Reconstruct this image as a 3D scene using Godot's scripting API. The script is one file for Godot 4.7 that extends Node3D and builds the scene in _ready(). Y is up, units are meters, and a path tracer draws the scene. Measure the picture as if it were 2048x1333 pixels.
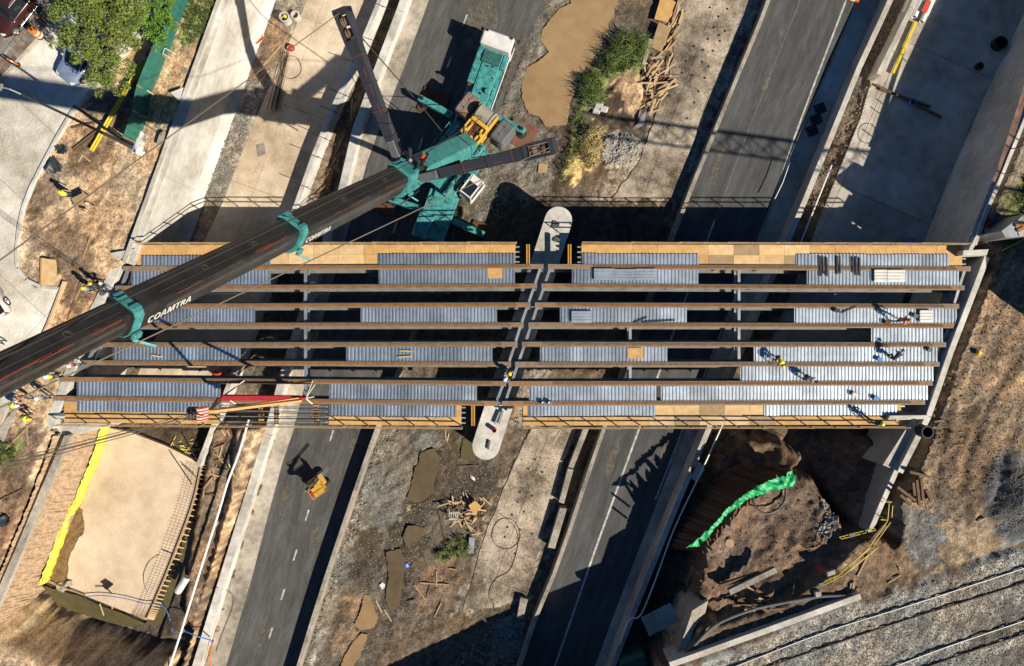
extends Node3D
# A road bridge under construction seen straight down from a drone 56 m above a sunken road.
# Level 0 is the road in the cutting, about 5.6 m is the deck and the ground on both sides.

const CAM_H := 56.0
const FOCAL := 1365.0
const DECK := 5.6
const SUN_A := 1.0      # metres of shadow to -x per metre of height
const SUN_B := 0.7      # metres of shadow to -z per metre of height

var rng := RandomNumberGenerator.new()
var M := {}
var used := {}
var tcache := {}

# ---------------------------------------------------------------- positions
func P(x: float, y: float, h: float) -> Vector3:
	var d := CAM_H - h
	return Vector3((x - 1024.0) / FOCAL * d, h, (y - 666.5) / FOCAL * d)

func PP(list: Array, h: float) -> Array:
	var r := []
	for q in list:
		r.append(P(q[0], q[1], q[2] if q.size() > 2 else h))
	return r

# ---------------------------------------------------------------- naming
func numbered(n: String) -> String:
	if not used.has(n):
		used[n] = 0
		return n
	used[n] += 1
	return "%s_%03d" % [n, used[n]]

func thing(n: String, label: String, category: String, at := Vector3.ZERO, turn := 0.0, group := "") -> Node3D:
	var o := Node3D.new()
	o.name = numbered(n)
	add_child(o)
	o.position = at
	o.rotation.y = turn
	tag(o, label, category, group)
	return o

func tag(o, label: String, category: String, group := "", kind := ""):
	if label != "":
		o.set_meta("label", label)
	if category != "":
		o.set_meta("category", category)
	if group != "":
		o.set_meta("group", group)
	if kind != "":
		o.set_meta("kind", kind)
	return o

func copy(src: Node3D, at: Vector3, turn: float, label := "", group := "") -> Node3D:
	var c: Node3D = src.duplicate()
	var base := String(src.name)
	var rx := RegEx.new()
	rx.compile("_\\d\\d\\d$")
	base = rx.sub(base, "")
	c.name = numbered(base)
	add_child(c)
	c.position = at
	c.rotation.y = turn
	if label != "":
		c.set_meta("label", label)
	if group != "":
		c.set_meta("group", group)
	return c

func ST() -> SurfaceTool:
	var st := SurfaceTool.new()
	st.begin(Mesh.PRIMITIVE_TRIANGLES)
	st.set_smooth_group(-1)
	return st

func STS() -> SurfaceTool:
	var st := SurfaceTool.new()
	st.begin(Mesh.PRIMITIVE_TRIANGLES)
	st.set_smooth_group(0)
	return st

func commit(st: SurfaceTool, smooth := false) -> ArrayMesh:
	if not smooth:
		st.generate_normals()
	else:
		st.index()
		st.generate_normals()
	return st.commit()

func obj(n: String, st, m: Material, parent = null, smooth := false) -> MeshInstance3D:
	var o := MeshInstance3D.new()
	o.mesh = st if st is Mesh else commit(st, smooth)
	o.material_override = m
	if parent == null:
		o.name = numbered(n)
		add_child(o)
	else:
		o.name = n
		parent.add_child(o, true)
	return o

func struct(n: String, st, m: Material, parent = null, smooth := false) -> MeshInstance3D:
	var o := obj(n, st, m, parent, smooth)
	if parent == null:
		o.set_meta("kind", "structure")
	return o

func structnode(n: String) -> Node3D:
	var o := Node3D.new()
	o.name = numbered(n)
	add_child(o)
	o.set_meta("kind", "structure")
	return o

# ---------------------------------------------------------------- shapes
func tri(st: SurfaceTool, a: Vector3, b: Vector3, c: Vector3):
	st.set_uv(Vector2(a.x, a.z)); st.add_vertex(a)
	st.set_uv(Vector2(b.x, b.z)); st.add_vertex(b)
	st.set_uv(Vector2(c.x, c.z)); st.add_vertex(c)

func quad(st: SurfaceTool, a: Vector3, b: Vector3, c: Vector3, d: Vector3):
	tri(st, a, b, c)
	tri(st, a, c, d)

# a box given by its centre and three half axes
func hexa(st: SurfaceTool, c: Vector3, x: Vector3, y: Vector3, z: Vector3):
	if x.cross(y).dot(z) < 0.0:
		z = -z
	var v := []
	for i in 8:
		v.append(c + x * (1 if i & 1 else -1) + y * (1 if i & 2 else -1) + z * (1 if i & 4 else -1))
	quad(st, v[0], v[1], v[3], v[2])
	quad(st, v[5], v[4], v[6], v[7])
	quad(st, v[4], v[0], v[2], v[6])
	quad(st, v[1], v[5], v[7], v[3])
	quad(st, v[2], v[3], v[7], v[6])
	quad(st, v[4], v[5], v[1], v[0])

# a box with bevelled edges
func bbox(st: SurfaceTool, c: Vector3, x: Vector3, y: Vector3, z: Vector3, bev := 0.02):
	if x.cross(y).dot(z) < 0.0:
		z = -z
	var lx := x.length(); var ly := y.length(); var lz := z.length()
	bev = min(bev, 0.45 * min(lx, min(ly, lz)))
	var X := x / lx; var Y := y / ly; var Z := z / lz
	var ex := [X, Y, Z]
	var L := [lx, ly, lz]
	# six faces
	for a in 3:
		var b := (a + 1) % 3
		var d := (a + 2) % 3
		for s in [-1.0, 1.0]:
			var o: Vector3 = c + ex[a] * (L[a] * s)
			var u: Vector3 = ex[b] * (L[b] - bev)
			var w: Vector3 = ex[d] * (L[d] - bev)
			if s < 0:
				quad(st, o - u - w, o + u - w, o + u + w, o - u + w)
			else:
				quad(st, o - u - w, o - u + w, o + u + w, o + u - w)
	# twelve edges
	for a in 3:
		var b := (a + 1) % 3
		var d := (a + 2) % 3
		for sb in [-1.0, 1.0]:
			for sd in [-1.0, 1.0]:
				var e: Vector3 = ex[a] * (L[a] - bev)
				var p1: Vector3 = c + ex[b] * (L[b] * sb) + ex[d] * ((L[d] - bev) * sd)
				var p2: Vector3 = c + ex[b] * ((L[b] - bev) * sb) + ex[d] * (L[d] * sd)
				if sb * sd > 0:
					quad(st, p1 - e, p2 - e, p2 + e, p1 + e)
				else:
					quad(st, p2 - e, p1 - e, p1 + e, p2 + e)
	for sx in [-1.0, 1.0]:
		for sy in [-1.0, 1.0]:
			for sz in [-1.0, 1.0]:
				var q: Vector3 = c + X * (lx - bev) * sx + Y * (ly - bev) * sy + Z * (lz - bev) * sz
				var q1: Vector3 = q + X * bev * sx
				var q2: Vector3 = q + Y * bev * sy
				var q3: Vector3 = q + Z * bev * sz
				if sx * sy * sz > 0:
					tri(st, q1, q3, q2)
				else:
					tri(st, q1, q2, q3)

func abox(st: SurfaceTool, c: Vector3, size: Vector3, bev := 0.0):
	if bev > 0.0:
		bbox(st, c, Vector3(size.x / 2, 0, 0), Vector3(0, size.y / 2, 0), Vector3(0, 0, size.z / 2), bev)
	else:
		hexa(st, c, Vector3(size.x / 2, 0, 0), Vector3(0, size.y / 2, 0), Vector3(0, 0, size.z / 2))

# a beam from a to b, w wide and t thick (t towards up)
func beam(st: SurfaceTool, a: Vector3, b: Vector3, w: float, t: float, up := Vector3.UP, bev := 0.0):
	var d := b - a
	if d.length() < 0.001:
		return
	var u := up
	if abs(d.normalized().dot(u)) > 0.98:
		u = Vector3(0.3, 0, 1)
	var s := d.cross(u).normalized()
	u = s.cross(d).normalized()
	if bev > 0.0:
		bbox(st, (a + b) / 2, d / 2, u * t / 2, s * w / 2, bev)
	else:
		hexa(st, (a + b) / 2, d / 2, u * t / 2, s * w / 2)

func ring(c: Vector3, d: Vector3, r: float, n: int, up := Vector3.UP) -> Array:
	var u := up
	if abs(d.normalized().dot(u)) > 0.95:
		u = Vector3(1, 0, 0.2)
	var s := d.cross(u).normalized()
	u = s.cross(d).normalized()
	var out := []
	for i in n:
		var a := TAU * i / n
		out.append(c + s * cos(a) * r + u * sin(a) * r)
	return out

func bridge_rings(st: SurfaceTool, A: Array, B: Array):
	var n := A.size()
	for i in n:
		var j := (i + 1) % n
		quad(st, A[i], A[j], B[j], B[i])

func cap(st: SurfaceTool, A: Array, flip := false):
	var c := Vector3.ZERO
	for p in A:
		c += p
	c /= A.size()
	for i in A.size():
		var j := (i + 1) % A.size()
		if flip:
			tri(st, c, A[j], A[i])
		else:
			tri(st, c, A[i], A[j])

func tube(st: SurfaceTool, pts: Array, r, n := 6, caps := true):
	var prev := []
	for i in pts.size():
		var d: Vector3
		if i == 0:
			d = pts[1] - pts[0]
		elif i == pts.size() - 1:
			d = pts[i] - pts[i - 1]
		else:
			d = (pts[i + 1] - pts[i]).normalized() + (pts[i] - pts[i - 1]).normalized()
		var rr: float = r[i] if r is Array else r
		var R := ring(pts[i], d, rr, n)
		if i > 0:
			bridge_rings(st, prev, R)
		elif caps:
			cap(st, R)
		prev = R
	if caps:
		cap(st, prev, true)

# profile is a list of [radius, distance along axis]
func lathe(st: SurfaceTool, o: Vector3, axis: Vector3, prof: Array, n := 16):
	var prev := []
	for i in prof.size():
		var R := ring(o + axis * prof[i][1], axis, max(prof[i][0], 0.0005), n)
		if i > 0:
			bridge_rings(st, prev, R)
		prev = R

func sag(a: Vector3, b: Vector3, drop: float, n := 10) -> Array:
	var r := []
	for i in n + 1:
		var t := float(i) / n
		r.append(a.lerp(b, t) + Vector3.DOWN * drop * 4.0 * t * (1 - t))
	return r

func smooth_path(list: Array, n := 6) -> Array:
	var c := Curve3D.new()
	var r := []
	for i in list.size():
		var p0: Vector3 = list[max(i - 1, 0)]
		var p1: Vector3 = list[i]
		var p2: Vector3 = list[min(i + 1, list.size() - 1)]
		var t := (p2 - p0) / 6.0
		c.add_point(p1, -t, t)
	for i in list.size() - 1:
		for k in n:
			r.append(c.sample(i, float(k) / n))
	r.append(list[-1])
	return r

# an extruded polygon: points carry their own height, thickness goes down
func prism(st: SurfaceTool, pts: Array, thick: float, bottom := false):
	var p2 := PackedVector2Array()
	for p in pts:
		p2.append(Vector2(p.x, p.z))
	var idx := Geometry2D.triangulate_polygon(p2)
	for i in range(0, idx.size(), 3):
		var a: Vector3 = pts[idx[i]]
		var b: Vector3 = pts[idx[i + 1]]
		var c: Vector3 = pts[idx[i + 2]]
		if (b - a).cross(c - a).y > 0:
			var t := b
			b = c
			c = t
		tri(st, a, b, c)
		if bottom:
			var dn := Vector3.DOWN * thick
			tri(st, a + dn, c + dn, b + dn)
	var ccw := Geometry2D.is_polygon_clockwise(p2)
	var n := pts.size()
	for i in n:
		var a: Vector3 = pts[i]
		var b: Vector3 = pts[(i + 1) % n]
		var dn := Vector3.DOWN * thick
		if ccw:
			quad(st, a, a + dn, b + dn, b)
		else:
			quad(st, b, b + dn, a + dn, a)

# a sheet between two polylines, uv in metres along and across
func strip(st: SurfaceTool, L: Array, R: Array, across := 1):
	var v := 0.0
	for i in L.size() - 1:
		var len0: float = ((L[i] + R[i]) / 2.0).distance_to((L[i + 1] + R[i + 1]) / 2.0)
		for k in across:
			var t0 := float(k) / across
			var t1 := float(k + 1) / across
			var a: Vector3 = L[i].lerp(R[i], t0)
			var b: Vector3 = L[i].lerp(R[i], t1)
			var c: Vector3 = L[i + 1].lerp(R[i + 1], t1)
			var d: Vector3 = L[i + 1].lerp(R[i + 1], t0)
			var w: float = L[i].distance_to(R[i])
			var q := [[a, t0 * w, v], [b, t1 * w, v], [c, t1 * w, v + len0], [a, t0 * w, v], [c, t1 * w, v + len0], [d, t0 * w, v + len0]]
			for e in q:
				st.set_uv(Vector2(e[1], e[2]))
				st.add_vertex(e[0])
		v += len0

# x of a line that runs down the picture, from a table of [y, x]
func lx(tab: Array, y: float) -> float:
	var n := tab.size()
	if y <= tab[0][0]:
		var k: float = (tab[1][1] - tab[0][1]) / float(tab[1][0] - tab[0][0])
		return tab[0][1] + k * (y - tab[0][0])
	for i in n - 1:
		if y <= tab[i + 1][0]:
			var t: float = (y - tab[i][0]) / float(tab[i + 1][0] - tab[i][0])
			return lerp(float(tab[i][1]), float(tab[i + 1][1]), t)
	var k2: float = (tab[n - 1][1] - tab[n - 2][1]) / float(tab[n - 1][0] - tab[n - 2][0])
	return tab[n - 1][1] + k2 * (y - tab[n - 1][0])

func lineof(tab: Array, y0: float, y1: float, h: float, step := 60.0, dx := 0.0, dh := 0.0) -> Array:
	var r := []
	var n: int = max(1, int(ceil((y1 - y0) / step)))
	for i in n + 1:
		var y: float = lerp(y0, y1, float(i) / n)
		r.append(P(lx(tab, y), y, h) + Vector3(dx, dh, 0))
	return r

# splits a polygon into panels on a grid turned to dir; every panel is a part
func paved(parent: Node3D, part: String, poly: Array, dir: Vector2, sx: float, sz: float, gap: float, thick: float, mats: Array, skip := 0.0, bump := 0.0):
	var p2 := PackedVector2Array()
	var h: float = poly[0].y
	for p in poly:
		p2.append(Vector2(p.x, p.z))
	var d := dir.normalized()
	var e := Vector2(-d.y, d.x)
	var o := p2[0]
	var a0 := 1e9; var a1 := -1e9; var b0 := 1e9; var b1 := -1e9
	for p in p2:
		a0 = min(a0, (p - o).dot(d)); a1 = max(a1, (p - o).dot(d))
		b0 = min(b0, (p - o).dot(e)); b1 = max(b1, (p - o).dot(e))
	var a := a0
	var row := 0
	while a < a1:
		var b := b0
		while b < b1:
			var g := gap / 2
			var cell := PackedVector2Array([o + d * (a + g) + e * (b + g), o + d * (a + sx - g) + e * (b + g), o + d * (a + sx - g) + e * (b + sz - g), o + d * (a + g) + e * (b + sz - g)])
			for piece in Geometry2D.intersect_polygons(cell, p2):
				if piece.size() < 3 or rng.randf() < skip:
					continue
				var pts := []
				var dy := rng.randf_range(-bump, bump)
				for q in piece:
					pts.append(Vector3(q.x, h + dy, q.y))
				var st := ST()
				prism(st, pts, thick)
				obj(part, st, mats[rng.randi() % mats.size()], parent)
			b += sz
		a += sx
		row += 1

# ---------------------------------------------------------------- materials
func lin(c: Color) -> Color:
	return c.linear_to_srgb()

# grey multiplier texture made of several noises; fine grain over coarse patches
func grain(key: String, seed_: int, freqs: Array, weights: Array, lo: Color, hi: Color, size := 512, power := 1.0, speck := 0.0, gain := 1.0) -> ImageTexture:
	if tcache.has(key):
		return tcache[key]
	var imgs := []
	for i in freqs.size():
		var n := FastNoiseLite.new()
		n.seed = seed_ + i * 17
		n.noise_type = FastNoiseLite.TYPE_SIMPLEX_SMOOTH
		n.frequency = freqs[i]
		n.fractal_type = FastNoiseLite.FRACTAL_FBM
		n.fractal_octaves = 4
		var im := n.get_seamless_image(size, size)
		im.convert(Image.FORMAT_L8)
		imgs.append(im.get_data())
	var lut := PackedByteArray()
	lut.resize(256 * 3)
	for i in 256:
		var c := lo.lerp(hi, pow(i / 255.0, power))
		lut[i * 3] = int(clamp(c.r, 0, 1) * 255)
		lut[i * 3 + 1] = int(clamp(c.g, 0, 1) * 255)
		lut[i * 3 + 2] = int(clamp(c.b, 0, 1) * 255)
	var out := PackedByteArray()
	out.resize(size * size * 3)
	var k := freqs.size()
	var sp := int(speck * 255)
	var mid := 0.0
	for w in weights:
		mid += w * 127.0
	rng.seed = seed_ + 5
	for i in size * size:
		var v := 0.0
		for j in k:
			v += imgs[j][i] * weights[j]
		if sp > 0:
			v += (rng.randi() & 255) * speck - sp * 0.5
		if gain != 1.0:
			v = (v - mid) * gain + 140.0
		var q: int = clampi(int(v), 0, 255) * 3
		out[i * 3] = lut[q]
		out[i * 3 + 1] = lut[q + 1]
		out[i * 3 + 2] = lut[q + 2]
	var img := Image.create_from_data(size, size, false, Image.FORMAT_RGB8, out)
	img.generate_mipmaps()
	var t := ImageTexture.create_from_image(img)
	tcache[key] = t
	return t

func bumpmap(key: String, seed_: int, freq: float, strength: float, cellular := false) -> ImageTexture:
	if tcache.has(key):
		return tcache[key]
	var n := FastNoiseLite.new()
	n.seed = seed_
	n.frequency = freq
	n.fractal_octaves = 5
	if cellular:
		n.noise_type = FastNoiseLite.TYPE_CELLULAR
		n.cellular_return_type = FastNoiseLite.RETURN_DISTANCE
		n.fractal_octaves = 2
	var im := n.get_seamless_image(512, 512)
	im.convert(Image.FORMAT_RGBA8)
	im.bump_map_to_normal_map(strength)
	im.generate_mipmaps()
	var t := ImageTexture.create_from_image(im)
	tcache[key] = t
	return t

# base colour is a linear (real-world) value
func mat(r: float, g: float, b: float, rough := 0.9, metal := 0.0, tex: Texture2D = null, scale := 0.1, world := true, nrm: Texture2D = null, nscale := 0.5) -> StandardMaterial3D:
	var m := StandardMaterial3D.new()
	m.albedo_color = lin(Color(r, g, b))
	m.roughness = rough
	m.metallic = metal
	if tex:
		m.albedo_texture = tex
	if nrm:
		m.normal_enabled = true
		m.normal_texture = nrm
		m.normal_scale = nscale
	if tex or nrm:
		m.uv1_triplanar = true
		m.uv1_world_triplanar = world
		m.uv1_scale = Vector3(scale, scale, scale)
	return m

# asphalt: streaks along the lanes from wheels and rollers, uv in metres from strip()
func road_mat(r: float, g: float, b: float) -> StandardMaterial3D:
	var m := mat(r * 1.25, g * 1.25, b * 1.25, 0.88)
	m.albedo_texture = grain("road", 22, [0.012, 0.05, 0.2], [0.5, 0.35, 0.35], Color(0.56, 0.55, 0.53), Color(1, 1, 1), 512, 1.0, 0.16, 1.25)
	m.uv1_scale = Vector3(0.13, 0.022, 1)
	return m

func tone(m: StandardMaterial3D, f: float, warm := 0.0) -> StandardMaterial3D:
	var c: StandardMaterial3D = m.duplicate()
	var l := m.albedo_color.srgb_to_linear()
	c.albedo_color = lin(Color(clamp(l.r * f * (1 + warm), 0, 1), clamp(l.g * f, 0, 1), clamp(l.b * f * (1 - warm), 0, 1)))
	return c

func tones(m: StandardMaterial3D, n: int, amp: float) -> Array:
	var r := []
	for i in n:
		r.append(tone(m, 1.0 + amp * (2.0 * i / max(1, n - 1) - 1.0), amp * 0.2 * ((i * 7) % 3 - 1)))
	return r

func make_materials():
	var W := Color(1, 1, 1)
	var g_conc := grain("conc", 3, [0.004, 0.03, 0.2], [0.5, 0.3, 0.2], Color(0.6, 0.57, 0.52), Color(1.0, 1.0, 1.0), 512, 0.8, 0.08, 1.5)
	var g_conc2 := grain("conc2", 9, [0.006, 0.05, 0.25], [0.45, 0.3, 0.25], Color(0.5, 0.48, 0.45), Color(1.0, 1.0, 1.0), 512, 0.8, 0.1, 1.6)
	var g_asph := grain("asph", 21, [0.004, 0.05, 0.3], [0.45, 0.25, 0.3], Color(0.62, 0.6, 0.57), W, 512, 0.9, 0.16)
	var g_soil := grain("soil", 31, [0.015, 0.05, 0.13], [0.3, 0.4, 0.55], Color(0.4, 0.375, 0.35), W, 512, 0.8, 0.28, 1.8)
	var g_fine := grain("fine", 41, [0.01, 0.08], [0.5, 0.5], Color(0.78, 0.76, 0.74), W, 256, 1.0, 0.05)
	var g_ply := grain("ply", 51, [0.008, 0.06, 0.22], [0.4, 0.3, 0.3], Color(0.74, 0.64, 0.5), W, 512, 0.9, 0.06)
	var g_rust := grain("rust", 61, [0.015, 0.1, 0.3], [0.4, 0.3, 0.3], Color(0.55, 0.42, 0.35), W, 256, 1.0, 0.1)
	var g_paint := grain("paint", 71, [0.01, 0.1], [0.6, 0.4], Color(0.7, 0.7, 0.68), W, 256, 0.8, 0.03)
	var n_soil := bumpmap("n_soil", 5, 0.05, 6.0)
	var n_grav := bumpmap("n_grav", 6, 0.09, 5.0, true)
	var n_fine := bumpmap("n_fine", 7, 0.12, 2.0)
	M.soil = mat(1, 1, 1, 0.97, 0, g_soil, 0.13, true, n_soil, 0.35)
	M.soil.vertex_color_use_as_albedo = true
	M.concrete = mat(0.62, 0.6, 0.55, 0.88, 0, g_conc, 0.07, true, n_fine, 0.2)
	M.concrete_new = mat(0.66, 0.655, 0.62, 0.85, 0, g_conc, 0.09, true, n_fine, 0.15)
	M.concrete_old = mat(0.44, 0.41, 0.35, 0.92, 0, g_conc2, 0.11, true, n_fine, 0.4)
	M.slab_tan = mat(0.68, 0.565, 0.425, 0.9, 0, g_conc, 0.045, true, n_fine, 0.2)
	M.slab_grey = mat(0.56, 0.53, 0.47, 0.9, 0, g_conc, 0.05, true, n_fine, 0.2)
	M.street = mat(0.76, 0.735, 0.66, 0.9, 0, g_conc, 0.05, true, n_fine, 0.2)
	M.pit_slab = mat(0.66, 0.535, 0.39, 0.9, 0, grain("pits", 95, [0.006, 0.03, 0.2], [0.5, 0.3, 0.3], Color(0.8, 0.78, 0.74), W, 512, 0.8, 0.06, 1.6), 0.05, true, n_fine, 0.15)
	M.gutter = mat(0.52, 0.47, 0.39, 0.9, 0, g_conc2, 0.06, true, n_fine, 0.25)
	M.asphalt = road_mat(0.074, 0.077, 0.08)
	M.asphalt_old = road_mat(0.09, 0.09, 0.087)
	M.line = mat(0.62, 0.62, 0.58, 0.8, 0, g_conc2, 0.6)
	M.line_old = mat(0.2, 0.2, 0.19, 0.85, 0, g_conc2, 0.9)
	M.water_tan = mat(0.38, 0.26, 0.135, 0.12, 0, g_fine, 0.03)
	M.water_brown = mat(0.15, 0.115, 0.065, 0.07, 0, g_fine, 0.06)
	M.water_green = mat(0.13, 0.115, 0.05, 0.06, 0, g_fine, 0.06)
	M.brick_paver = mat(0.27, 0.16, 0.12, 0.9, 0, g_conc2, 0.3)
	M.grey_paver = mat(0.3, 0.28, 0.24, 0.9, 0, g_conc2, 0.3)
	M.gravel = mat(0.31, 0.3, 0.27, 0.95, 0, g_soil, 0.3, true, n_grav, 1.0)
	M.stone = mat(0.3, 0.28, 0.24, 0.95, 0, g_conc2, 0.4)
	M.stone_dark = mat(0.16, 0.135, 0.105, 0.95, 0, g_conc2, 0.4)
	M.stone_pale = mat(0.45, 0.43, 0.385, 0.95, 0, g_conc2, 0.4)
	M.ply = mat(0.66, 0.44, 0.19, 0.8, 0, g_ply, 0.35)
	M.ply_pale = mat(0.78, 0.6, 0.35, 0.8, 0, g_ply, 0.35)
	M.ply_grey = mat(0.42, 0.33, 0.21, 0.85, 0, g_ply, 0.35)
	M.timber = mat(0.46, 0.36, 0.24, 0.85, 0, g_ply, 0.5)
	M.timber_pale = mat(0.66, 0.54, 0.37, 0.85, 0, g_ply, 0.5)
	M.timber_old = mat(0.17, 0.12, 0.085, 0.92, 0, g_ply, 0.4)
	M.timber_yellow = mat(0.62, 0.36, 0.06, 0.7, 0, g_ply, 0.4)
	M.deck = mat(0.73, 0.82, 0.9, 0.43, 0.86, grain("deckg", 78, [0.008, 0.05, 0.2], [0.5, 0.3, 0.2], Color(0.64, 0.64, 0.64), W, 256, 0.9, 0.06), 0.12)  # blue tint puts sky reflection into the colour of the galvanised steel
	M.galv = mat(0.5, 0.53, 0.56, 0.45, 0.6, g_paint, 0.3)
	M.primer = mat(0.22, 0.228, 0.225, 0.65, 0.1, g_paint, 0.3)
	M.rust = mat(0.48, 0.27, 0.085, 0.85, 0.1, g_rust, 0.5)
	M.rust_dark = mat(0.19, 0.085, 0.045, 0.85, 0.1, g_rust, 0.5)
	M.steel_dark = mat(0.05, 0.053, 0.058, 0.55, 0.3, g_paint, 0.3)
	M.teal = mat(0.075, 0.355, 0.355, 0.5, 0.0, grain("tealg", 97, [0.02, 0.08, 0.25], [0.5, 0.4, 0.3], Color(0.55, 0.57, 0.54), W, 256, 0.7, 0.05, 1.7), 0.3)
	M.teal_dark = mat(0.025, 0.13, 0.125, 0.5, 0.0, g_paint, 0.3)
	M.boom = mat(0.045, 0.046, 0.046, 0.36, 0.0, grain("boomg", 77, [0.012, 0.07, 0.2], [0.6, 0.4, 0.2], Color(0.36, 0.37, 0.38), W, 256, 1.3, 0.06), 0.22)
	M.boom_worn = mat(0.1, 0.095, 0.085, 0.5, 0.0, g_rust, 0.25)
	M.navy = mat(0.04, 0.045, 0.06, 0.5, 0.0, g_paint, 0.3)
	M.white_paint = mat(0.8, 0.8, 0.78, 0.4, 0, g_fine, 0.4)
	M.yellow_paint = mat(0.72, 0.42, 0.06, 0.5, 0, g_paint, 0.5)
	M.yellow_bright = mat(0.8, 0.62, 0.03, 0.5, 0, g_fine, 0.5)
	M.red_paint = mat(0.5, 0.03, 0.045, 0.5, 0, g_fine, 0.5)
	M.orange_red = mat(0.7, 0.085, 0.035, 0.55, 0, g_fine, 0.5)
	M.orange = mat(0.8, 0.2, 0.02, 0.5, 0, g_fine, 0.5)
	M.black = mat(0.012, 0.012, 0.013, 0.6)
	M.rubber = mat(0.02, 0.02, 0.021, 0.85)
	M.glass_dark = mat(0.015, 0.02, 0.024, 0.06)
	M.weight_pink = mat(0.36, 0.29, 0.25, 0.85, 0, g_rust, 0.5)
	M.weight_grey = mat(0.13, 0.14, 0.15, 0.7, 0, g_paint, 0.4)
	M.rope = mat(0.3, 0.27, 0.22, 0.7)
	M.cable_dark = mat(0.035, 0.032, 0.03, 0.6)
	M.sling_orange = mat(0.75, 0.35, 0.13, 0.85)
	M.sling_cream = mat(0.7, 0.65, 0.52, 0.85)
	M.tarp_green = mat(0.02, 0.5, 0.17, 0.5, 0, g_fine, 0.8)
	M.net_green = mat(0.025, 0.17, 0.13, 0.7, 0, g_paint, 0.6)
	M.plastic_yellow = mat(0.8, 0.7, 0.05, 0.5, 0, g_fine, 0.8)
	M.pvc_white = mat(0.78, 0.78, 0.76, 0.35)
	M.pvc_blue = mat(0.06, 0.2, 0.55, 0.5)
	M.tarp_white = mat(0.7, 0.7, 0.68, 0.7, 0, g_fine, 0.8)
	M.tarp_dark = mat(0.03, 0.035, 0.04, 0.5)
	M.rail_steel = mat(0.5, 0.49, 0.46, 0.6, 0.0)
	M.rail_rust = mat(0.16, 0.115, 0.08, 0.8, 0.2, g_rust, 0.6)
	M.skin = mat(0.45, 0.26, 0.17, 0.6)
	M.denim = mat(0.05, 0.065, 0.1, 0.9)
	M.lime = mat(0.6, 0.78, 0.05, 0.7)
	M.vest_orange = mat(0.85, 0.17, 0.03, 0.7)
	M.shirt_grey = mat(0.25, 0.26, 0.27, 0.9)
	M.shirt_dark = mat(0.05, 0.055, 0.06, 0.9)
	M.helmet_white = mat(0.85, 0.85, 0.84, 0.3)
	M.helmet_yellow = mat(0.85, 0.55, 0.02, 0.35)
	M.bark = mat(0.12, 0.095, 0.07, 0.95, 0, g_soil, 0.4)
	M.leaf = mat(1, 1, 1, 0.85)
	M.leaf.vertex_color_use_as_albedo = true
	M.leaf.backlight_enabled = true
	M.leaf.backlight = Color(0.12, 0.16, 0.03)
	M.maroon = mat(0.055, 0.018, 0.016, 0.22, 0.2)
	M.car_blue = mat(0.25, 0.33, 0.45, 0.25, 0.3)
	M.chrome = mat(0.7, 0.7, 0.7, 0.2, 0.9)
	M.dried_mud = mat(0.16, 0.145, 0.12, 0.95, 0, g_soil, 0.2)
	M.grease = mat(0.4, 0.1, 0.06, 0.6, 0, g_rust, 0.6)
	M.letter = mat(0.75, 0.75, 0.72, 0.5, 0, g_paint, 0.5)
	M.track_soil = mat(0.27, 0.203, 0.14, 0.97, 0, g_soil, 0.2)
	M.rust_plate = mat(0.27, 0.145, 0.095, 0.85, 0, g_rust, 0.4)
	M.old_slab = mat(0.44, 0.37, 0.28, 0.93, 0, grain("oslab", 91, [0.006, 0.03, 0.12], [0.6, 0.4, 0.3], Color(0.42, 0.4, 0.38), W, 512, 0.8, 0.14, 1.7), 0.06, true, n_fine, 0.4)
	M.guy = mat(0.15, 0.12, 0.09, 0.7)
	M.body = mat(1, 1, 1, 0.85)
	M.body.vertex_color_use_as_albedo = true

func _ready():
	rng.seed = 7
	# --- camera
	var cam := Camera3D.new()
	cam.name = "camera"
	cam.projection = Camera3D.PROJECTION_PERSPECTIVE
	cam.fov = rad_to_deg(2.0 * atan(666.5 / FOCAL))
	cam.near = 0.5
	cam.far = 2000.0
	add_child(cam)
	cam.look_at_from_position(Vector3(0, CAM_H, 0), Vector3.ZERO, Vector3(0, 0, -1))
	cam.current = true
	# --- sky and exposure
	var env := Environment.new()
	var sm := ProceduralSkyMaterial.new()
	sm.sky_top_color = Color(0.27, 0.52, 0.84)
	sm.sky_horizon_color = Color(0.62, 0.74, 0.86)
	sm.sky_curve = 0.12
	sm.ground_bottom_color = Color(0.3, 0.27, 0.22)
	sm.ground_horizon_color = Color(0.62, 0.66, 0.7)
	sm.sky_energy_multiplier = 0.47
	var sky := Sky.new()
	sky.sky_material = sm
	env.background_mode = Environment.BG_SKY
	env.sky = sky
	env.tonemap_mode = Environment.TONE_MAPPER_LINEAR
	env.tonemap_exposure = 1.58
	env.sdfgi_enabled = true
	env.ssao_enabled = true
	env.ssil_enabled = true
	var we := WorldEnvironment.new()
	we.name = "sky"
	we.environment = env
	add_child(we)
	# --- sun, low in the lower right of the picture
	var sun := DirectionalLight3D.new()
	sun.name = "sun"
	sun.light_energy = 1.5
	sun.light_color = Color(1.0, 0.955, 0.885)
	sun.light_angular_distance = 0.5
	sun.shadow_enabled = true
	add_child(sun)
	sun.look_at_from_position(Vector3(SUN_A, 1.0, SUN_B) * 100.0, Vector3.ZERO, Vector3.UP)
	make_materials()
	print("materials ", Time.get_ticks_msec())
	build_terrain()
	print("terrain ", Time.get_ticks_msec())
	build_setting()
	print("setting ", Time.get_ticks_msec())
	build_bridge()
	print("bridge ", Time.get_ticks_msec())
	build_crane()
	print("crane ", Time.get_ticks_msec())
	build_objects()
	print("objects ", Time.get_ticks_msec())
	build_small()
	print("small ", Time.get_ticks_msec())

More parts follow.
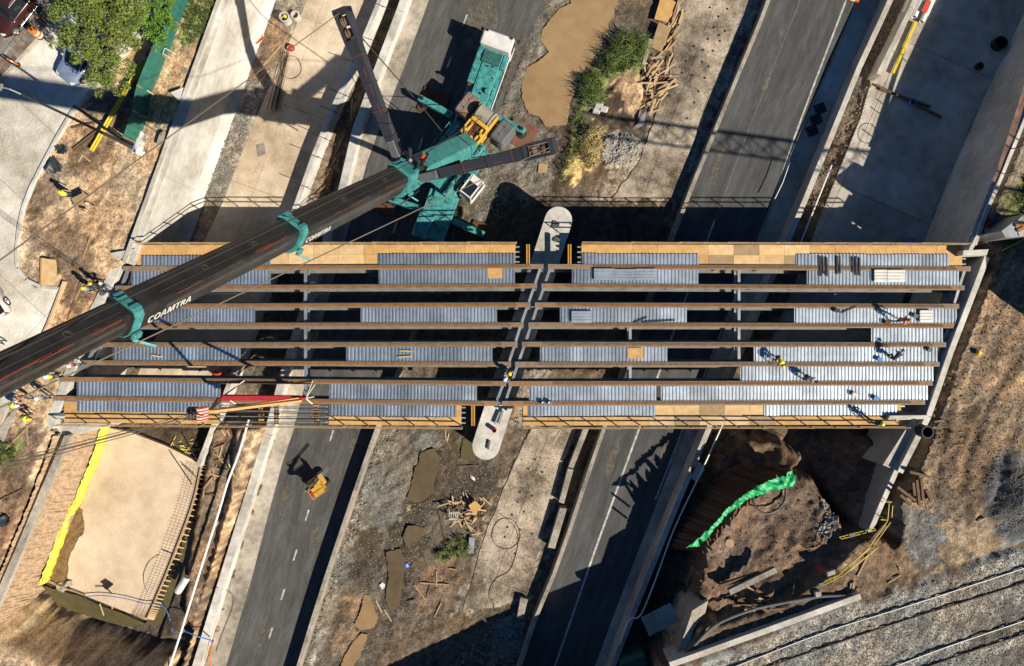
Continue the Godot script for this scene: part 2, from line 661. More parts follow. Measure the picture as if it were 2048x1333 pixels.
# ---------------------------------------------------------------- long lines of the cutting at level 0, as [y, x] of the picture
var L_WALL := [[-400, 684], [0, 540], [402, 395], [860, 229], [1000, 178]]          # foot of the wall on the side of the street
var L_SLABL := [[-400, 780], [7, 611], [263, 500], [402, 446], [560, 372], [735, 280], [860, 235]]
var L_THIN := [[-400, 915], [0, 772], [149, 710], [263, 656], [415, 602], [735, 482], [860, 436], [930, 408]]
var L_BARR := [[-400, 950], [0, 816], [250, 721], [382, 691], [735, 578], [860, 545], [1267, 419], [1333, 399], [1700, 290]]
var L_ASPH := [[-400, 1000], [0, 858], [145, 804], [304, 740], [735, 618], [860, 587], [933, 562], [1169, 500], [1333, 452], [1700, 345]]
var L_DASH := [[-400, 1085], [40, 930], [125, 898], [287, 841], [872, 663], [1031, 614], [1111, 590], [1267, 541], [1333, 521], [1700, 410]]
var L_MEDL := [[-400, 1250], [20, 1081], [203, 1005], [480, 895], [861, 750], [1006, 700], [1176, 643], [1333, 595], [1700, 483]]
var R_BARR := [[-400, 1680], [0, 1532], [34, 1520], [270, 1422], [402, 1368], [857, 1203], [995, 1156], [1118, 1116], [1198, 1080], [1333, 1036], [1700, 905]]
var R_MID := [[-400, 1740], [0, 1601], [253, 1500], [585, 1376], [857, 1279], [1096, 1192], [1333, 1110], [1700, 985]]
var R_EDGE := [[-400, 1850], [0, 1693], [152, 1635], [270, 1591], [402, 1547], [857, 1366], [908, 1347], [1230, 1222], [1333, 1185], [1700, 1050]]
var R_ASPH := [[-400, 1870], [0, 1718], [169, 1645], [294, 1590], [405, 1548], [857, 1372], [908, 1352], [1230, 1228], [1333, 1190], [1700, 1055]]
var R_WALL3 := [[-400, 1930], [0, 1762], [142, 1696], [304, 1630], [450, 1570], [853, 1400], [922, 1370], [1230, 1246], [1363, 1196], [1700, 1070]]
var R_SLABL := [[-400, 1990], [0, 1822], [155, 1745], [236, 1722], [400, 1655], [620, 1570], [860, 1470]]
var R_WALL := [[-400, 2236], [68, 2031], [236, 1949], [450, 1860], [700, 1771], [860, 1709], [1000, 1655]]

var cut_face := []
const CELL := 0.22
const GX0 := -47.0
const GZ0 := -44.0
const GNX := 428
const GNZ := 400
var gh := PackedFloat32Array()
var gc := PackedInt32Array()
var pal := []      # [Color, roughness of the surface in metres]
var palkey := {}

func pcol(key: String, r: float, g: float, b: float, amp: float, coarse := 0.0):
	palkey[key] = pal.size()
	pal.append([Color(r, g, b), amp, coarse])

func raster(a: Vector3, b: Vector3, c: Vector3, k: int, colour_only := false):
	var x0: float = min(a.x, min(b.x, c.x)); var x1: float = max(a.x, max(b.x, c.x))
	var z0: float = min(a.z, min(b.z, c.z)); var z1: float = max(a.z, max(b.z, c.z))
	var i0: int = max(0, int(ceil((x0 - GX0) / CELL))); var i1: int = min(GNX - 1, int(floor((x1 - GX0) / CELL)))
	var j0: int = max(0, int(ceil((z0 - GZ0) / CELL))); var j1: int = min(GNZ - 1, int(floor((z1 - GZ0) / CELL)))
	var den := (b.z - c.z) * (a.x - c.x) + (c.x - b.x) * (a.z - c.z)
	if abs(den) < 1e-9:
		return
	for j in range(j0, j1 + 1):
		var z := GZ0 + j * CELL
		for i in range(i0, i1 + 1):
			var x := GX0 + i * CELL
			var u := ((b.z - c.z) * (x - c.x) + (c.x - b.x) * (z - c.z)) / den
			var v := ((c.z - a.z) * (x - c.x) + (a.x - c.x) * (z - c.z)) / den
			if u < -0.0001 or v < -0.0001 or u + v > 1.0001:
				continue
			var q := j * GNX + i
			gc[q] = k
			if not colour_only:
				gh[q] = a.y * u + b.y * v + c.y * (1.0 - u - v)

func patch(key: String, h: float, list: Array, colour_only := false):
	var pts := PP(list, h)
	patchw(key, pts, colour_only)

func patchw(key: String, pts: Array, colour_only := false):
	var p2 := PackedVector2Array()
	for p in pts:
		p2.append(Vector2(p.x, p.z))
	var idx := Geometry2D.triangulate_polygon(p2)
	if idx.size() == 0:
		print("bad patch ", key)
	for i in range(0, idx.size(), 3):
		raster(pts[idx[i]], pts[idx[i + 1]], pts[idx[i + 2]], palkey[key], colour_only)

# a slope between two lines with the same number of points
func slope(key: String, A: Array, B: Array):
	for i in A.size() - 1:
		raster(A[i], B[i], A[i + 1], palkey[key])
		raster(B[i], B[i + 1], A[i + 1], palkey[key])

func mound(x: float, y: float, h: float, rad: float, up: float, key := "", stretch := 1.0, turn := 0.0):
	var c := P(x, y, h)
	var n := int(rad * max(1.0, stretch) / CELL) + 2
	var ci := int((c.x - GX0) / CELL); var cj := int((c.z - GZ0) / CELL)
	for j in range(max(0, cj - n), min(GNZ, cj + n + 1)):
		for i in range(max(0, ci - n), min(GNX, ci + n + 1)):
			var dx := GX0 + i * CELL - c.x
			var dz := GZ0 + j * CELL - c.z
			var ex := (dx * cos(turn) + dz * sin(turn)) / stretch
			var ez := -dx * sin(turn) + dz * cos(turn)
			var d := sqrt(ex * ex + ez * ez) / rad
			if d < 1.0:
				var q := j * GNX + i
				gh[q] += up * pow(1.0 - d * d, 1.5)
				if key != "" and d < 0.92:
					gc[q] = palkey[key]

func groove(list: Array, h: float, width: float, depth: float, cleat := 0.0, key := ""):
	var pts := smooth_path(PP(list, h), 6)
	var run := 0.0
	for s in pts.size() - 1:
		var a: Vector3 = pts[s]; var b: Vector3 = pts[s + 1]
		var L := Vector2(b.x - a.x, b.z - a.z).length()
		var i0: int = max(0, int((min(a.x, b.x) - width - GX0) / CELL)); var i1: int = min(GNX - 1, int((max(a.x, b.x) + width - GX0) / CELL) + 1)
		var j0: int = max(0, int((min(a.z, b.z) - width - GZ0) / CELL)); var j1: int = min(GNZ - 1, int((max(a.z, b.z) + width - GZ0) / CELL) + 1)
		var d: Vector2 = Vector2(b.x - a.x, b.z - a.z) / max(L, 0.001)
		for j in range(j0, j1 + 1):
			for i in range(i0, i1 + 1):
				var p := Vector2(GX0 + i * CELL - a.x, GZ0 + j * CELL - a.z)
				var t := p.dot(d)
				if t < 0.0 or t >= L:
					continue
				var e: float = abs(p.dot(Vector2(-d.y, d.x)))
				if e < width:
					var q := j * GNX + i
					var f: float = 1.0 - pow(e / width, 2.0)
					gh[q] -= depth * f
					if cleat > 0.0:
						gh[q] += cleat * sin((run + t) * TAU / 0.55) * f
					if key != "":
						gc[q] = palkey[key]
		run += L

func height_at(x: float, z: float) -> float:
	var fx: float = clamp((x - GX0) / CELL, 0, GNX - 1.001)
	var fz: float = clamp((z - GZ0) / CELL, 0, GNZ - 1.001)
	var i := int(fx); var j := int(fz)
	var u := fx - i; var v := fz - j
	return lerp(lerp(gh[j * GNX + i], gh[j * GNX + i + 1], u), lerp(gh[(j + 1) * GNX + i], gh[(j + 1) * GNX + i + 1], u), v)

# the ground under a pixel: walk down the ray
func G(x: float, y: float) -> Vector3:
	var h := 8.2
	while h > -1.5:
		var p := P(x, y, h)
		if height_at(p.x, p.z) >= h:
			var lo := h; var hi := h + 0.4
			for k in 5:
				var m := (lo + hi) / 2
				var q := P(x, y, m)
				if height_at(q.x, q.z) >= m:
					lo = m
				else:
					hi = m
			return P(x, y, lo)
		h -= 0.4
	return P(x, y, 0)

func build_terrain():
	gh.resize(GNX * GNZ)
	gc.resize(GNX * GNZ)
	gh.fill(-0.06)
	gc.fill(0)
	pcol("mud", 0.108, 0.084, 0.058, 0.07, 0.0)
	pcol("pad", 0.2, 0.17, 0.13, 0.0)
	pcol("wetmud", 0.06, 0.046, 0.031, 0.05)
	pcol("rubble", 0.14, 0.128, 0.105, 0.12)
	pcol("palerubble", 0.23, 0.215, 0.185, 0.14)
	pcol("dirt", 0.42, 0.305, 0.19, 0.05, 0.06)
	pcol("dirt_dark", 0.2, 0.14, 0.088, 0.08)
	pcol("redsoil", 0.18, 0.115, 0.07, 0.09)
	pcol("cut", 0.46, 0.325, 0.195, 0.025)
	pcol("tanslab", 0.26, 0.214, 0.16, 0.015)
	pcol("greyslab", 0.21, 0.195, 0.165, 0.02)
	pcol("field", 0.235, 0.167, 0.103, 0.06, 0.05)
	pcol("field_dark", 0.135, 0.098, 0.065, 0.09)
	pcol("earth", 0.15, 0.1, 0.066, 0.16, 0.2)
	pcol("ballast", 0.26, 0.247, 0.215, 0.07)
	pcol("ballast_dark", 0.13, 0.12, 0.1, 0.07)
	pcol("gravel", 0.15, 0.148, 0.14, 0.09)
	pcol("grass", 0.17, 0.2, 0.06, 0.08)
	pcol("ditch", 0.13, 0.1, 0.07, 0.16)
	pcol("chalk", 0.32, 0.3, 0.255, 0.1)
	pcol("straw", 0.48, 0.36, 0.16, 0.1)
	var UP := 5.6
	# --- middle of the cutting: everything starts as mud at level 0, pads are lowered under roads and slabs
	var pad := func(A, B, y0, y1):
		var l := lineof(A, y0, y1, 0.0, 50.0, 0.0, -0.14)
		var r := lineof(B, y0, y1, 0.0, 50.0, 0.0, -0.14)
		slope("pad", l, r)
	pad.call(L_SLABL, L_THIN, -450, 735)
	pad.call(L_BARR, L_ASPH, -450, 1700)
	pad.call(L_ASPH, L_MEDL, -450, 1700)
	pad.call(R_BARR, R_WALL3, -450, 1700)
	pad.call(R_SLABL, R_WALL, -450, 860)
	# ditches
	slope("ditch", lineof(L_THIN, -450, 930, 0, 50, 0.35, -0.75), lineof(L_BARR, -450, 930, 0, 50, -0.3, -0.75))
	slope("ditch", lineof(R_WALL3, -450, 900, 0, 50, 0.6, -0.4), lineof(R_SLABL, -450, 900, 0, 50, -0.3, -0.4))
	slope("wetmud", lineof(R_WALL3, 870, 1500, 0, 50, 0.5, -0.5), lineof(R_WALL3, 870, 1500, 0, 50, 2.6, -0.5))
	# strip of broken stone between the wall foot and the slab
	slope("greyslab", lineof(L_WALL, -450, 480, 0.05, 50), lineof(L_SLABL, -450, 480, 0.05, 50))
	slope("pad", lineof(L_WALL, 400, 860, -0.14, 50), lineof(L_SLABL, 400, 860, -0.14, 50))
	patch("dirt_dark", 0.0, [[505, 50], [552, 30], [590, 75], [560, 140], [520, 165], [492, 150]], true)
	# --- central reservation, upper half
	patch("rubble", 0.0, [[1086, 0], [1150, -150], [1220, -150], [1180, 0], [1095, 90], [1048, 160], [1045, 210], [1060, 250], [1120, 290], [1100, 380], [1000, 430], [950, 440], [960, 330], [1000, 215]])
	patch("mud", 0.0, [[1180, -150], [1340, -150], [1330, 60], [1280, 150], [1180, 180], [1200, 60]])
	patch("wetmud", 0.0, [[1130, 250], [1160, 240], [1140, 330], [1120, 400], [1095, 395], [1110, 330]])
	patch("grass", 0.25, [[1245, 65], [1300, 80], [1285, 130], [1215, 160], [1195, 215], [1160, 215], [1165, 160], [1215, 110]])
	patch("straw", 0.25, [[1145, 270], [1195, 250], [1205, 270], [1195, 325], [1170, 345], [1140, 370], [1130, 330]])
	patch("dirt", 0.3, [[1235, 155], [1275, 145], [1290, 190], [1270, 225], [1235, 215], [1225, 185]])
	patch("wetmud", 0.3, [[1210, 180], [1232, 180], [1240, 225], [1280, 240], [1260, 265], [1205, 250]])
	patch("chalk", 0.25, [[1210, 275], [1260, 270], [1285, 290], [1265, 325], [1215, 330], [1200, 300]])
	patch("tanslab", 0.02, [[1345, -200], [1580, -200], [1490, 0], [1420, 180], [1345, 400], [1185, 400], [1215, 350], [1270, 320], [1300, 250], [1335, 150], [1345, 60]])
	patch("greyslab", 0.02, [[1480, 0], [1520, 0], [1460, 150], [1365, 400], [1330, 400], [1400, 200]], true)
	patch("wetmud", -0.05, [[960, 400], [1340, 400], [1300, 640], [1000, 640]])
	# under and below the bridge
	patch("palerubble", 0.0, [[1040, 725], [1110, 725], [1070, 780], [1040, 850], [1020, 850]])
	patch("rubble", 0.0, [[765, 855], [890, 855], [860, 930], [820, 1010], [770, 1060], [740, 1140], [680, 1200], [630, 1333], [600, 1333], [650, 1180], [710, 1000]])
	patch("palerubble", 0.0, [[764, 860], [785, 865], [730, 1000], [690, 1110], [660, 1190], [625, 1333], [603, 1333], [650, 1180], [710, 1005]], true)
	patch("mud", 0.0, [[900, 855], [1000, 930], [990, 1000], [960, 1110], [920, 1230], [800, 1333], [650, 1333], [700, 1170], [770, 1060], [830, 1000]])
	patch("wetmud", -0.02, [[880, 900], [940, 900], [990, 940], [1000, 970], [960, 1010], [890, 1010], [850, 1050], [870, 1100], [810, 1110], [790, 1200], [770, 1190], [770, 1110], [800, 1020]], true)
	patch("dirt", 0.02, [[805, 1020], [845, 1015], [875, 1000], [875, 1020], [840, 1040], [810, 1045]], true)
	patch("wetmud", -0.02, [[905, 860], [930, 870], [880, 1000], [845, 1060], [822, 1160], [790, 1250], [760, 1260], [775, 1130], [815, 1030], [850, 960]], true)
	patch("wetmud", -0.02, [[715, 1060], [770, 1060], [745, 1160], [700, 1150]], true)
	patch("dirt_dark", 0.0, [[700, 1190], [735, 1180], [715, 1290], [670, 1330], [660, 1320]], true)
	patch("redsoil", 0.0, [[840, 1140], [920, 1110], [930, 1160], [900, 1220], [840, 1240], [820, 1200]], true)
	patch("tanslab", 0.05, [[1060, 858], [1160, 858], [1120, 960], [1095, 1050], [1070, 1160], [1060, 1200], [990, 1230], [905, 1230], [950, 1100], [1000, 980]])
	patch("greyslab", 0.05, [[1040, 1120], [1068, 1130], [1060, 1195], [1000, 1225], [950, 1225], [990, 1130]], true)
	patch("mud", 0.0, [[600, 1333], [905, 1232], [1060, 1200], [1030, 1400], [900, 1700], [480, 1700]])
	patch("palerubble", 0.0, [[995, 1240], [1055, 1225], [1030, 1320], [980, 1333]], true)
	# --- ground behind the wall on the street side
	var lw := lineof(L_WALL, -700, 540, 0.0, 60.0, -0.62)
	var up1 := PP([[-600, -700]], UP)
	for p in lw:
		up1.append(Vector3(p.x, UP, p.z))
	up1.append_array(PP([[205, 565], [140, 715], [98, 850], [118, 872], [-8, 1198], [-90, 1400], [-90, 1700], [-600, 1700]], UP))
	patchw("dirt", up1)
	patch("pad", 5.35, [[-300, 495], [0, 169], [150, 6], [222, -72], [400, -80], [270, 75], [189, 172], [142, 223], [78, 338], [51, 395], [36, 450], [30, 524], [44, 555], [68, 575], [112, 580], [127, 562], [95, 646], [60, 720], [0, 850], [-300, 850]])
	patch("pad", 5.35, [[-300, 500], [0, 172], [150, 6], [222, -72], [100, -90], [-300, -90]])
	patch("dirt_dark", UP, [[130, 300], [200, 250], [235, 300], [190, 345], [120, 360]], true)
	patch("dirt_dark", UP, [[60, 470], [110, 430], [190, 480], [200, 570], [150, 640], [110, 600], [130, 560], [60, 500]], true)
	patch("dirt_dark", UP, [[230, 170], [290, 170], [265, 290], [230, 250]], true)
	patch("dirt_dark", UP, [[170, 215], [235, 190], [230, 240], [180, 245]], true)
	patch("dirt_dark", UP, [[60, 380], [110, 330], [130, 400], [60, 440]], true)
	patch("grass", UP, [[375, 0], [445, 0], [430, 45], [400, 75], [350, 110], [360, 60]], true)
	patch("redsoil", UP, [[0, 860], [90, 850], [70, 930], [0, 1130], [-200, 1130], [-200, 850]], true)
	patch("grass", UP, [[0, 880], [35, 880], [30, 930], [0, 935]], true)
	patch("rubble", UP, [[180, 170], [300, 150], [280, 190], [190, 230]], true)
	# --- the pit with the new slab
	patch("wetmud", 0.25, [[205, 850], [400, 860], [500, 860], [470, 960], [420, 1120], [360, 1270], [300, 1290], [90, 1200], [75, 1170], [150, 1000]])
	patch("dirt_dark", 1.2, [[425, 850], [520, 852], [470, 1000], [430, 1130], [385, 1270], [365, 1240], [372, 1130], [390, 1020], [410, 930]])
	patch("dirt", 1.9, [[470, 852], [528, 852], [485, 1000], [455, 1110], [420, 1210], [370, 1400], [330, 1400], [385, 1250], [420, 1130], [455, 1000]])
	patch("ditch", 0.0, [[540, 852], [560, 852], [470, 1150], [415, 1333], [375, 1333], [450, 1110]])
	# steep cut of the pit
	var cut_top := PP([[122, 872], [75, 1000], [30, 1110], [-8, 1200], [-40, 1275]], 5.3)
	var cut_bot := PP([[206, 858], [160, 990], [118, 1085], [76, 1176], [55, 1230]], 1.0)
	# the steep face itself is a mesh of its own; the height field stays behind it
	var back := []; var back2 := []
	for i in cut_top.size():
		back.append(cut_top[i] + Vector3(-0.7, -0.3, 0))
		back2.append(cut_bot[i] + Vector3(-0.75, -0.3, 0))
	slope("cut", back, back2)
	cut_face = [cut_top, cut_bot]
	# slope at the far end of the pit, up to the ground beyond the picture
	var ft := PP([[-60, 1250], [0, 1300], [110, 1338], [230, 1362], [275, 1372], [300, 1385]], 4.6)
	var fb := PP([[70, 1178, 0.6], [110, 1205, 0.3], [190, 1245, 0.3], [265, 1265, 0.3], [315, 1285, 0.5], [350, 1310, 1.4]], 0.3)
	slope("cut", ft, fb)
	patch("dirt", 4.6, [[-60, 1250], [0, 1300], [110, 1338], [230, 1362], [275, 1372], [300, 1385], [150, 1900], [-600, 1900], [-600, 1300]])
	# --- ground on the railway side
	var up2 := []
	for p in lineof(R_WALL, -700, 500, 0.0, 60.0, 0.75):
		up2.append(Vector3(p.x, 5.8, p.z))
	up2.append_array(PP([[1990, 520], [1964, 585], [1918, 705], [1875, 835], [1828, 950], [1760, 1066], [1712, 1078], [1640, 1150], [1560, 1200], [1400, 1250], [1345, 1340], [1300, 1500], [1300, 1900], [2700, 1900], [2700, -700]], 5.8))
	patchw("field", up2)
	# excavation between the new wall and the road: slopes from a mound down to the floor
	patch("earth", 0.3, [[1480, 855], [1700, 855], [1720, 1050], [1640, 1000], [1440, 1000], [1390, 1010], [1430, 930]])
	patch("earth", 1.0, [[1600, 890, 0.3], [1700, 860, 1.2], [1760, 880, 3.0], [1775, 940, 3.6], [1745, 1055, 4.4], [1705, 1060, 4.0], [1640, 960, 1.2]])
	patch("earth", 4.6, [[1405, 1098], [1442, 1055], [1505, 992], [1588, 948, 3.6], [1628, 952, 2.8], [1650, 1000, 3.0], [1672, 1030, 3.6], [1700, 1068, 4.6], [1730, 1062, 5.6], [1650, 1145, 5.4], [1560, 1200, 5.0], [1430, 1240, 4.9], [1385, 1190, 4.6], [1400, 1140, 4.6]])
	patch("earth", 1.2, [[1490, 880, 1.6], [1560, 880, 1.8], [1612, 915, 2.2], [1590, 946, 3.0], [1555, 950, 2.0], [1500, 960, 1.2]])
	patch("field_dark", 5.2, [[1560, 1200], [1650, 1145], [1740, 1130], [1730, 1190], [1600, 1235], [1480, 1290], [1400, 1310], [1400, 1250]], true)
	patch("field_dark", 5.8, [[1720, 1080], [1830, 1010], [1880, 1130], [1760, 1190], [1700, 1180]], true)
	patch("field_dark", 5.8, [[1960, 450], [2060, 400], [2060, 520], [1990, 560], [1975, 520]], true)
	patch("field_dark", 5.8, [[1870, 850], [1960, 800], [2000, 950], [1930, 1060], [1860, 1010]], true)
	patch("tanslab", 5.8, [[1980, 372], [2035, 150], [2100, 150], [2100, 330], [2040, 380]], true)
	patch("grass", 5.8, [[2010, 410], [2060, 330], [2060, 470], [2010, 500], [1990, 510], [2010, 480]], true)
	# gravel and railway
	patch("gravel", 5.8, [[1795, 1030], [1885, 1010], [1880, 1120], [1850, 1140], [1820, 1120], [1800, 1070], [1780, 1060]], true)
	mound(1790, 1042, 5.8, 1.3, 0.5, "gravel", 1.4, 0.3)
	mound(2050, 1000, 5.8, 3.2, 1.5, "gravel", 1.3, 1.3)
	patch("ballast", 6.1, [[1330, 1345], [1500, 1287], [1712, 1202], [1760, 1192], [1850, 1165], [2100, 1075], [2500, 930], [2500, 1900], [1330, 1900]])
	patch("ballast_dark", 6.1, [[1900, 1260], [2060, 1190], [2060, 1260], [1960, 1300]], true)
	patch("ballast_dark", 6.1, [[1960, 1320], [2060, 1280], [2060, 1360], [1960, 1360]], true)
	# beds of the pools
	patch("wetmud", -0.25, [[1150, -60], [1240, -60], [1228, 0], [1208, 57], [1190, 101], [1155, 149], [1135, 203], [1125, 243], [1095, 246], [1082, 228], [1060, 220], [1051, 196], [1051, 169], [1062, 140], [1105, 108], [1092, 61], [1115, 25], [1150, 5]])
	patch("wetmud", -0.2, [[846, 908], [868, 902], [876, 920], [862, 985], [846, 999], [822, 998], [832, 950]])
	patch("wetmud", -0.2, [[776, 1110], [798, 1104], [806, 1135], [800, 1175], [792, 1212], [778, 1212]])
	patch("wetmud", -0.2, [[728, 1196], [740, 1205], [752, 1236], [744, 1252], [720, 1256], [714, 1246]])
	# ruts of the machines
	for off in [0.0, 42.0]:
		groove([[1880 + off, 870], [1895 + off, 790], [1950 + off * 0.9, 690], [2010 + off * 0.8, 600], [2080 + off * 0.6, 540]], 5.8, 0.6, 0.16, 0.11)
	groove([[1870, 1000], [1880, 930], [1900, 820], [1925, 790]], 5.8, 0.35, 0.2, 0.0, "field_dark")
	groove([[1925, 985], [1935, 920], [1985, 800], [2060, 690]], 5.8, 0.4, 0.2, 0.05, "field_dark")
	groove([[1985, 1000], [2010, 900], [2060, 830]], 5.8, 0.3, 0.12)
	for off in [0.0, 14.0, 28.0, 40.0]:
		groove([[715 + off, 1140], [735 + off, 1060]], 0, 0.22, 0.1)
	groove([[860, 880], [850, 960], [800, 1100], [790, 1210]], 0, 0.6, 0.12)
	# streaks left by the digger's teeth in the cuts
	for i in 90:
		var t := i / 89.0 * 4.99
		var k := int(t)
		_streak(ft[k].lerp(ft[k + 1], t - k) + Vector3(-2.0, 0, 0.4), fb[k].lerp(fb[k + 1], t - k), 0.2, 0.05)
	# --- smoothing and unevenness
	var n1 := FastNoiseLite.new(); n1.seed = 3; n1.frequency = 0.55; n1.fractal_octaves = 4
	var n2 := FastNoiseLite.new(); n2.seed = 4; n2.frequency = 0.16; n2.fractal_octaves = 3
	var n3 := FastNoiseLite.new(); n3.seed = 5; n3.frequency = 0.7; n3.fractal_octaves = 2
	var n4 := FastNoiseLite.new(); n4.seed = 6; n4.frequency = 1.7; n4.fractal_octaves = 2
	var n5 := FastNoiseLite.new(); n5.seed = 16; n5.frequency = 2.6; n5.fractal_octaves = 2
	var sm := gh.duplicate()
	for j in range(1, GNZ - 1):
		for i in range(1, GNX - 1):
			var q := j * GNX + i
			sm[q] = (gh[q] * 2.0 + gh[q - 1] + gh[q + 1] + gh[q - GNX] + gh[q + GNX]) / 6.0
	gh = sm
	var verts := PackedVector3Array(); verts.resize(GNX * GNZ)
	var cols := PackedColorArray(); cols.resize(GNX * GNZ)
	for j in GNZ:
		for i in GNX:
			var q := j * GNX + i
			var x := GX0 + i * CELL
			var z := GZ0 + j * CELL
			var e: Array = pal[gc[q]]
			var a: float = e[1]
			var w := n1.get_noise_2d(x, z)
			gh[q] += w * a * 1.6 + n2.get_noise_2d(x, z) * e[2] * 2.0 + n4.get_noise_2d(x, z) * a * 0.9
			# ragged borders between the kinds of ground
			var i2: int = clampi(i + int(n3.get_noise_2d(x, z) * 5.0), 0, GNX - 1)
			var j2: int = clampi(j + int(n3.get_noise_2d(x + 50, z) * 5.0), 0, GNZ - 1)
			var e2: Array = pal[gc[j2 * GNX + i2]]
			var c: Color = e2[0]
			var f: float = 1.0 + 0.4 * n2.get_noise_2d(x * 1.7 + 9, z * 1.7) + 0.5 * n4.get_noise_2d(x * 0.8, z * 0.8 + 30) + 0.35 * n5.get_noise_2d(x, z)
			f += 0.5 * n2.get_noise_2d((x * 0.94 + z * 0.345) * 7.0, (z * 0.94 - x * 0.345) * 1.4 + 70)
			f = max(f, 0.25)
			var hue: float = n2.get_noise_2d(x + 90, z) * 0.2
			c = Color(c.r * f * 1.75 * (1 + hue), c.g * f * 1.75, c.b * f * 1.75 * (1 - hue))
			verts[q] = Vector3(x, gh[q], z)
			cols[q] = Color(min(c.r, 1.0), min(c.g, 1.0), min(c.b, 1.0))
	var idx := PackedInt32Array(); idx.resize((GNX - 1) * (GNZ - 1) * 6)
	var k2 := 0
	for j in GNZ - 1:
		for i in GNX - 1:
			var q := j * GNX + i
			idx[k2] = q; idx[k2 + 1] = q + 1; idx[k2 + 2] = q + GNX
			idx[k2 + 3] = q + 1; idx[k2 + 4] = q + GNX + 1; idx[k2 + 5] = q + GNX
			k2 += 6
	var nor := PackedVector3Array(); nor.resize(GNX * GNZ)
	for j in GNZ:
		for i in GNX:
			var q := j * GNX + i
			var dx: float = gh[j * GNX + min(i + 1, GNX - 1)] - gh[j * GNX + max(i - 1, 0)]
			var dz: float = gh[min(j + 1, GNZ - 1) * GNX + i] - gh[max(j - 1, 0) * GNX + i]
			nor[q] = Vector3(-dx, 2 * CELL, -dz).normalized()
	var arr := []; arr.resize(Mesh.ARRAY_MAX)
	arr[Mesh.ARRAY_VERTEX] = verts; arr[Mesh.ARRAY_NORMAL] = nor; arr[Mesh.ARRAY_COLOR] = cols; arr[Mesh.ARRAY_INDEX] = idx
	var am := ArrayMesh.new()
	am.add_surface_from_arrays(Mesh.PRIMITIVE_TRIANGLES, arr)
	struct("ground", am, M.soil)
	# the land further out, level with the street and the railway
	var X0 := GX0; var X1 := GX0 + CELL * (GNX - 1); var Z0 := GZ0; var Z1 := GZ0 + CELL * (GNZ - 1)
	var st := ST()
	var B := 600.0
	var y := 5.55
	quad(st, Vector3(-B, y, -B), Vector3(X0 + 0.5, y, -B), Vector3(X0 + 0.5, y, B), Vector3(-B, y, B))
	quad(st, Vector3(X1 - 0.5, y, -B), Vector3(B, y, -B), Vector3(B, y, B), Vector3(X1 - 0.5, y, B))
	quad(st, Vector3(X0 + 0.5, y, Z1 - 0.2), Vector3(X1 - 0.5, y, Z1 - 0.2), Vector3(X1 - 0.5, y, B), Vector3(X0 + 0.5, y, B))
	quad(st, Vector3(X0 + 0.5, y, -B), Vector3(X1 - 0.5, y, -B), Vector3(X1 - 0.5, y, Z0 - 6), Vector3(X0 + 0.5, y, Z0 - 6))
	struct("ground_beyond", st, mat(0.3, 0.22, 0.14, 0.95, 0, tcache["soil"], 0.1))

func _streak(a: Vector3, b: Vector3, w: float, depth: float):
	var n := int(Vector2(a.x - b.x, a.z - b.z).length() / (CELL * 0.6)) + 2
	var s := rng.randf_range(0.5, 1.2)
	for t in n:
		var p := a.lerp(b, float(t) / n)
		var i := int((p.x - GX0) / CELL + 0.5); var j := int((p.z - GZ0) / CELL + 0.5)
		if i > 0 and j > 0 and i < GNX - 1 and j < GNZ - 1:
			gh[j * GNX + i] -= depth * s

# a wall that follows a line of the picture: foot at level h0, top h1, w wide, cut into cast segments
func wall_run(parent: Node3D, part: String, pts: Array, side: float, w: float, top: float, foot: float, seg: float, m, taper := 0.0):
	# pts: the foot line; side +1 puts the body to the right of the line
	var run := 0.0
	var i := 0
	while i < pts.size() - 1:
		var a: Vector3 = pts[i]
		var j := i + 1
		while j < pts.size() - 1 and a.distance_to(pts[j]) < seg:
			j += 1
		var b: Vector3 = pts[j]
		var d := (b - a); d.y = 0
		var n := Vector3(-d.z, 0, d.x).normalized() * side
		var e := d.normalized() * 0.006
		var st := ST()
		var a0 := Vector3(a.x, foot, a.z) + e; var b0 := Vector3(b.x, foot, b.z) - e
		var a1 := Vector3(a.x, top, a.z) + e + n * taper; var b1 := Vector3(b.x, top, b.z) - e + n * taper
		var a2 := a0 + n * w; var b2 := b0 + n * w
		var a3 := Vector3(a2.x, top, a2.z) - n * taper; var b3 := Vector3(b2.x, top, b2.z) - n * taper
		var bv := 0.025
		var U := Vector3.UP * bv
		var N := n.normalized() * bv
		quad(st, a0, b0, b1 - U, a1 - U)
		quad(st, a1 - U, b1 - U, b1 + N, a1 + N)
		quad(st, a1 + N, b1 + N, b3 - N, a3 - N)
		quad(st, a3 - N, b3 - N, b3 - U, a3 - U)
		quad(st, a3 - U, b3 - U, b2, a2)
		quad(st, a0, a1 - U, a3 - U, a2)
		quad(st, b2, b3 - U, b1 - U, b0)
		obj(part, st, m[rng.randi() % m.size()] if m is Array else m, parent)
		i = j

func sheet(n: String, list: Array, h: float, m: Material, thick := 0.05) -> MeshInstance3D:
	var st := ST()
	prism(st, PP(list, h), thick)
	return struct(n, st, m)

func wobble(list: Array, h: float, amp: float, sub := 4) -> Array:
	# ragged outline for pools
	var pts := PP(list, h)
	var out := []
	for i in pts.size():
		var a: Vector3 = pts[i]; var b: Vector3 = pts[(i + 1) % pts.size()]
		var am: float = min(amp, a.distance_to(b) / sub * 0.33)
		for k in sub:
			var p := a.lerp(b, float(k) / sub)
			if k > 0:
				p += Vector3(rng.randf_range(-am, am), 0, rng.randf_range(-am, am))
			out.append(p)
	return out

func pool(list: Array, h: float, m: Material, amp := 0.09):
	var st := ST()
	prism(st, wobble(list, h, amp, 7), 0.4)
	struct("water", st, m)

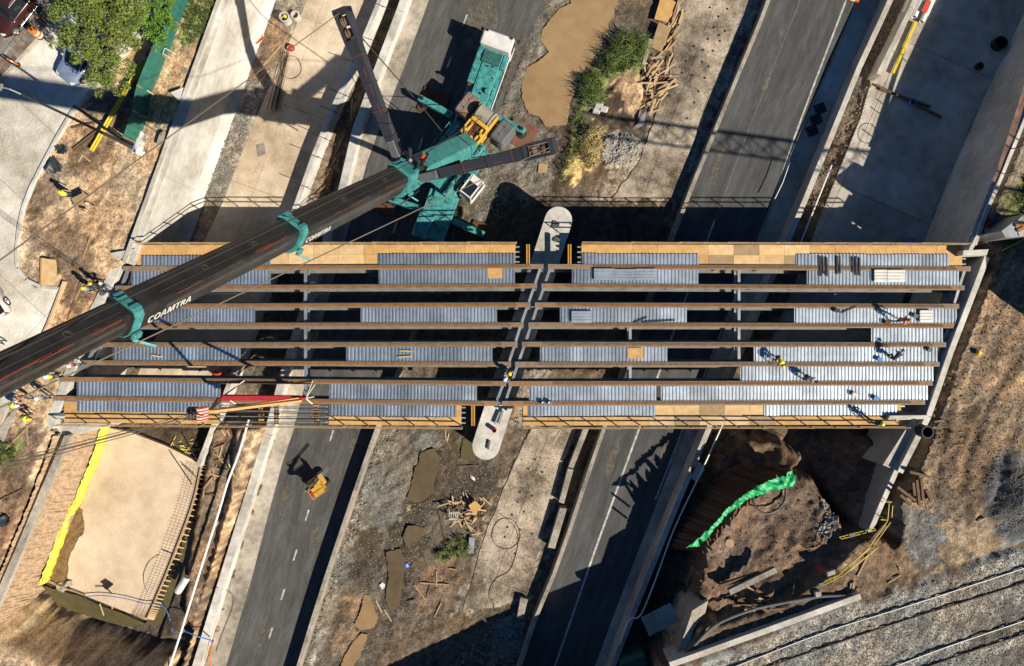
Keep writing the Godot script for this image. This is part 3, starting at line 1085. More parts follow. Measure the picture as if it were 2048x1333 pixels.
func dash(parent, tab: Array, y0: float, y1: float, w: float, m: Material, n := "lane_line"):
	var st := ST()
	var L := lineof(tab, y0, y1, 0.008, 40.0, -w / 2)
	var R := lineof(tab, y0, y1, 0.008, 40.0, w / 2)
	strip(st, L, R)
	obj(n, st, m, parent)

func build_setting():
	rng.seed = 11
	# ------------------------------------------------ roads
	var st := ST()
	strip(st, lineof(L_ASPH, -450, 1700, 0.0), lineof(L_MEDL, -450, 1700, 0.0), 3)
	var lroad := struct("road", st, M.asphalt_old)
	for y in [40, 125, 205, 287, 372, 455, 538, 620, 705, 790, 872, 951, 1031, 1111, 1190, 1267, 1345]:
		dash(lroad, L_DASH, y - 11, y + 11, 0.14, M.line)
	st = ST()
	strip(st, lineof(R_BARR, -450, 1700, 0.0), lineof(R_ASPH, -450, 1700, 0.0), 3)
	var rroad := struct("road", st, M.asphalt)
	dash(rroad, R_MID, 440, 1700, 0.17, M.line)
	dash(rroad, R_MID, -100, 440, 0.07, M.line_old)
	dash(rroad, R_EDGE, -400, 1000, 0.15, M.line)
	# dried mud carried onto the asphalt
	for q in [[[935, 10], [985, 0], [1000, 40], [960, 110], [930, 90]], [[1010, 120], [1060, 60], [1040, 110], [1010, 190], [1000, 170]], [[700, 880], [735, 870], [715, 930], [700, 925]], [[622, 1060], [640, 1050], [630, 1095], [618, 1090]], [[560, 1000], [575, 960], [582, 980], [560, 1040]], [[1560, 60], [1572, 40], [1530, 190], [1522, 180]], [[1440, 300], [1455, 290], [1430, 370], [1415, 375]], [[1232, 880], [1245, 870], [1215, 960], [1205, 950]], [[1330, 880], [1342, 885], [1325, 930], [1316, 920]], [[520, 1260], [535, 1220], [530, 1280], [512, 1310]]]:
		st = ST()
		prism(st, wobble(q, 0.007, 0.22, 6), 0.004)
		struct("dried_mud", st, M.dried_mud)
	# gutters and side paths
	st = ST()
	strip(st, lineof(L_BARR, -450, 1700, 0.012, 60, 0.3), lineof(L_ASPH, -450, 1700, 0.012), 1)
	struct("gutter", st, M.gutter)
	st = ST()
	strip(st, lineof(R_ASPH, -450, 1700, 0.012), lineof(R_WALL3, -450, 1700, 0.012), 1)
	struct("gutter", st, M.slab_grey)
	# thin pale kerb between asphalt and side path
	var kb := structnode("kerb")
	wall_run(kb, "kerb_stone", lineof(R_ASPH, -450, 930, 0.0, 25), 1.0, 0.14, 0.1, -0.1, 1.6, tones(M.concrete_old, 3, 0.12))
	# ------------------------------------------------ low walls beside the roads
	var cn := tones(M.concrete_new, 3, 0.05)
	var co := tones(M.concrete_old, 3, 0.1)
	var w := thing("barrier_wall", "pale concrete wall with rounded top along the road gutter beside the drainage ditch", "wall")
	wall_run(w, "segment", lineof(L_BARR, -450, 1700, 0.0, 12, -0.42), -1.0, 0.78, 0.85, -0.9, 5.0, cn, 0.04)
	w = thing("ditch_wall", "thin pale concrete wall between the tan slab and the ditch", "wall")
	wall_run(w, "segment", lineof(L_THIN, -450, 925, 0.0, 12, -0.25), -1.0, 0.45, 1.25, -0.9, 4.0, cn, 0.02)
	w = thing("median_barrier", "weathered concrete barrier between the asphalt road and the muddy central strip", "barrier")
	wall_run(w, "segment", lineof(L_MEDL, 640, 1700, 0.0, 12, 0.0), -1.0, 0.42, 1.05, -0.15, 3.2, co, 0.05)
	w = thing("median_barrier", "weathered concrete barrier along the road with the solid white line", "barrier")
	wall_run(w, "segment", lineof(R_BARR, -450, 1700, 0.0, 12, -0.2), -1.0, 0.42, 0.95, -0.15, 3.2, co, 0.05)
	w = thing("path_wall", "tall concrete wall shading the narrow path beside the road", "wall")
	wall_run(w, "segment", lineof(R_WALL3, -450, 1700, 0.0, 12, 0.0), -1.0, 0.5, 1.6, -0.6, 5.0, tones(M.concrete, 3, 0.05), 0.03)
	w = thing("slab_edge_wall", "pale upstand wall at the edge of the shaded grey slab", "wall")
	wall_run(w, "segment", lineof(R_SLABL, -450, 158, 0.0, 12, -0.3), -1.0, 0.45, 1.2, -0.6, 5.0, tones(M.concrete, 3, 0.05), 0.03)
	# rusty starter bars along the unfinished edge of that slab
	st = ST()
	for p in lineof(R_SLABL, 165, 470, 0.0, 7, -0.25):
		for s in 2:
			var q: Vector3 = p + Vector3(rng.randf_range(-0.1, 0.2), 0, rng.randf_range(-0.1, 0.1))
			tube(st, [q, q + Vector3(rng.randf_range(-0.15, 0.15), rng.randf_range(0.5, 0.8), rng.randf_range(-0.1, 0.1))], 0.012, 4, false)
	tag(obj("starter_bars", st, M.rust_dark), "row of rusty starter bars along the slab edge by the ditch", "rebar", "", "stuff")
	# ------------------------------------------------ slabs
	var dirv := Vector2(-0.345, 0.94)
	var slab := structnode("concrete_slab")
	var poly := []
	for y in [-420, -150, 7, 130, 263, 402, 560, 735, 770]:
		poly.append(P(lx(L_SLABL, y), y, 0.0))
	for y in [770, 735, 415, 263, 149, 0, -420]:
		poly.append(P(lx(L_THIN, y), y, 0.0) + Vector3(-0.2, 0, 0))
	paved(slab, "panel", poly, dirv, 7.3, 4.6, 0.025, 0.3, tones(M.slab_tan, 4, 0.045))
	slab = structnode("concrete_slab")
	poly = []
	for y in [-420, 0, 155, 236, 400, 620, 860]:
		poly.append(P(lx(R_SLABL, y), y, 0.0))
	for y in [860, 700, 450, 236, 68, -420]:
		poly.append(P(lx(R_WALL, y), y, 0.0))
	paved(slab, "panel", poly, Vector2(-0.4, 0.917), 13.0, 9.0, 0.04, 0.3, tones(M.slab_grey, 3, 0.04))
	# old slabs of the central strip
	for q in [[[1352, -200], [1580, -200], [1490, 0], [1420, 180], [1348, 396], [1225, 396], [1275, 330], [1306, 250], [1340, 150], [1352, 60]], [[1064, 858], [1152, 858], [1114, 960], [1090, 1050], [1066, 1160], [1052, 1190], [1000, 1215], [925, 1222], [960, 1100], [1006, 980]]]:
		slab = structnode("old_slab")
		paved(slab, "panel", wobble(q, 0.1, 0.12, 5), dirv, 14.0, 2.9, 0.03, 0.2, tones(M.old_slab, 3, 0.06), 0.0, 0.008)
	# ------------------------------------------------ retaining walls of the cutting
	w = thing("retaining_wall", "tall white concrete retaining wall lit by the sun beside the tan slab", "wall")
	var foot := lineof(L_WALL, -450, 545, 0.0, 20)
	wall_run(w, "wall_panel", foot, 1.0, 0.55, 5.75, -0.2, 6.0, tones(M.concrete_new, 3, 0.03))
	# slanted kicker along its foot and a capping rail
	st = ST()
	for i in foot.size() - 1:
		var a: Vector3 = foot[i]; var b: Vector3 = foot[i + 1]
		var nx := Vector3(0.95, 0, 0.33)
		quad(st, a + Vector3(0, 0.9, 0) - nx * 0.0, b + Vector3(0, 0.9, 0), b + nx * 0.5, a + nx * 0.5)
		quad(st, a + nx * 0.5, b + nx * 0.5, b + nx * 0.5 + Vector3.DOWN * 0.3, a + nx * 0.5 + Vector3.DOWN * 0.3)
	obj("kicker", st, M.concrete_new, w)
	st = ST()
	for i in foot.size() - 1:
		var a: Vector3 = foot[i] + Vector3(-0.55, 5.753, -0.19); var b: Vector3 = foot[i + 1] + Vector3(-0.55, 5.753, -0.19)
		beam(st, a + Vector3(0, 0.11, 0), b + Vector3(0, 0.11, 0), 0.3, 0.22)
	obj("coping", st, M.concrete, w)
	w = thing("retaining_wall", "tall grey concrete retaining wall in shade beside the dark slab", "wall")
	foot = lineof(R_WALL, -450, 505, 0.0, 20)
	wall_run(w, "wall_panel", foot, -1.0, 0.5, 5.85, -0.2, 7.0, tones(M.concrete_new, 3, 0.04))
	st = ST()
	for i in foot.size() - 1:
		beam(st, foot[i] + Vector3(0.42, 5.96, 0.15), foot[i + 1] + Vector3(0.42, 5.96, 0.15), 0.26, 0.2)
	obj("coping", st, M.concrete_new, w)
	# wall that goes on past the bridge, and the low end of it
	w = thing("wing_wall", "narrow concrete wall running from the abutment to the yellow handrail", "wall")
	wall_run(w, "wall_panel", [P(1792, 925, 5.3), P(1752, 1015, 5.3), P(1733, 1062, 5.3)], -1.0, 0.4, 5.5, -0.2, 3.0, M.concrete)
	# ------------------------------------------------ street above the wall
	var H := 5.68
	var street := structnode("street")
	poly = PP([[-300, 495], [0, 169], [150, 6], [222, -72], [400, -80], [270, 75], [189, 172], [142, 223], [78, 338], [51, 395], [36, 450], [30, 524], [44, 555], [68, 575], [112, 580], [127, 562], [95, 646], [60, 720], [0, 850], [-300, 850]], H)
	paved(street, "panel", poly, Vector2(115, -125), 5.2, 3.5, 0.025, 0.25, tones(M.street, 4, 0.04))
	# kerb with painted edge along the earth side
	var kerb := structnode("kerb")
	var kl := smooth_path(PP([[300, 40], [189, 172], [142, 223], [78, 338], [51, 395], [36, 450], [30, 524], [44, 555], [68, 575], [112, 580]], H), 3)
	wall_run(kerb, "kerb_stone", kl, -1.0, 0.26, 5.83, 5.3, 1.0, tones(M.concrete_new, 3, 0.06))
	kerb = structnode("kerb")
	wall_run(kerb, "kerb_stone", smooth_path(PP([[-60, 234], [0, 169], [60, 104], [115, 44], [190, -37]], H), 4), -1.0, 0.3, 5.82, 5.3, 1.0, tones(M.gutter, 3, 0.06))
	kerb = structnode("kerb")
	wall_run(kerb, "kerb_stone", smooth_path(PP([[127, 562], [95, 646], [62, 718]], H), 4), -1.0, 0.2, 5.85, 5.3, 1.0, tones(M.timber_pale, 2, 0.06))
	var pv := structnode("pavement")
	paved(pv, "paver", PP([[-40, 205], [0, 160], [108, 42], [150, -6], [110, -10], [57, 48], [29, 74], [0, 112], [-40, 150]], 5.78), Vector2(115, -125), 0.42, 0.42, 0.02, 0.1, tones(M.brick_paver, 2, 0.2) + tones(M.grey_paver, 4, 0.2), 0.0, 0.004)
	sheet("street_beyond", [[-300, 420], [-40, 148], [0, 110], [29, 72], [57, 46], [112, -14], [150, -60], [-300, -60]], 5.7, M.grey_paver, 0.2)
	sheet("earth_pad", [[-300, 860], [0, 855], [40, 800], [20, 850], [0, 900], [-300, 1000]], 5.64, M.concrete_old, 0.2)
	# ------------------------------------------------ the pit slab
	var ps := structnode("pit_slab")
	poly = PP([[212, 856], [262, 866], [330, 892], [402, 928], [384, 1009], [344, 1118], [308, 1205], [292, 1241], [138, 1180], [90, 1163], [120, 1090], [165, 985]], 0.75)
	paved(ps, "panel", poly, Vector2(-0.345, 0.94), 40, 30, 0.0, 0.5, [M.pit_slab])
	# formwork ties along its edge
	st = ST()
	var edge := smooth_path(PP([[402, 930], [384, 1009], [344, 1118], [308, 1205], [293, 1238]], 0.75), 9)
	for i in edge.size() - 1:
		beam(st, edge[i] + Vector3(0.03, 0.02, 0), edge[i + 1] + Vector3(0.03, 0.02, 0), 0.06, 0.3)
	var fw := thing("edge_formwork", "timber edge form with short struts along the tan pit slab", "formwork")
	obj("edge_board", st, M.timber, fw)
	for i in edge.size():
		if i % 1 == 0:
			st = ST()
			var q: Vector3 = edge[i]
			beam(st, q + Vector3(0.05, -0.05, 0), q + Vector3(0.5, -0.2, 0.16), 0.09, 0.06)
			obj("strut", st, M.timber_pale, fw)
	# rebar mesh lying along the same edge
	var mesh := ST()
	for i in edge.size():
		var q: Vector3 = edge[i]
		for s in 2:
			var qq: Vector3 = q.lerp(edge[min(i + 1, edge.size() - 1)], s / 2.0)
			tube(mesh, [qq + Vector3(-0.1, 0.02, 0), qq + Vector3(-1.3, 0.02, -0.35)], 0.006, 3, false)
	for k in 4:
		var l := []
		for q in edge:
			l.append(q + Vector3(-0.25 - 0.28 * k, 0.03, -0.1 * k))
		tube(mesh, l, 0.006, 3, false)
	tag(obj("rebar_mesh", mesh, M.rust_dark), "thin rebar mesh lying along the edge of the pit slab", "rebar", "", "stuff")
	# the freshly dug face of the pit, combed by the digger's teeth
	var ct := smooth_path(cut_face[0], 30); var cb := smooth_path(cut_face[1], 30)
	var nzc := FastNoiseLite.new(); nzc.seed = 77; nzc.frequency = 1.4; nzc.fractal_octaves = 3
	var prevr := []
	st = ST()
	for i in ct.size():
		var row := []
		for k in 9:
			var f := k / 8.0
			var p: Vector3 = (ct[i] + Vector3(-0.45, 0.2, 0)).lerp(cb[i] + Vector3(0.12, -0.2, 0), f)
			var comb := sin(i * 2.1 + nzc.get_noise_2d(i * 0.2, f * 2.0) * 3.0) * 0.045
			p += Vector3(comb + nzc.get_noise_2d(p.z * 1.2, f * 3.0) * 0.12, 0, 0)
			row.append(p)
		if i > 0:
			for k in 8:
				quad(st, prevr[k], row[k], row[k + 1], prevr[k + 1])
		prevr = row
	struct("cut_face", st, mat(0.62, 0.45, 0.29, 0.97, 0, tcache["soil"], 0.25))
	# muddy film of dried silt on the slab is real mud: a low uneven sheet
	st = ST()
	prism(st, wobble([[158, 1015], [165, 1020], [168, 1060], [150, 1090], [137, 1120], [134, 1160], [140, 1176], [88, 1162], [110, 1110], [140, 1050], [150, 1020]], 0.765, 0.12), 0.03)
	struct("mud", st, mat(0.3, 0.19, 0.09, 0.6, 0, tcache["soil"], 0.2))
	# ------------------------------------------------ water
	pool([[1142, -60], [1245, -60], [1236, 0], [1216, 57], [1199, 101], [1162, 149], [1142, 203], [1132, 250], [1091, 253], [1078, 233], [1057, 226], [1044, 196], [1044, 169], [1054, 135], [1081, 118], [1098, 105], [1081, 81], [1084, 61], [1101, 37], [1118, 17], [1142, 7]], 0.07, M.water_tan)
	pool([[842, 905], [868, 898], [880, 918], [866, 985], [848, 1003], [828, 1006], [815, 998], [826, 950]], 0.1, M.water_brown)
	pool([[815, 1052], [850, 1055], [840, 1080], [812, 1095], [805, 1075]], 0.09, M.water_brown)
	pool([[772, 1105], [800, 1098], [812, 1130], [806, 1175], [796, 1218], [780, 1222], [770, 1200], [776, 1150]], 0.09, M.water_brown)
	pool([[728, 1190], [738, 1192], [746, 1216], [757, 1236], [748, 1256], [722, 1262], [708, 1250], [720, 1225]], 0.1, M.water_tan)
	pool([[706, 1285], [722, 1268], [736, 1270], [726, 1300], [700, 1345], [676, 1345], [688, 1315]], 0.1, M.water_tan)
	pool([[925, 878], [950, 880], [945, 922], [920, 918]], 0.08, M.water_green)
	pool([[82, 1172], [150, 1190], [290, 1248], [305, 1220], [345, 1130], [385, 1040], [388, 1110], [350, 1195], [318, 1250], [240, 1252], [120, 1216]], 0.42, M.water_green, 0.06)
	# ------------------------------------------------ railway
	var RH := 6.12
	var rails := [
		[[1500, 1321], [1652, 1263], [1808, 1214], [2060, 1132], [2300, 1050]],
		[[1560, 1325], [1700, 1277], [1808, 1241], [2060, 1162], [2300, 1082]],
		[[1795, 1330], [1900, 1291], [2060, 1237], [2300, 1155]],
		[[1850, 1335], [1950, 1300], [2060, 1264], [2300, 1183]]]
	var names := ["rail nearest the concrete ballast wall, half sunk in ballast", "second rail from the ballast wall, pale worn head", "third rail from the ballast wall, bright worn head", "fourth rail from the ballast wall, farthest out on the ballast"]
	for i in 4:
		var r := thing("rail", names[i], "rail", Vector3.ZERO, 0, "rails of the two tracks")
		var pts := smooth_path(PP(rails[i], RH), 4)
		var s1 := ST(); var s2 := ST()
		# run on past the picture, to the railway bridge
		var d0: Vector3 = (pts[0] - pts[1]).normalized()
		pts.push_front(pts[0] + d0 * 45.0)
		for k in pts.size() - 1:
			beam(s1, pts[k] + Vector3.UP * 0.11, pts[k + 1] + Vector3.UP * 0.11, 0.06, 0.03)
			beam(s2, pts[k] + Vector3.UP * 0.05, pts[k + 1] + Vector3.UP * 0.05, 0.03, 0.12)
		obj("rail_head", s1, M.rail_steel if i == 0 or i == 2 else M.rail_rust, r)
		obj("rail_web", s2, M.rail_rust, r)
	w = thing("ballast_wall", "long white concrete wall holding up the railway ballast", "wall")
	wall_run(w, "wall_panel", PP([[1720, 1196], [1600, 1240], [1500, 1277], [1400, 1312], [1340, 1333]], 6.0), 1.0, 0.45, 6.3, 4.2, 4.0, M.concrete)
	# railway bridge that carries the tracks over the cutting, just past the picture
	var rb := thing("railway_bridge", "railway bridge across the cutting beyond the ballast wall", "bridge")
	st = ST()
	prism(st, [Vector3(13.2, 6.05, 24.6), Vector3(7.2, 6.05, 27.3), Vector3(4.4, 6.05, 28.2), Vector3(3.6, 6.05, 27.8), Vector3(-5.6, 6.05, 32.2), Vector3(-38, 6.05, 46.0), Vector3(-34, 6.05, 56.0), Vector3(0, 6.05, 42.0), Vector3(20, 6.05, 34.0)], 1.4, true)
	obj("deck", st, M.concrete, rb)
	st = ST()
	beam(st, Vector3(-5.6, 6.4, 32.3), Vector3(-37, 6.4, 45.8), 0.3, 0.7)
	beam(st, Vector3(13.0, 6.4, 24.9), Vector3(4.6, 6.4, 28.3), 0.3, 0.7)
	obj("parapet", st, M.concrete, rb)
	# lug prints of the machines across the field
	for off in [0.0, 42.0]:
		var tr := smooth_path(PP([[1872 + off, 900], [1880 + off, 860], [1895 + off, 790], [1950 + off * 0.9, 690], [2010 + off * 0.8, 600], [2080 + off * 0.6, 540]], 5.8), 24)
		st = ST()
		var acc := 0.0
		for i in tr.size() - 1:
			acc += tr[i].distance_to(tr[i + 1])
			if acc > 0.4:
				acc = 0.0
				var dv: Vector3 = (tr[i + 1] - tr[i]).normalized()
				var sv := Vector3(-dv.z, 0, dv.x)
				var c: Vector3 = tr[i]
				c.y = height_at(c.x, c.z) + rng.randf_range(-0.03, 0.01)
				beam(st, c - sv * 0.36 - dv * 0.12, c + sv * 0.36 + dv * rng.randf_range(0.05, 0.15), rng.randf_range(0.1, 0.18), 0.09)
		struct("tyre_track", st, M.track_soil)
	# stones, told apart but past counting
	_stones("rubble_stones", "loose rubble and stones along the muddy strip beside the road", [[764, 862], [800, 862], [735, 1010], [690, 1120], [650, 1215], [620, 1333], [600, 1333], [650, 1176], [708, 1004]], 2600, 0.03, 0.13, M.stone)
	_stones("rubble_stones", "scattered stones on the mud below the bridge", [[790, 870], [1000, 930], [960, 1100], [900, 1230], [700, 1320], [660, 1320], [740, 1140]], 5200, 0.02, 0.08, M.stone)
	_stones("rubble_stones", "pale chips of concrete strewn on the mud below the bridge", [[775, 862], [890, 862], [960, 940], [950, 1000], [900, 1230], [700, 1330], [620, 1330], [700, 1080]], 4200, 0.015, 0.07, M.stone_pale)
	_stones("rubble_stones", "pale chips strewn on the bank beside the crane and pool", [[1085, 20], [1140, 0], [1048, 150], [1044, 200], [1060, 240], [1150, 290], [1120, 390], [1000, 440], [960, 440], [960, 330], [1003, 215]], 1800, 0.015, 0.07, M.stone_pale)
	_stones("rubble_stones", "pale chips strewn on the field by the abutment", [[1870, 850], [1950, 600], [2048, 560], [2048, 900], [1900, 1060], [1830, 1000]], 1500, 0.015, 0.06, M.stone_pale)
	_stones("rubble_stones", "pale broken concrete heaped on the central strip by the dry grass", [[1208, 272], [1262, 268], [1288, 290], [1268, 326], [1215, 335], [1196, 305]], 700, 0.05, 0.22, M.stone_pale)
	_stones("rubble_stones", "stones on the bank between the pool and the road with the crane", [[1081, 20], [1140, 0], [1098, 60], [1048, 150], [1044, 200], [1060, 240], [1110, 290], [1090, 390], [1000, 440], [960, 440], [960, 330], [1003, 215]], 3000, 0.02, 0.1, M.stone)
	_stones("rubble_stones", "white gravel under the middle of the bridge beside the pier", [[1040, 728], [1110, 728], [1075, 790], [1045, 850], [1025, 850]], 900, 0.03, 0.1, M.stone_pale)
	_stones("rubble_stones", "rubble in the dark ditch along the shaded path wall", [[1790, 0], [1815, 0], [1740, 170], [1640, 420], [1600, 460], [1640, 330], [1720, 160]], 1200, 0.03, 0.14, M.stone)
	_stones("rubble_stones", "broken concrete along the foot of the white retaining wall", [[510, 150], [545, 130], [500, 260], [445, 400], [405, 400], [460, 260]], 900, 0.03, 0.16, M.stone)
	_stones("rubble_stones", "stones strewn on the brown earth mound by the green sheet", [[1410, 1095], [1500, 1000], [1600, 960], [1660, 1010], [1640, 1100], [1500, 1180], [1400, 1180]], 1100, 0.02, 0.09, M.stone_dark)
	_stones("rubble_stones", "pale lumps of cement on the edge of the earth mound", [[1640, 1000], [1660, 1005], [1672, 1040], [1665, 1075], [1640, 1080], [1635, 1060], [1655, 1040]], 90, 0.12, 0.3, M.stone_pale)
	_stones("rubble_stones", "stones scattered over the tan earth above the wall", [[150, 260], [260, 200], [290, 300], [230, 480], [100, 560], [60, 470], [80, 360]], 2600, 0.015, 0.06, M.stone)
	_stones("rubble_stones", "clods and stones on the field beside the abutment", [[1870, 850], [1950, 600], [2048, 560], [2048, 900], [1900, 1060], [1830, 1000]], 4200, 0.02, 0.08, M.stone_dark)
	_stones("rubble_stones", "debris at the bottom of the ditch by the road gutter", [[785, 5], [800, 5], [690, 300], [640, 450], [625, 450], [690, 260]], 700, 0.03, 0.12, M.stone_dark)
	_stones("rubble_stones", "small stones strewn over the old tan slab of the central strip", [[1345, 0], [1485, 0], [1420, 180], [1345, 395], [1200, 395], [1290, 300], [1330, 150]], 1800, 0.015, 0.06, M.stone, 0.07)
	_stones("rubble_stones", "small stones strewn over the old slab below the bridge", [[1060, 860], [1150, 860], [1070, 1160], [990, 1225], [915, 1225], [1000, 980]], 1500, 0.015, 0.06, M.stone_dark, 0.05)
	_stones("rubble_stones", "rubble in the shade of the railway bridge", [[990, 1245], [1058, 1215], [1030, 1333], [900, 1333]], 500, 0.05, 0.25, M.stone)
	_stones("ballast_stones", "grey railway ballast between and beside the rails", [[1420, 1333], [1720, 1205], [1850, 1170], [2060, 1090], [2060, 1345], [1420, 1345]], 16000, 0.03, 0.07, M.gravel)
	_stones("gravel_stones", "grey crushed gravel heaped on the field", [[1785, 1035], [1885, 1010], [1880, 1120], [1850, 1140], [1815, 1115]], 2500, 0.02, 0.055, M.gravel)
	_stones("gravel_stones", "dark heap of gravel at the edge of the field by the railway", [[1985, 1020], [2010, 960], [2060, 920], [2060, 1080], [2000, 1075]], 2800, 0.02, 0.06, M.gravel)

func _stones(n: String, label: String, list: Array, count: int, r0: float, r1: float, m: Material, lift := 0.0):
	# one object of real stones laid on the ground
	var p2 := PackedVector2Array()
	var x0 := 1e9; var x1 := -1e9; var y0 := 1e9; var y1 := -1e9
	for q in list:
		p2.append(Vector2(q[0], q[1]))
		x0 = min(x0, q[0]); x1 = max(x1, q[0]); y0 = min(y0, q[1]); y1 = max(y1, q[1])
	var mm := MultiMesh.new()
	mm.transform_format = MultiMesh.TRANSFORM_3D
	mm.mesh = _stone_mesh()
	var xf := []
	var tries := 0
	while xf.size() < count and tries < count * 6:
		tries += 1
		var q := Vector2(rng.randf_range(x0, x1), rng.randf_range(y0, y1))
		if not Geometry2D.is_point_in_polygon(q, p2):
			continue
		var p := G(q.x, q.y)
		var r := r0 + (r1 - r0) * pow(rng.randf(), 2.6)
		var b := Basis.from_euler(Vector3(rng.randf() * TAU, rng.randf() * TAU, rng.randf() * TAU)).scaled(Vector3(r, r * rng.randf_range(0.5, 0.8), r * rng.randf_range(0.7, 1.2)))
		xf.append(Transform3D(b, p + Vector3(0, r * 0.25 + lift, 0)))
	mm.instance_count = xf.size()
	for i in xf.size():
		mm.set_instance_transform(i, xf[i])
	var o := MultiMeshInstance3D.new()
	o.name = numbered(n)
	o.multimesh = mm
	o.material_override = m
	add_child(o)
	tag(o, label, "rubble" if n != "ballast_stones" else "ballast", "", "stuff")

var stone_mesh: ArrayMesh
func _stone_mesh() -> ArrayMesh:
	if stone_mesh:
		return stone_mesh
	var st := ST()
	var r2 := RandomNumberGenerator.new(); r2.seed = 5
	var V := []
	for v in [Vector3(1, 0, 0), Vector3(-1, 0, 0), Vector3(0, 1, 0), Vector3(0, -1, 0), Vector3(0, 0, 1), Vector3(0, 0, -1)]:
		V.append(v * r2.randf_range(0.75, 1.15) + Vector3(r2.randf_range(-0.25, 0.25), r2.randf_range(-0.25, 0.25), r2.randf_range(-0.25, 0.25)))
	for f in [[0, 2, 4], [4, 2, 1], [1, 2, 5], [5, 2, 0], [0, 4, 3], [4, 1, 3], [1, 5, 3], [5, 0, 3]]:
		var a: Vector3 = V[f[0]]; var b: Vector3 = V[f[1]]; var c: Vector3 = V[f[2]]
		tri(st, a, b, c)
	stone_mesh = commit(st)
	return stone_mesh

# girders: y left, y right, span 1 x0 x1, span 2 x0 x1 (picture, at deck level)
var GIRD := [
	[538, 533, 245, 1087, 1096, 1942, 538],
	[577, 572, 230, 1074, 1083, 1930, 576],
	[613, 610, 214, 1061, 1070, 1919, 613],
	[651, 650, 198, 1047, 1057, 1912, 652],
	[690, 689, 180, 1035, 1044, 1893, 690],
	[726, 729, 162, 1022, 1030, 1880, 729],
	[759, 768, 122, 1012, 1017, 1866, 767],
	[797, 808, 106, 997, 1004, 1851, 805]]

var ORD := ["first", "second", "third", "fourth", "fifth", "sixth", "seventh", "eighth"]

func gline(i: int, x: float) -> float:
	# y of girder i at x; -1 and 8 are the edges of the overhang
	if i < 0:
		return 489.0
	if i > 7:
		return 852.0 if x > 500 else lerp(846.0, 852.0, clamp((x - 127.0) / 500.0, 0, 1))
	var g: Array = GIRD[i]
	if x < 1030:
		return lerp(float(g[0]), float(g[1]), clamp((x - 150.0) / 880.0, 0, 1))
	return lerp(float(g[1]), float(g[6]), clamp((x - 1030.0) / 860.0, 0, 1))

func corr_mesh(len_z: float, ribs: int, pitch: float, hgt: float) -> ArrayMesh:
	# a ribbed sheet: ribs run along z, laid along x from 0
	var st := ST()
	var px := []
	for r in ribs:
		var b := r * pitch
		px.append_array([Vector2(b, 0.0), Vector2(b + pitch * 0.36, 0.0), Vector2(b + pitch * 0.5, hgt), Vector2(b + pitch * 0.86, hgt)])
	px.append(Vector2(ribs * pitch - 0.002, 0.0))
	for i in px.size() - 1:
		var a: Vector2 = px[i]; var b: Vector2 = px[i + 1]
		quad(st, Vector3(a.x, a.y, -len_z / 2), Vector3(b.x, b.y, -len_z / 2), Vector3(b.x, b.y, len_z / 2), Vector3(a.x, a.y, len_z / 2))
	return commit(st)

func deck_run(bay: int, x0: float, x1: float, mats: Array, label: String, over := 0.0, y0 := -1.0, y1 := -1.0):
	var ya := (gline(bay - 1, (x0 + x1) / 2) + 4.5) if y0 < 0 else y0
	var yb := (gline(bay, (x0 + x1) / 2) - 4.5) if y1 < 0 else y1
	var h := DECK - 0.09
	var a := P(x0, (ya + yb) / 2, h); var b := P(x1, (ya + yb) / 2, h)
	var slope_y: float = (gline(clampi(bay, 0, 7), x1) - gline(clampi(bay, 0, 7), x0))
	a = P(x0, (ya + yb) / 2 - slope_y / 2, h); b = P(x1, (ya + yb) / 2 + slope_y / 2, h)
	var lz := (yb - ya) / FOCAL * (CAM_H - h)
	var total := a.distance_to(b)
	var nsheet: int = max(1, int(round(total / 1.04)))
	var pitch := total / (nsheet * 4)
	var root := thing("metal_deck", label, "metal decking", a, -atan2(b.z - a.z, b.x - a.x), "runs of ribbed metal decking on the girders")
	var m := corr_mesh(lz, 4, pitch, 0.07)
	for i in nsheet:
		var o := MeshInstance3D.new()
		o.mesh = m
		o.material_override = mats[rng.randi() % mats.size()]
		o.name = "sheet"
		o.position = Vector3(i * pitch * 4, rng.randf_range(0, 0.012), rng.randf_range(-0.03, 0.03))
		o.rotation = Vector3(rng.randf_range(-0.006, 0.006), rng.randf_range(-0.005, 0.005), 0)
		root.add_child(o, true)

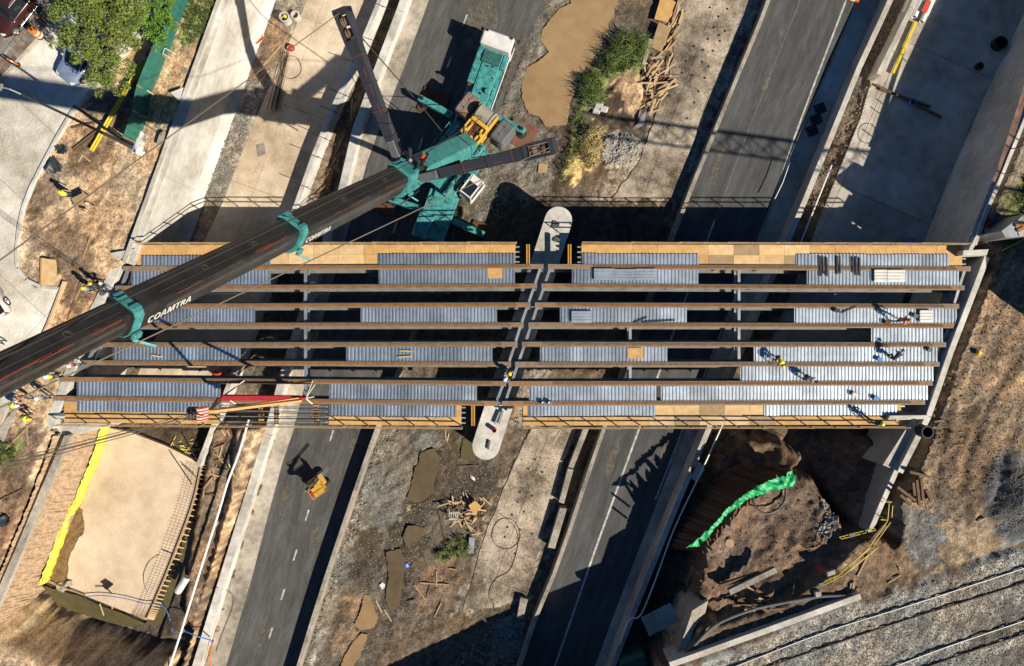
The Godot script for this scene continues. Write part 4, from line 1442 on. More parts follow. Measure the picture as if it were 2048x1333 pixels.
func girder(i: int, span: int):
	var g: Array = GIRD[i]
	var x0: float = g[2] if span == 0 else g[4]
	var x1: float = g[3] if span == 0 else g[5]
	var a := P(x0, gline(i, x0 + 1), DECK); var b := P(x1, gline(i, x1 - 1), DECK)
	var ord := ["first", "second", "third", "fourth", "fifth", "sixth", "seventh", "eighth"]
	var t := thing("steel_girder", "rusty topped steel girder, %s from the crane edge, %s" % [ord[i], "span over the pit" if span == 0 else "span reaching the field"], "girder", Vector3.ZERO, 0, "steel girders of the bridge")
	var d := (b - a).normalized()
	var s := d.cross(Vector3.UP).normalized()
	var st := ST()
	beam(st, a + Vector3.DOWN * 0.02, b + Vector3.DOWN * 0.02, 0.36, 0.04)
	obj("top_flange", st, M.primer, t)
	st = ST()
	beam(st, a + Vector3.DOWN * 0.68, b + Vector3.DOWN * 0.68, 0.025, 1.28)
	var n := int(a.distance_to(b) / 2.9)
	for k in n + 1:
		var q := a.lerp(b, (k + 0.02) / (n + 0.04))
		beam(st, q + Vector3.DOWN * 0.68 - s * 0.16, q + Vector3.DOWN * 0.68 + s * 0.16, 0.02, 1.27)
	obj("web", st, M.primer, t)
	st = ST()
	beam(st, a + Vector3.DOWN * 1.34, b + Vector3.DOWN * 1.34, 0.6, 0.045)
	obj("bottom_flange", st, M.primer, t)
	# rust coated strip with shear studs
	st = ST()
	var bare := 0.7 if i % 3 else 2.4
	beam(st, a + d * 0.15 + Vector3.UP * 0.004, b - d * 0.15 + Vector3.UP * 0.004, 0.21, 0.008)
	obj("rust_coating", st, M.rust, t)
	var mm := MultiMesh.new()
	mm.transform_format = MultiMesh.TRANSFORM_3D
	var cm := CylinderMesh.new()
	cm.top_radius = 0.018; cm.bottom_radius = 0.014; cm.height = 0.13; cm.radial_segments = 5; cm.rings = 1
	mm.mesh = cm
	var cnt := int((a.distance_to(b) - 2.0) / 0.19)
	mm.instance_count = cnt * 3
	for k in cnt:
		for r in 3:
			mm.set_instance_transform(k * 3 + r, Transform3D(Basis(), a + d * (1.0 + bare + (k + 0.33 * r) * 0.19 * (1 - bare / a.distance_to(b))) + s * (0.08 * (r - 1)) + Vector3.UP * 0.07))
	var o := MultiMeshInstance3D.new()
	o.multimesh = mm
	o.material_override = M.rust
	o.name = "shear_studs"
	o.set_meta("kind", "stuff")
	t.add_child(o)

func cross_frame(x: float, i: int, label: String, skew := 0.0, grp := "cross frames between the girders"):
	# K brace between girder i and i+1
	var a := P(x, gline(i, x), DECK) + Vector3(0, -0.35, 0)
	var b := P(x - skew, gline(i + 1, x), DECK) + Vector3(0, -0.35, 0)
	var t := thing("cross_frame", label, "cross frame", Vector3.ZERO, 0, grp)
	var st := ST()
	beam(st, a, b, 0.2, 0.14)
	obj("top_chord", st, M.galv, t)
	st = ST()
	beam(st, a + Vector3.DOWN * 0.85, b + Vector3.DOWN * 0.85, 0.16, 0.1)
	obj("bottom_chord", st, M.galv, t)
	st = ST()
	var m := (a + b) / 2 + Vector3.DOWN * 0.1
	beam(st, a + Vector3.DOWN * 0.8, m, 0.08, 0.08)
	obj("diagonal", st, M.galv, t)
	st = ST()
	beam(st, b + Vector3.DOWN * 0.8, m, 0.08, 0.08)
	obj("diagonal", st, M.galv, t)

func railing(label: String, x0: float, x1: float, y0: float, y1: float, lean: float, wood: bool):
	var h := DECK - 0.1
	var a := P(x0, y0, h); var b := P(x1, y1, h)
	var t := thing("edge_railing", label, "railing")
	var n := int(a.distance_to(b) / 1.7)
	var out := Vector3(0, 0, lean)
	for k in n + 1:
		var q := a.lerp(b, float(k) / n)
		var st := ST()
		beam(st, q, q + Vector3(rng.randf_range(-0.03, 0.03), 1.1, 0) + out, 0.06, 0.06)
		obj("post", st, M.timber, t)
	for hh in [0.55, 1.05]:
		var k := 0
		while k < n:
			var k2: int = min(n, k + 2)
			var p: Vector3 = a.lerp(b, float(k) / n) + Vector3.UP * (hh + rng.randf_range(-0.02, 0.02)) + out * hh
			var q: Vector3 = a.lerp(b, float(k2) / n) + Vector3.UP * (hh + rng.randf_range(-0.02, 0.02)) + out * hh
			var st := ST()
			beam(st, p - Vector3(0.1, 0, 0), q + Vector3(0.1, 0, 0.03), 0.045, 0.1)
			obj("rail_board", st, M.timber, t)
			k = k2

func formwork(label: String, x0: float, x1: float, ya0: float, yb0: float, ya1: float, yb1: float, pale: Array):
	var h := DECK - 0.14
	var t := thing("overhang_formwork", label, "formwork")
	var L := P(x0, ya0, h).distance_to(P(x1, ya1, h))
	var n := int(round(L / 1.83))
	var mp := tones(M.ply, 4, 0.06)
	var mq := tones(M.ply_pale, 4, 0.07)
	for k in n:
		for r in 2:
			var f0 := (k + 0.5 * 0.0) / n; var f1 := (k + 1.0) / n
			var xx0: float = lerp(x0, x1, f0); var xx1: float = lerp(x0, x1, f1)
			var g := 0.25
			var m0 := r * 0.5; var m1 := r * 0.5 + 0.5
			var A0: float = lerp(ya0, ya1, f0); var B0: float = lerp(yb0, yb1, f0)
			var A1: float = lerp(ya0, ya1, f1); var B1: float = lerp(yb0, yb1, f1)
			var isp := false
			for pr in pale:
				if (xx0 + xx1) / 2 > pr[0] and (xx0 + xx1) / 2 < pr[1]:
					isp = true
			var st := ST()
			var dy := rng.randf_range(-0.004, 0.004)
			prism(st, [P(xx0 + g, lerp(A0, B0, m0) + g * 0.5, h) + Vector3(0, dy, 0), P(xx1 - g, lerp(A1, B1, m0) + g * 0.5, h) + Vector3(0, dy, 0), P(xx1 - g, lerp(A1, B1, m1) - g * 0.5, h) + Vector3(0, dy, 0), P(xx0 + g, lerp(A0, B0, m1) - g * 0.5, h) + Vector3(0, dy, 0)], 0.025, true)
			var mm: Material = mq[rng.randi() % 4] if isp else mp[rng.randi() % 4]
			if isp and rng.randf() < 0.2:
				mm = M.ply_grey
			obj("plywood_sheet", st, mm, t)
	# joists under the plywood, and brackets
	for j in 4:
		var f := (j + 0.5) / 4
		var st := ST()
		beam(st, P(x0 - 8, lerp(ya0, yb0, f), h) + Vector3.DOWN * 0.11, P(x1 + 8, lerp(ya1, yb1, f), h) + Vector3.DOWN * 0.11, 0.1, 0.14)
		obj("joist", st, M.galv, t)
	var k2 := 0.0
	while k2 < L:
		var f := k2 / L
		var st := ST()
		beam(st, P(lerp(x0, x1, f), lerp(ya0, ya1, f) + 2, h) + Vector3.DOWN * 0.26, P(lerp(x0, x1, f), lerp(yb0, yb1, f) - 2, h) + Vector3.DOWN * 0.26, 0.1, 0.14)
		obj("bracket", st, M.timber_yellow, t)
		k2 += 1.9

func build_bridge():
	rng.seed = 23
	var ab: Node3D
	# ---- abutments and pier
	var p := thing("bridge_pier", "long pale concrete pier with rounded ends under the gap between the two spans", "pier")
	var pt := P(1117, 441, 3.9); var pb := P(972, 893, 3.9)
	var d := (pb - pt).normalized()
	var s := Vector3(-d.z, 0, d.x)
	var outl := []
	for k in 13:
		var a := PI * k / 12.0
		outl.append(pt + s * cos(a) * 1.05 - d * sin(a) * 1.05)
	for k in 13:
		var a := PI * k / 12.0
		outl.append(pb - s * cos(a) * 1.05 + d * sin(a) * 1.05)
	var st := ST()
	prism(st, outl, 4.2)
	obj("shaft", st, M.concrete_new, p)
	# bearings on the pier under each girder
	for i in 8:
		for e in 2:
			var g: Array = GIRD[i]
			var x: float = (g[3] - 12.0) if e == 0 else (g[4] + 12.0)
			var q := P(x, gline(i, x), DECK)
			st = ST()
			abox(st, Vector3(q.x, 4.07, q.z), Vector3(0.5, 0.33, 0.45), 0.02)
			obj("bearing_block", st, M.concrete, p)
	ab = thing("abutment", "white concrete abutment with stepped coping on the side of the street", "abutment")
	wall_run(ab, "wall_panel", PP([[268, 488], [222, 562], [180, 660], [140, 770], [108, 858]], DECK - 0.2), 1.0, 0.7, 5.5, -0.2, 5.0, M.concrete_new)
	st = ST()
	prism(st, PP([[222, 506], [268, 498], [270, 510], [232, 520]], 5.9), 5.9)
	obj("wing", st, M.concrete_new, ab)
	st = ST()
	prism(st, PP([[95, 829], [128, 828], [128, 838], [96, 838]], 5.6), 5.0)
	obj("end_block", st, M.concrete_new, ab)
	st = ST()
	prism(st, PP([[117, 846], [215, 848], [160, 868], [108, 872]], 5.0), 4.5)
	obj("wing", st, M.concrete_new, ab)
	var seat := ST()
	prism(seat, PP([[272, 495], [300, 495], [150, 850], [118, 850]], 4.0), 4.0)
	obj("bearing_shelf", seat, M.concrete, ab)
	ab = thing("abutment", "white concrete abutment with L shaped coping on the side of the field", "abutment")
	wall_run(ab, "wall_panel", PP([[1967, 512], [1940, 585], [1895, 700], [1850, 830], [1793, 942]], DECK), -1.0, 0.45, 5.75, -0.2, 4.0, M.concrete_new)
	st = ST()
	prism(st, PP([[1928, 501], [1978, 499], [1974, 511], [1926, 511]], 6.2), 6.2)
	obj("wing", st, M.concrete_new, ab)
	st = ST()
	prism(st, PP([[1952, 473], [1960, 476], [1946, 500], [1938, 500]], 6.2), 6.2)
	obj("wing", st, M.concrete_new, ab)
	st = ST()
	prism(st, PP([[1780, 832], [1858, 831], [1858, 838], [1776, 842]], 5.9), 5.5)
	obj("wing", st, M.concrete_new, ab)
	st = ST()
	prism(st, PP([[1826, 838], [1846, 838], [1792, 941], [1766, 931]], 5.3), 4.4)
	obj("wing", st, M.concrete, ab)
	seat = ST()
	prism(seat, PP([[1918, 500], [1955, 500], [1832, 835], [1795, 835]], 4.0), 4.2)
	obj("bearing_shelf", seat, M.concrete, ab)
	# ---- girders
	for i in 8:
		girder(i, 0)
		girder(i, 1)
	# ---- metal deck
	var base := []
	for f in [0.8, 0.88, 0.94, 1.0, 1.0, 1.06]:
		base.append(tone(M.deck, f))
	var runs := [
		[0, 282, 541, 511, 533, "strip of ribbed blue decking on the plywood edge, passing under the crane boom"],
		[0, 756, 1030, 508, 529, "strip of ribbed blue decking on the plywood edge between crane and pier gap"],
		[0, 1165, 1398, 508, 530, "strip of ribbed blue decking on the plywood edge just past the pier gap"],
		[0, 1593, 1898, 509, 533, "pale ribbed decking strip on the plywood edge with dark bars laid across it"],
		[1, 262, 541, -1, -1, "ribbed blue decking between first and second girder under the crane boom"],
		[1, 757, 1030, -1, -1, "ribbed blue decking between first and second girder with a plywood square on it"],
		[1, 1144, 1397, -1, -1, "ribbed blue decking carrying three bundles of folded sheets"],
		[1, 1614, 1918, -1, -1, "pale ribbed decking carrying two white stacks of sheets"],
		[3, 297, 510, -1, -1, "ribbed blue decking between third and fourth girder beside the crane boom"],
		[3, 721, 994, -1, -1, "bare ribbed blue decking between third and fourth girder before the pier gap"],
		[3, 1120, 1374, -1, -1, "ribbed blue decking with one bundle of sheets and two dark bars"],
		[3, 1589, 1914, -1, -1, "pale ribbed decking with one white stack and a worker in orange"],
		[4, 1743, 1886, -1, -1, "short pale ribbed decking between fourth and fifth girder by the abutment"],
		[5, 225, 481, -1, -1, "ribbed blue decking between fifth and sixth girder over the pit side"],
		[5, 692, 985, -1, -1, "ribbed blue decking with two pale battens lying on it"],
		[5, 1080, 1335, -1, -1, "ribbed blue decking with a plywood board past the pier gap"],
		[5, 1508, 1875, -1, -1, "long pale ribbed decking between fifth and sixth girder with workers on it"],
		[6, 1481, 1867, -1, -1, "long pale ribbed decking between sixth and seventh girder"],
		[7, 153, 441, -1, -1, "bright ribbed decking between seventh and eighth girder beside the red spreader beam"],
		[7, 658, 954, -1, -1, "bright ribbed decking between seventh and eighth girder before the pier gap"],
		[7, 1058, 1313, -1, -1, "ribbed blue decking between seventh and eighth girder just past the pier gap"],
		[7, 1322, 1856, -1, -1, "longest pale ribbed decking, between seventh and eighth girder up to the abutment"],
		[8, 154, 443, 803, 825, "bright ribbed decking strip on the plywood edge behind the crane hook"],
		[8, 658, 913, 810, 834, "bright ribbed decking strip on the plywood edge between open joists and pier"],
		[8, 1057, 1311, 810, 832, "ribbed blue decking strip on the railed plywood edge past the pier"],
		[8, 1529, 1794, 809, 831, "pale ribbed decking strip on the railed plywood edge by the field"]]
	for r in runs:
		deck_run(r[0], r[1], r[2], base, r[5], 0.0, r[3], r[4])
	# ---- cross frames: at the span ends and inside the spans
	for i in 7:
		var g: Array = GIRD[i]
		var g2: Array = GIRD[i + 1]
		cross_frame(g[3] - 5, i, "grey end frame, street side of the pier gap, %s bay from the crane" % ORD[i], g[3] - g2[3], "end cross frames at the pier gap")
		cross_frame(g[4] + 6, i, "grey end frame, field side of the pier gap, %s bay from the crane" % ORD[i], g[4] - g2[4], "end cross frames at the pier gap")
		cross_frame(g[2] + 6, i, "grey end frame at the street abutment, %s bay from the crane" % ORD[i], g[2] - g2[2], "end cross frames at the abutments")
		cross_frame(g[5] - 6, i, "grey end frame at the field abutment, %s bay from the crane" % ORD[i], g[5] - g2[5], "end cross frames at the abutments")
	for i in 7:
		cross_frame(608, i, "grey cross frame over the crane road, %s bay from the crane" % ORD[i])
		if i != 5:
			cross_frame(1481, i, "grey cross frame over the white lined road, %s bay from the crane" % ORD[i])
	cross_frame(1262, 5, "single grey cross frame over the barrier of the white lined road")
	cross_frame(1262, 3, "grey cross frame beside the plywood board bay")
	# ---- overhang formwork and railings
	formwork("plywood overhang of the street span on the crane side", 273, 1031, 490, 531, 489, 529, [[540, 725]])
	formwork("plywood overhang of the field span on the crane side", 1163, 1925, 489, 530, 491, 534, [[1398, 1600]])
	formwork("plywood overhang over the pit, next to the crane hook", 127, 438, 803, 845, 806, 849, [])
	formwork("short plywood overhang between the open joists and the pier", 657, 923, 809, 850, 811, 852, [])
	formwork("long railed plywood overhang of the field span away from the crane", 1046, 1803, 810, 852, 808, 850, [[1311, 1530]])
	railing("timber edge railing of the street span on the crane side", 285, 1031, 490, 489, -0.03, true)
	railing("timber edge railing of the field span on the crane side", 1164, 1925, 489, 491, -0.03, true)
	railing("timber edge railing over the pit and the open joists", 127, 924, 847, 853, 0.03, true)
	railing("timber edge railing of the field span away from the crane", 1046, 1803, 853, 851, 0.03, true)
	# open joists of the unfinished overhang
	for j in 4:
		var y: float = [813, 823, 834, 845][j]
		var t := thing("formwork_joist", "bare steel joist spanning the unfinished overhang, %s from the eighth girder" % ["first", "second", "third", "outermost"][j], "joist", Vector3.ZERO, 0, "bare joists of the unfinished overhang")
		for e in 2:
			st = ST()
			beam(st, P(440, y - 1 + e * 3.4, 5.3), P(656, y + 1 + e * 3.4, 5.3), 0.05, 0.16)
			obj("channel", st, M.galv if e == 0 else M.steel_dark, t)
	for x in [522, 553, 632]:
		var t := thing("joist_bracket", "yellow timber bracket under the bare joists", "bracket", Vector3.ZERO, 0, "yellow brackets under the bare joists")
		for e in 2:
			st = ST()
			beam(st, P(x - 3 + e * 5, 808, 5.15), P(x - 3 + e * 5, 848, 5.15), 0.09, 0.2)
			obj("beam", st, M.timber_yellow, t)
		for y in [812, 829, 840]:
			st = ST()
			abox(st, P(x, y, 5.3), Vector3(0.42, 0.1, 0.16), 0.02)
			obj("clamp", st, M.timber_yellow, t)
	var tl := ["between the street span plywood and the pier, crane side", "between the pier and the field span plywood, crane side", "between the street span plywood and the pier, away from the crane", "between the pier and the field span plywood, away from the crane"]
	var k := 0
	for q in [[1056, 489, 529], [1139, 489, 529], [946, 811, 852], [1033, 808, 848]]:
		var t := thing("twin_beam", "pair of yellow timber beams cantilevered " + tl[k], "beam", Vector3.ZERO, 0, "yellow twin beams at the pier gap")
		k += 1
		for e in 2:
			st = ST()
			beam(st, P(q[0] - 2.3 + e * 4.6, q[1], 5.45), P(q[0] - 2.3 + e * 4.6, q[2], 5.45), 0.1, 0.2, Vector3.UP, 0.01)
			obj("beam", st, M.timber_yellow, t)
	# ---- things lying on the deck
	var bundles := [[1209, 549, "nearest the pier gap"], [1250, 550, "middle one of three"], [1292, 549, "farthest from the pier gap"]]
	for b in bundles:
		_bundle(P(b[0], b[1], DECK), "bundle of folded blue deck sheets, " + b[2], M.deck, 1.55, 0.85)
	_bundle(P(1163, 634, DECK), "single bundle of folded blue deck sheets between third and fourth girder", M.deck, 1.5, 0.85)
	for b in [[1760, 552, 25, "stack of white sheets nearer the dark bars"], [1791, 552, 35, "stack of white sheets nearer the abutment"], [1850, 633, 25, "small stack of white sheets between third and fourth girder"]]:
		_bundle(P(b[0], b[1], DECK), b[3], M.white_paint, b[2] / 27.0, 0.9)
	for b in [[990, 547, 30, 20, "square plywood offcut lying on the decking by the pier gap"], [1271, 707, 32, 21, "plywood offcut lying on the decking past the pier gap"]]:
		st = ST()
		var c := P(b[0], b[1], DECK + 0.01)
		abox(st, c, Vector3(b[2] / 27.0, 0.02, b[3] / 27.0))
		tag(obj("plywood_board", st, M.ply), b[4], "board")
	var bars := [[1641, 513, 553], [1646, 513, 548], [1654, 515, 553], [1674, 512, 549], [1680, 513, 547], [1706, 515, 546], [1712, 514, 551], [1719, 515, 552]]
	for b in bars:
		st = ST()
		beam(st, P(b[0], b[1], DECK + 0.06), P(b[0] + 1, b[2], DECK + 0.06), 0.09, 0.09)
		tag(obj("steel_bar", st, M.steel_dark), "dark steel channel laid across the first girder", "bar", "dark channels laid across the first girder")
	for b in [[1268, 646, 1294, 635, M.steel_dark, "dark angle bar slanting on the decking"], [1284, 645, 1350, 641, M.steel_dark, "long dark angle bar on the decking"], [1684, 626, 1713, 613, M.steel_dark, "dark bar beside a worker's tools on the pale decking"], [799, 702, 826, 703, M.timber_pale, "pale batten on the decking, nearer the fifth girder"], [796, 715, 823, 713, M.timber_pale, "pale batten on the decking, nearer the sixth girder"], [303, 711, 322, 714, M.timber_pale, "short pale batten on the decking over the pit side"]]:
		st = ST()
		beam(st, P(b[0], b[1], DECK + 0.04), P(b[2], b[3], DECK + 0.04), 0.09, 0.07)
		tag(obj("batten", st, b[4]), b[5], "batten")
	# things on top of the pier
	st = ST()
	lathe(st, P(989, 860, 3.9), Vector3.UP, [[0.0, 0.0], [0.17, 0.0], [0.17, 0.55], [0.15, 0.57], [0.13, 0.57], [0.13, 0.06], [0.0, 0.06]], 14)
	tag(obj("red_bucket", st, M.red_paint, null), "dark red bucket standing on the pier top", "bucket")
	st = ST()
	beam(st, P(979, 882, 4.0), P(976, 899, 4.0), 0.16, 0.16)
	tag(obj("timber_block", st, M.timber_old), "short timber block lying on the rounded pier end", "timber")
	for q in [[1000, 824, 990, 848, "pair member lying nearer the street span"], [1006, 822, 998, 849, "pair member lying nearer the field span"]]:
		st = ST()
		beam(st, P(q[0], q[1], 4.1), P(q[2], q[3], 4.1), 0.13, 0.16)
		tag(obj("steel_channel", st, M.galv), "blue grey steel channel on the pier top, " + q[4], "channel", "steel channels on the pier top")
	for q in [[1108, 470, 1116, 482, "crumpled grey sheet on the pier top"], [1106, 447, 1115, 452, "coil of wire on the rounded pier end"]]:
		st = ST()
		for z in 5:
			var c := P(rng.randf_range(q[0], q[2]), rng.randf_range(q[1], q[3]), 3.98)
			bbox(st, c, Vector3(rng.randf_range(0.08, 0.2), 0.03, 0.05), Vector3(0.02, 0.06, 0), Vector3(0, 0.02, rng.randf_range(0.08, 0.2)), 0.02)
		tag(obj("debris_heap", st, M.weight_grey), q[4], "debris")

func _bundle(c: Vector3, label: String, m: Material, L: float, W: float):
	var t := thing("sheet_bundle", label, "sheet bundle", c, 0, "bundles of deck sheets")
	for k in 5:
		var o := MeshInstance3D.new()
		o.mesh = corr_mesh(L, 4, W / 4.0, 0.05)
		o.material_override = m
		o.name = "sheet"
		o.rotation.y = PI / 2
		o.position = Vector3(-0.0 + rng.randf_range(-0.02, 0.02), 0.02 + k * 0.035, W / 2 + rng.randf_range(-0.02, 0.02))
		t.add_child(o, true)

func build_crane():
	rng.seed = 31
	var root := thing("mobile_crane", "teal mobile crane with long black boom, white cab and two splayed dark masts", "crane")
	var A := P(996, 80, 2.6)
	var ax := Vector3(-0.335, 0, 0.942).normalized()     # from the front cab to the rear
	var rt := Vector3(0.942, 0, 0.335).normalized()
	var st: SurfaceTool
	var at := func(l: float, s: float, h: float) -> Vector3:
		return Vector3(A.x, h, A.z) + ax * l + rt * s
	var box := func(n: String, l0: float, l1: float, s0: float, s1: float, h0: float, h1: float, m: Material, bev := 0.03, par = null):
		var t := ST()
		var c: Vector3 = at.call((l0 + l1) / 2, (s0 + s1) / 2, (h0 + h1) / 2)
		bbox(t, c, ax * (l1 - l0) / 2, Vector3.UP * (h1 - h0) / 2, rt * (s1 - s0) / 2, bev)
		return obj(n, t, m, root if par == null else par)
	# carrier
	box.call("carrier_frame", 0.9, 16.6, -0.95, 0.95, 0.75, 1.75, M.teal)
	box.call("carrier_frame", 0.5, 7.6, -1.2, 1.2, 1.0, 2.0, M.teal, 0.04)
	# driver cab
	var cab: MeshInstance3D = box.call("driver_cab", -0.45, 0.75, -1.27, 1.27, 0.9, 2.95, M.white_paint, 0.12)
	box.call("windscreen", -0.475, -0.44, -1.1, 1.1, 1.7, 2.7, M.glass_dark, 0.01, cab)
	for s in [-1, 1]:
		box.call("side_window", -0.3, 0.5, s * 1.275 - 0.01, s * 1.275 + 0.01, 1.75, 2.6, M.glass_dark, 0.005, cab)
		box.call("lamp", -0.42, -0.22, s * 1.0 - 0.12, s * 1.0 + 0.12, 2.93, 3.02, M.navy, 0.02, cab)
		st = ST()
		beam(st, at.call(-0.5, s * 1.3, 2.6), at.call(-0.55, s * 1.5, 2.5), 0.05, 0.05)
		abox(st, at.call(-0.55, s * 1.5, 2.25), Vector3(0.2, 0.45, 0.12), 0.03)
		obj("mirror", st, M.black, cab)
	# engine deck behind the cab
	var deck: MeshInstance3D = box.call("engine_deck", 0.85, 5.2, -0.62, 0.78, 1.95, 2.5, M.teal, 0.04)
	box.call("side_locker", 0.85, 3.8, -1.27, -0.66, 1.6, 2.42, M.teal, 0.05)
	box.call("side_locker", 0.85, 2.0, 0.82, 1.2, 1.6, 2.4, M.teal, 0.05)
	box.call("side_locker", 3.2, 5.2, 0.82, 1.12, 1.6, 2.3, M.teal, 0.05)
	var gr: MeshInstance3D = box.call("radiator_grille", 0.98, 1.95, -0.75, 0.72, 2.5, 2.56, M.black, 0.01, deck)
	for k in 9:
		box.call("louvre", 1.0 + k * 0.105, 1.04 + k * 0.105, -0.7, 0.68, 2.562, 2.59, M.teal, 0.005, deck)
	for q in [[2.6, -0.35], [2.75, 0.25], [3.6, -0.32], [3.75, 0.3]]:
		box.call("vent", q[0] - 0.2, q[0] + 0.2, q[1] - 0.14, q[1] + 0.14, 2.503, 2.53, M.teal, 0.005, deck)
	for q in [[2.1, 0.35, 0.06], [2.2, -0.1, 0.05], [4.4, 0.1, 0.08], [2.95, 0.62, 0.05]]:
		st = ST()
		lathe(st, at.call(q[0], q[1], 2.5), Vector3.UP, [[q[2], 0.0], [q[2], 0.1], [q[2] * 0.7, 0.13], [0.0, 0.13]], 10)
		obj("cap", st, M.black, deck)
	st = ST()
	lathe(st, at.call(4.1, 0.55, 2.45), Vector3.UP, [[0.22, 0.0], [0.22, 0.28], [0.16, 0.36], [0.0, 0.36]], 16)
	obj("air_filter", st, M.teal, deck)
	st = ST()
	tube(st, [at.call(3.95, -0.95, 1.8), at.call(3.95, -0.95, 2.7), at.call(4.1, -0.95, 2.85)], 0.11, 10)
	obj("exhaust", st, M.rust_dark, root)
	box.call("fender_rail", 0.8, 7.4, 1.22, 1.3, 2.0, 2.08, M.white_paint, 0.02)
	box.call("rear_deck", 5.3, 8.0, -1.1, 1.1, 1.75, 2.0, M.teal, 0.03)
	# wheels
	for l in [1.4, 3.1, 4.8, 10.6, 12.3, 14.0, 15.6]:
		for s in [-1, 1]:
			var wst := ST()
			lathe(wst, at.call(l, s * 0.85, 0.74), rt * s, [[0.0, 0.0], [0.6, 0.0], [0.72, 0.06], [0.74, 0.2], [0.72, 0.38], [0.6, 0.42], [0.42, 0.42], [0.4, 0.36]], 20)
			var wh := obj("wheel", wst, M.rubber, root)
			var rst := ST()
			lathe(rst, at.call(l, s * 1.19, 0.74), rt * s, [[0.4, 0.0], [0.34, 0.02], [0.2, -0.02], [0.14, 0.06], [0.0, 0.07]], 14)
			obj("rim", rst, M.weight_grey, wh)
	# rear of the carrier
	box.call("rear_platform", 12.6, 16.4, -1.2, 1.2, 1.75, 2.1, M.teal, 0.04)
	box.call("rear_locker", 14.6, 16.6, -1.35, -0.1, 1.3, 2.3, M.teal, 0.05)
	box.call("rear_box", 11.2, 13.2, -0.75, 0.9, 2.1, 2.35, M.teal, 0.05)
	# outriggers
	var outr := [[Vector2(905, 232), Vector2(838, 196), Vector2(868, 205), M.rust_dark], [Vector2(985, 232), Vector2(1050, 263), Vector2(1045, 270), M.rust_plate], [Vector2(870, 428), Vector2(780, 398), Vector2(770, 402), M.rust_dark], [Vector2(890, 436), Vector2(968, 470), Vector2(966, 472), M.rust_dark]]
	for q in outr:
		st = ST()
		var a := P(q[0].x, q[0].y, 1.35); var b := P(q[1].x, q[1].y, 1.35)
		beam(st, a, b, 0.5, 0.55, Vector3.UP, 0.04)
		var ob := obj("outrigger", st, M.teal, root)
		st = ST()
		var jx := b + (a - b).normalized() * 0.3
		lathe(st, Vector3(jx.x, 0.1, jx.z), Vector3.UP, [[0.4, 0.0], [0.4, 0.1], [0.14, 0.14], [0.14, 1.75], [0.0, 1.75]], 14)
		obj("jack", st, M.black, ob)
		st = ST()
		var pc := P(q[2].x, q[2].y, 0.05)
		bbox(st, Vector3(pc.x, 0.06, pc.z), rt * 1.15, Vector3.UP * 0.09, ax * 1.0, 0.02)
		obj("ground_plate", st, q[3], ob)
	# ------------------------------------------------ superstructure
	var S := Vector3(-3.6, 3.5, -14.3)
	var T := Vector3(-18.3, 41.9, 4.7)
	var V := T - S
	var dir := V.normalized()
	var hd := Vector3(V.x, 0, V.z).normalized()
	var sd := Vector3(-hd.z, 0, hd.x) * -1.0
	if sd.x < 0:
		sd = -sd
	var nn := (Vector3.UP - dir * dir.y).normalized()
	var C := Vector3(-4.7, 0, -13.3)
	var sup := func(n: String, l0: float, l1: float, s0: float, s1: float, h0: float, h1: float, m: Material, bev := 0.04, par = null):
		var t := ST()
		var c: Vector3 = C + hd * (l0 + l1) / 2 + sd * (s0 + s1) / 2 + Vector3.UP * (h0 + h1) / 2
		bbox(t, c, hd * (l1 - l0) / 2, Vector3.UP * (h1 - h0) / 2, sd * (s1 - s0) / 2, bev)
		return obj(n, t, m, root if par == null else par)
	st = ST()
	lathe(st, Vector3(C.x, 1.75, C.z), Vector3.UP, [[1.25, 0.0], [1.25, 0.22], [1.1, 0.3], [0.0, 0.3]], 28)
	obj("turntable", st, M.steel_dark, root)
	sup.call("turntable_frame", -4.2, 2.2, -0.7, 0.7, 2.05, 2.7, M.teal)
	sup.call("side_frame", -2.6, 2.4, -1.35, -0.95, 2.05, 3.1, M.teal)
	sup.call("side_frame", -2.6, 2.4, 0.95, 1.35, 2.05, 3.1, M.teal)
	sup.call("walkway", -2.4, 0.6, 1.35, 2.0, 2.3, 2.42, M.teal)
	sup.call("walkway", -2.9, -0.4, -1.9, -1.35, 2.3, 2.42, M.teal)
	for k in 8:
		sup.call("step_tread", -2.05, -1.55, -1.05 + k * 0.26, -0.93 + k * 0.26, 2.9, 2.96, M.teal, 0.01)
	# winches
	var w1 := func(c: Vector3, r: float, L: float, m: Material, n: String):
		var t := ST()
		lathe(t, c - sd * L / 2, sd, [[r * 0.2, -0.06], [r * 1.12, -0.06], [r * 1.12, 0.0], [r, 0.0], [r, L], [r * 1.12, L], [r * 1.12, L + 0.06], [r * 0.2, L + 0.06]], 24)
		var o := obj(n, t, m, root)
		for k in 14:
			var t2 := ST()
			if k % 2 == 0:
				lathe(t2, c - sd * L / 2 + sd * (L * (k + 0.2) / 14.0), sd, [[r + 0.002, 0.0], [r + 0.018, L * 0.02], [r + 0.002, L * 0.045]], 24)
				obj("rope_turn", t2, M.rope, o)
		return o
	var wc := C - hd * 4.35 + Vector3(0, 3.4, 0)
	w1.call(wc, 0.62, 1.15, M.rope, "winch_drum")
	w1.call(C - hd * 1.55 + Vector3(0, 3.15, 0) - sd * 0.15, 0.42, 1.1, M.cable_dark, "winch_drum")
	for s in [-1, 1]:
		sup.call("winch_frame", -4.9, -2.2, s * 0.78 - 0.09, s * 0.78 + 0.09, 2.2, 3.5, M.yellow_paint, 0.05)
	sup.call("winch_frame", -3.75, -3.45, -0.75, 0.75, 3.2, 3.75, M.yellow_paint, 0.05)
	sup.call("winch_frame", -3.4, -2.3, -0.55, -0.35, 3.0, 3.6, M.yellow_paint, 0.05)
	sup.call("winch_frame", -3.4, -2.2, 0.35, 0.55, 3.0, 3.5, M.yellow_paint, 0.05)
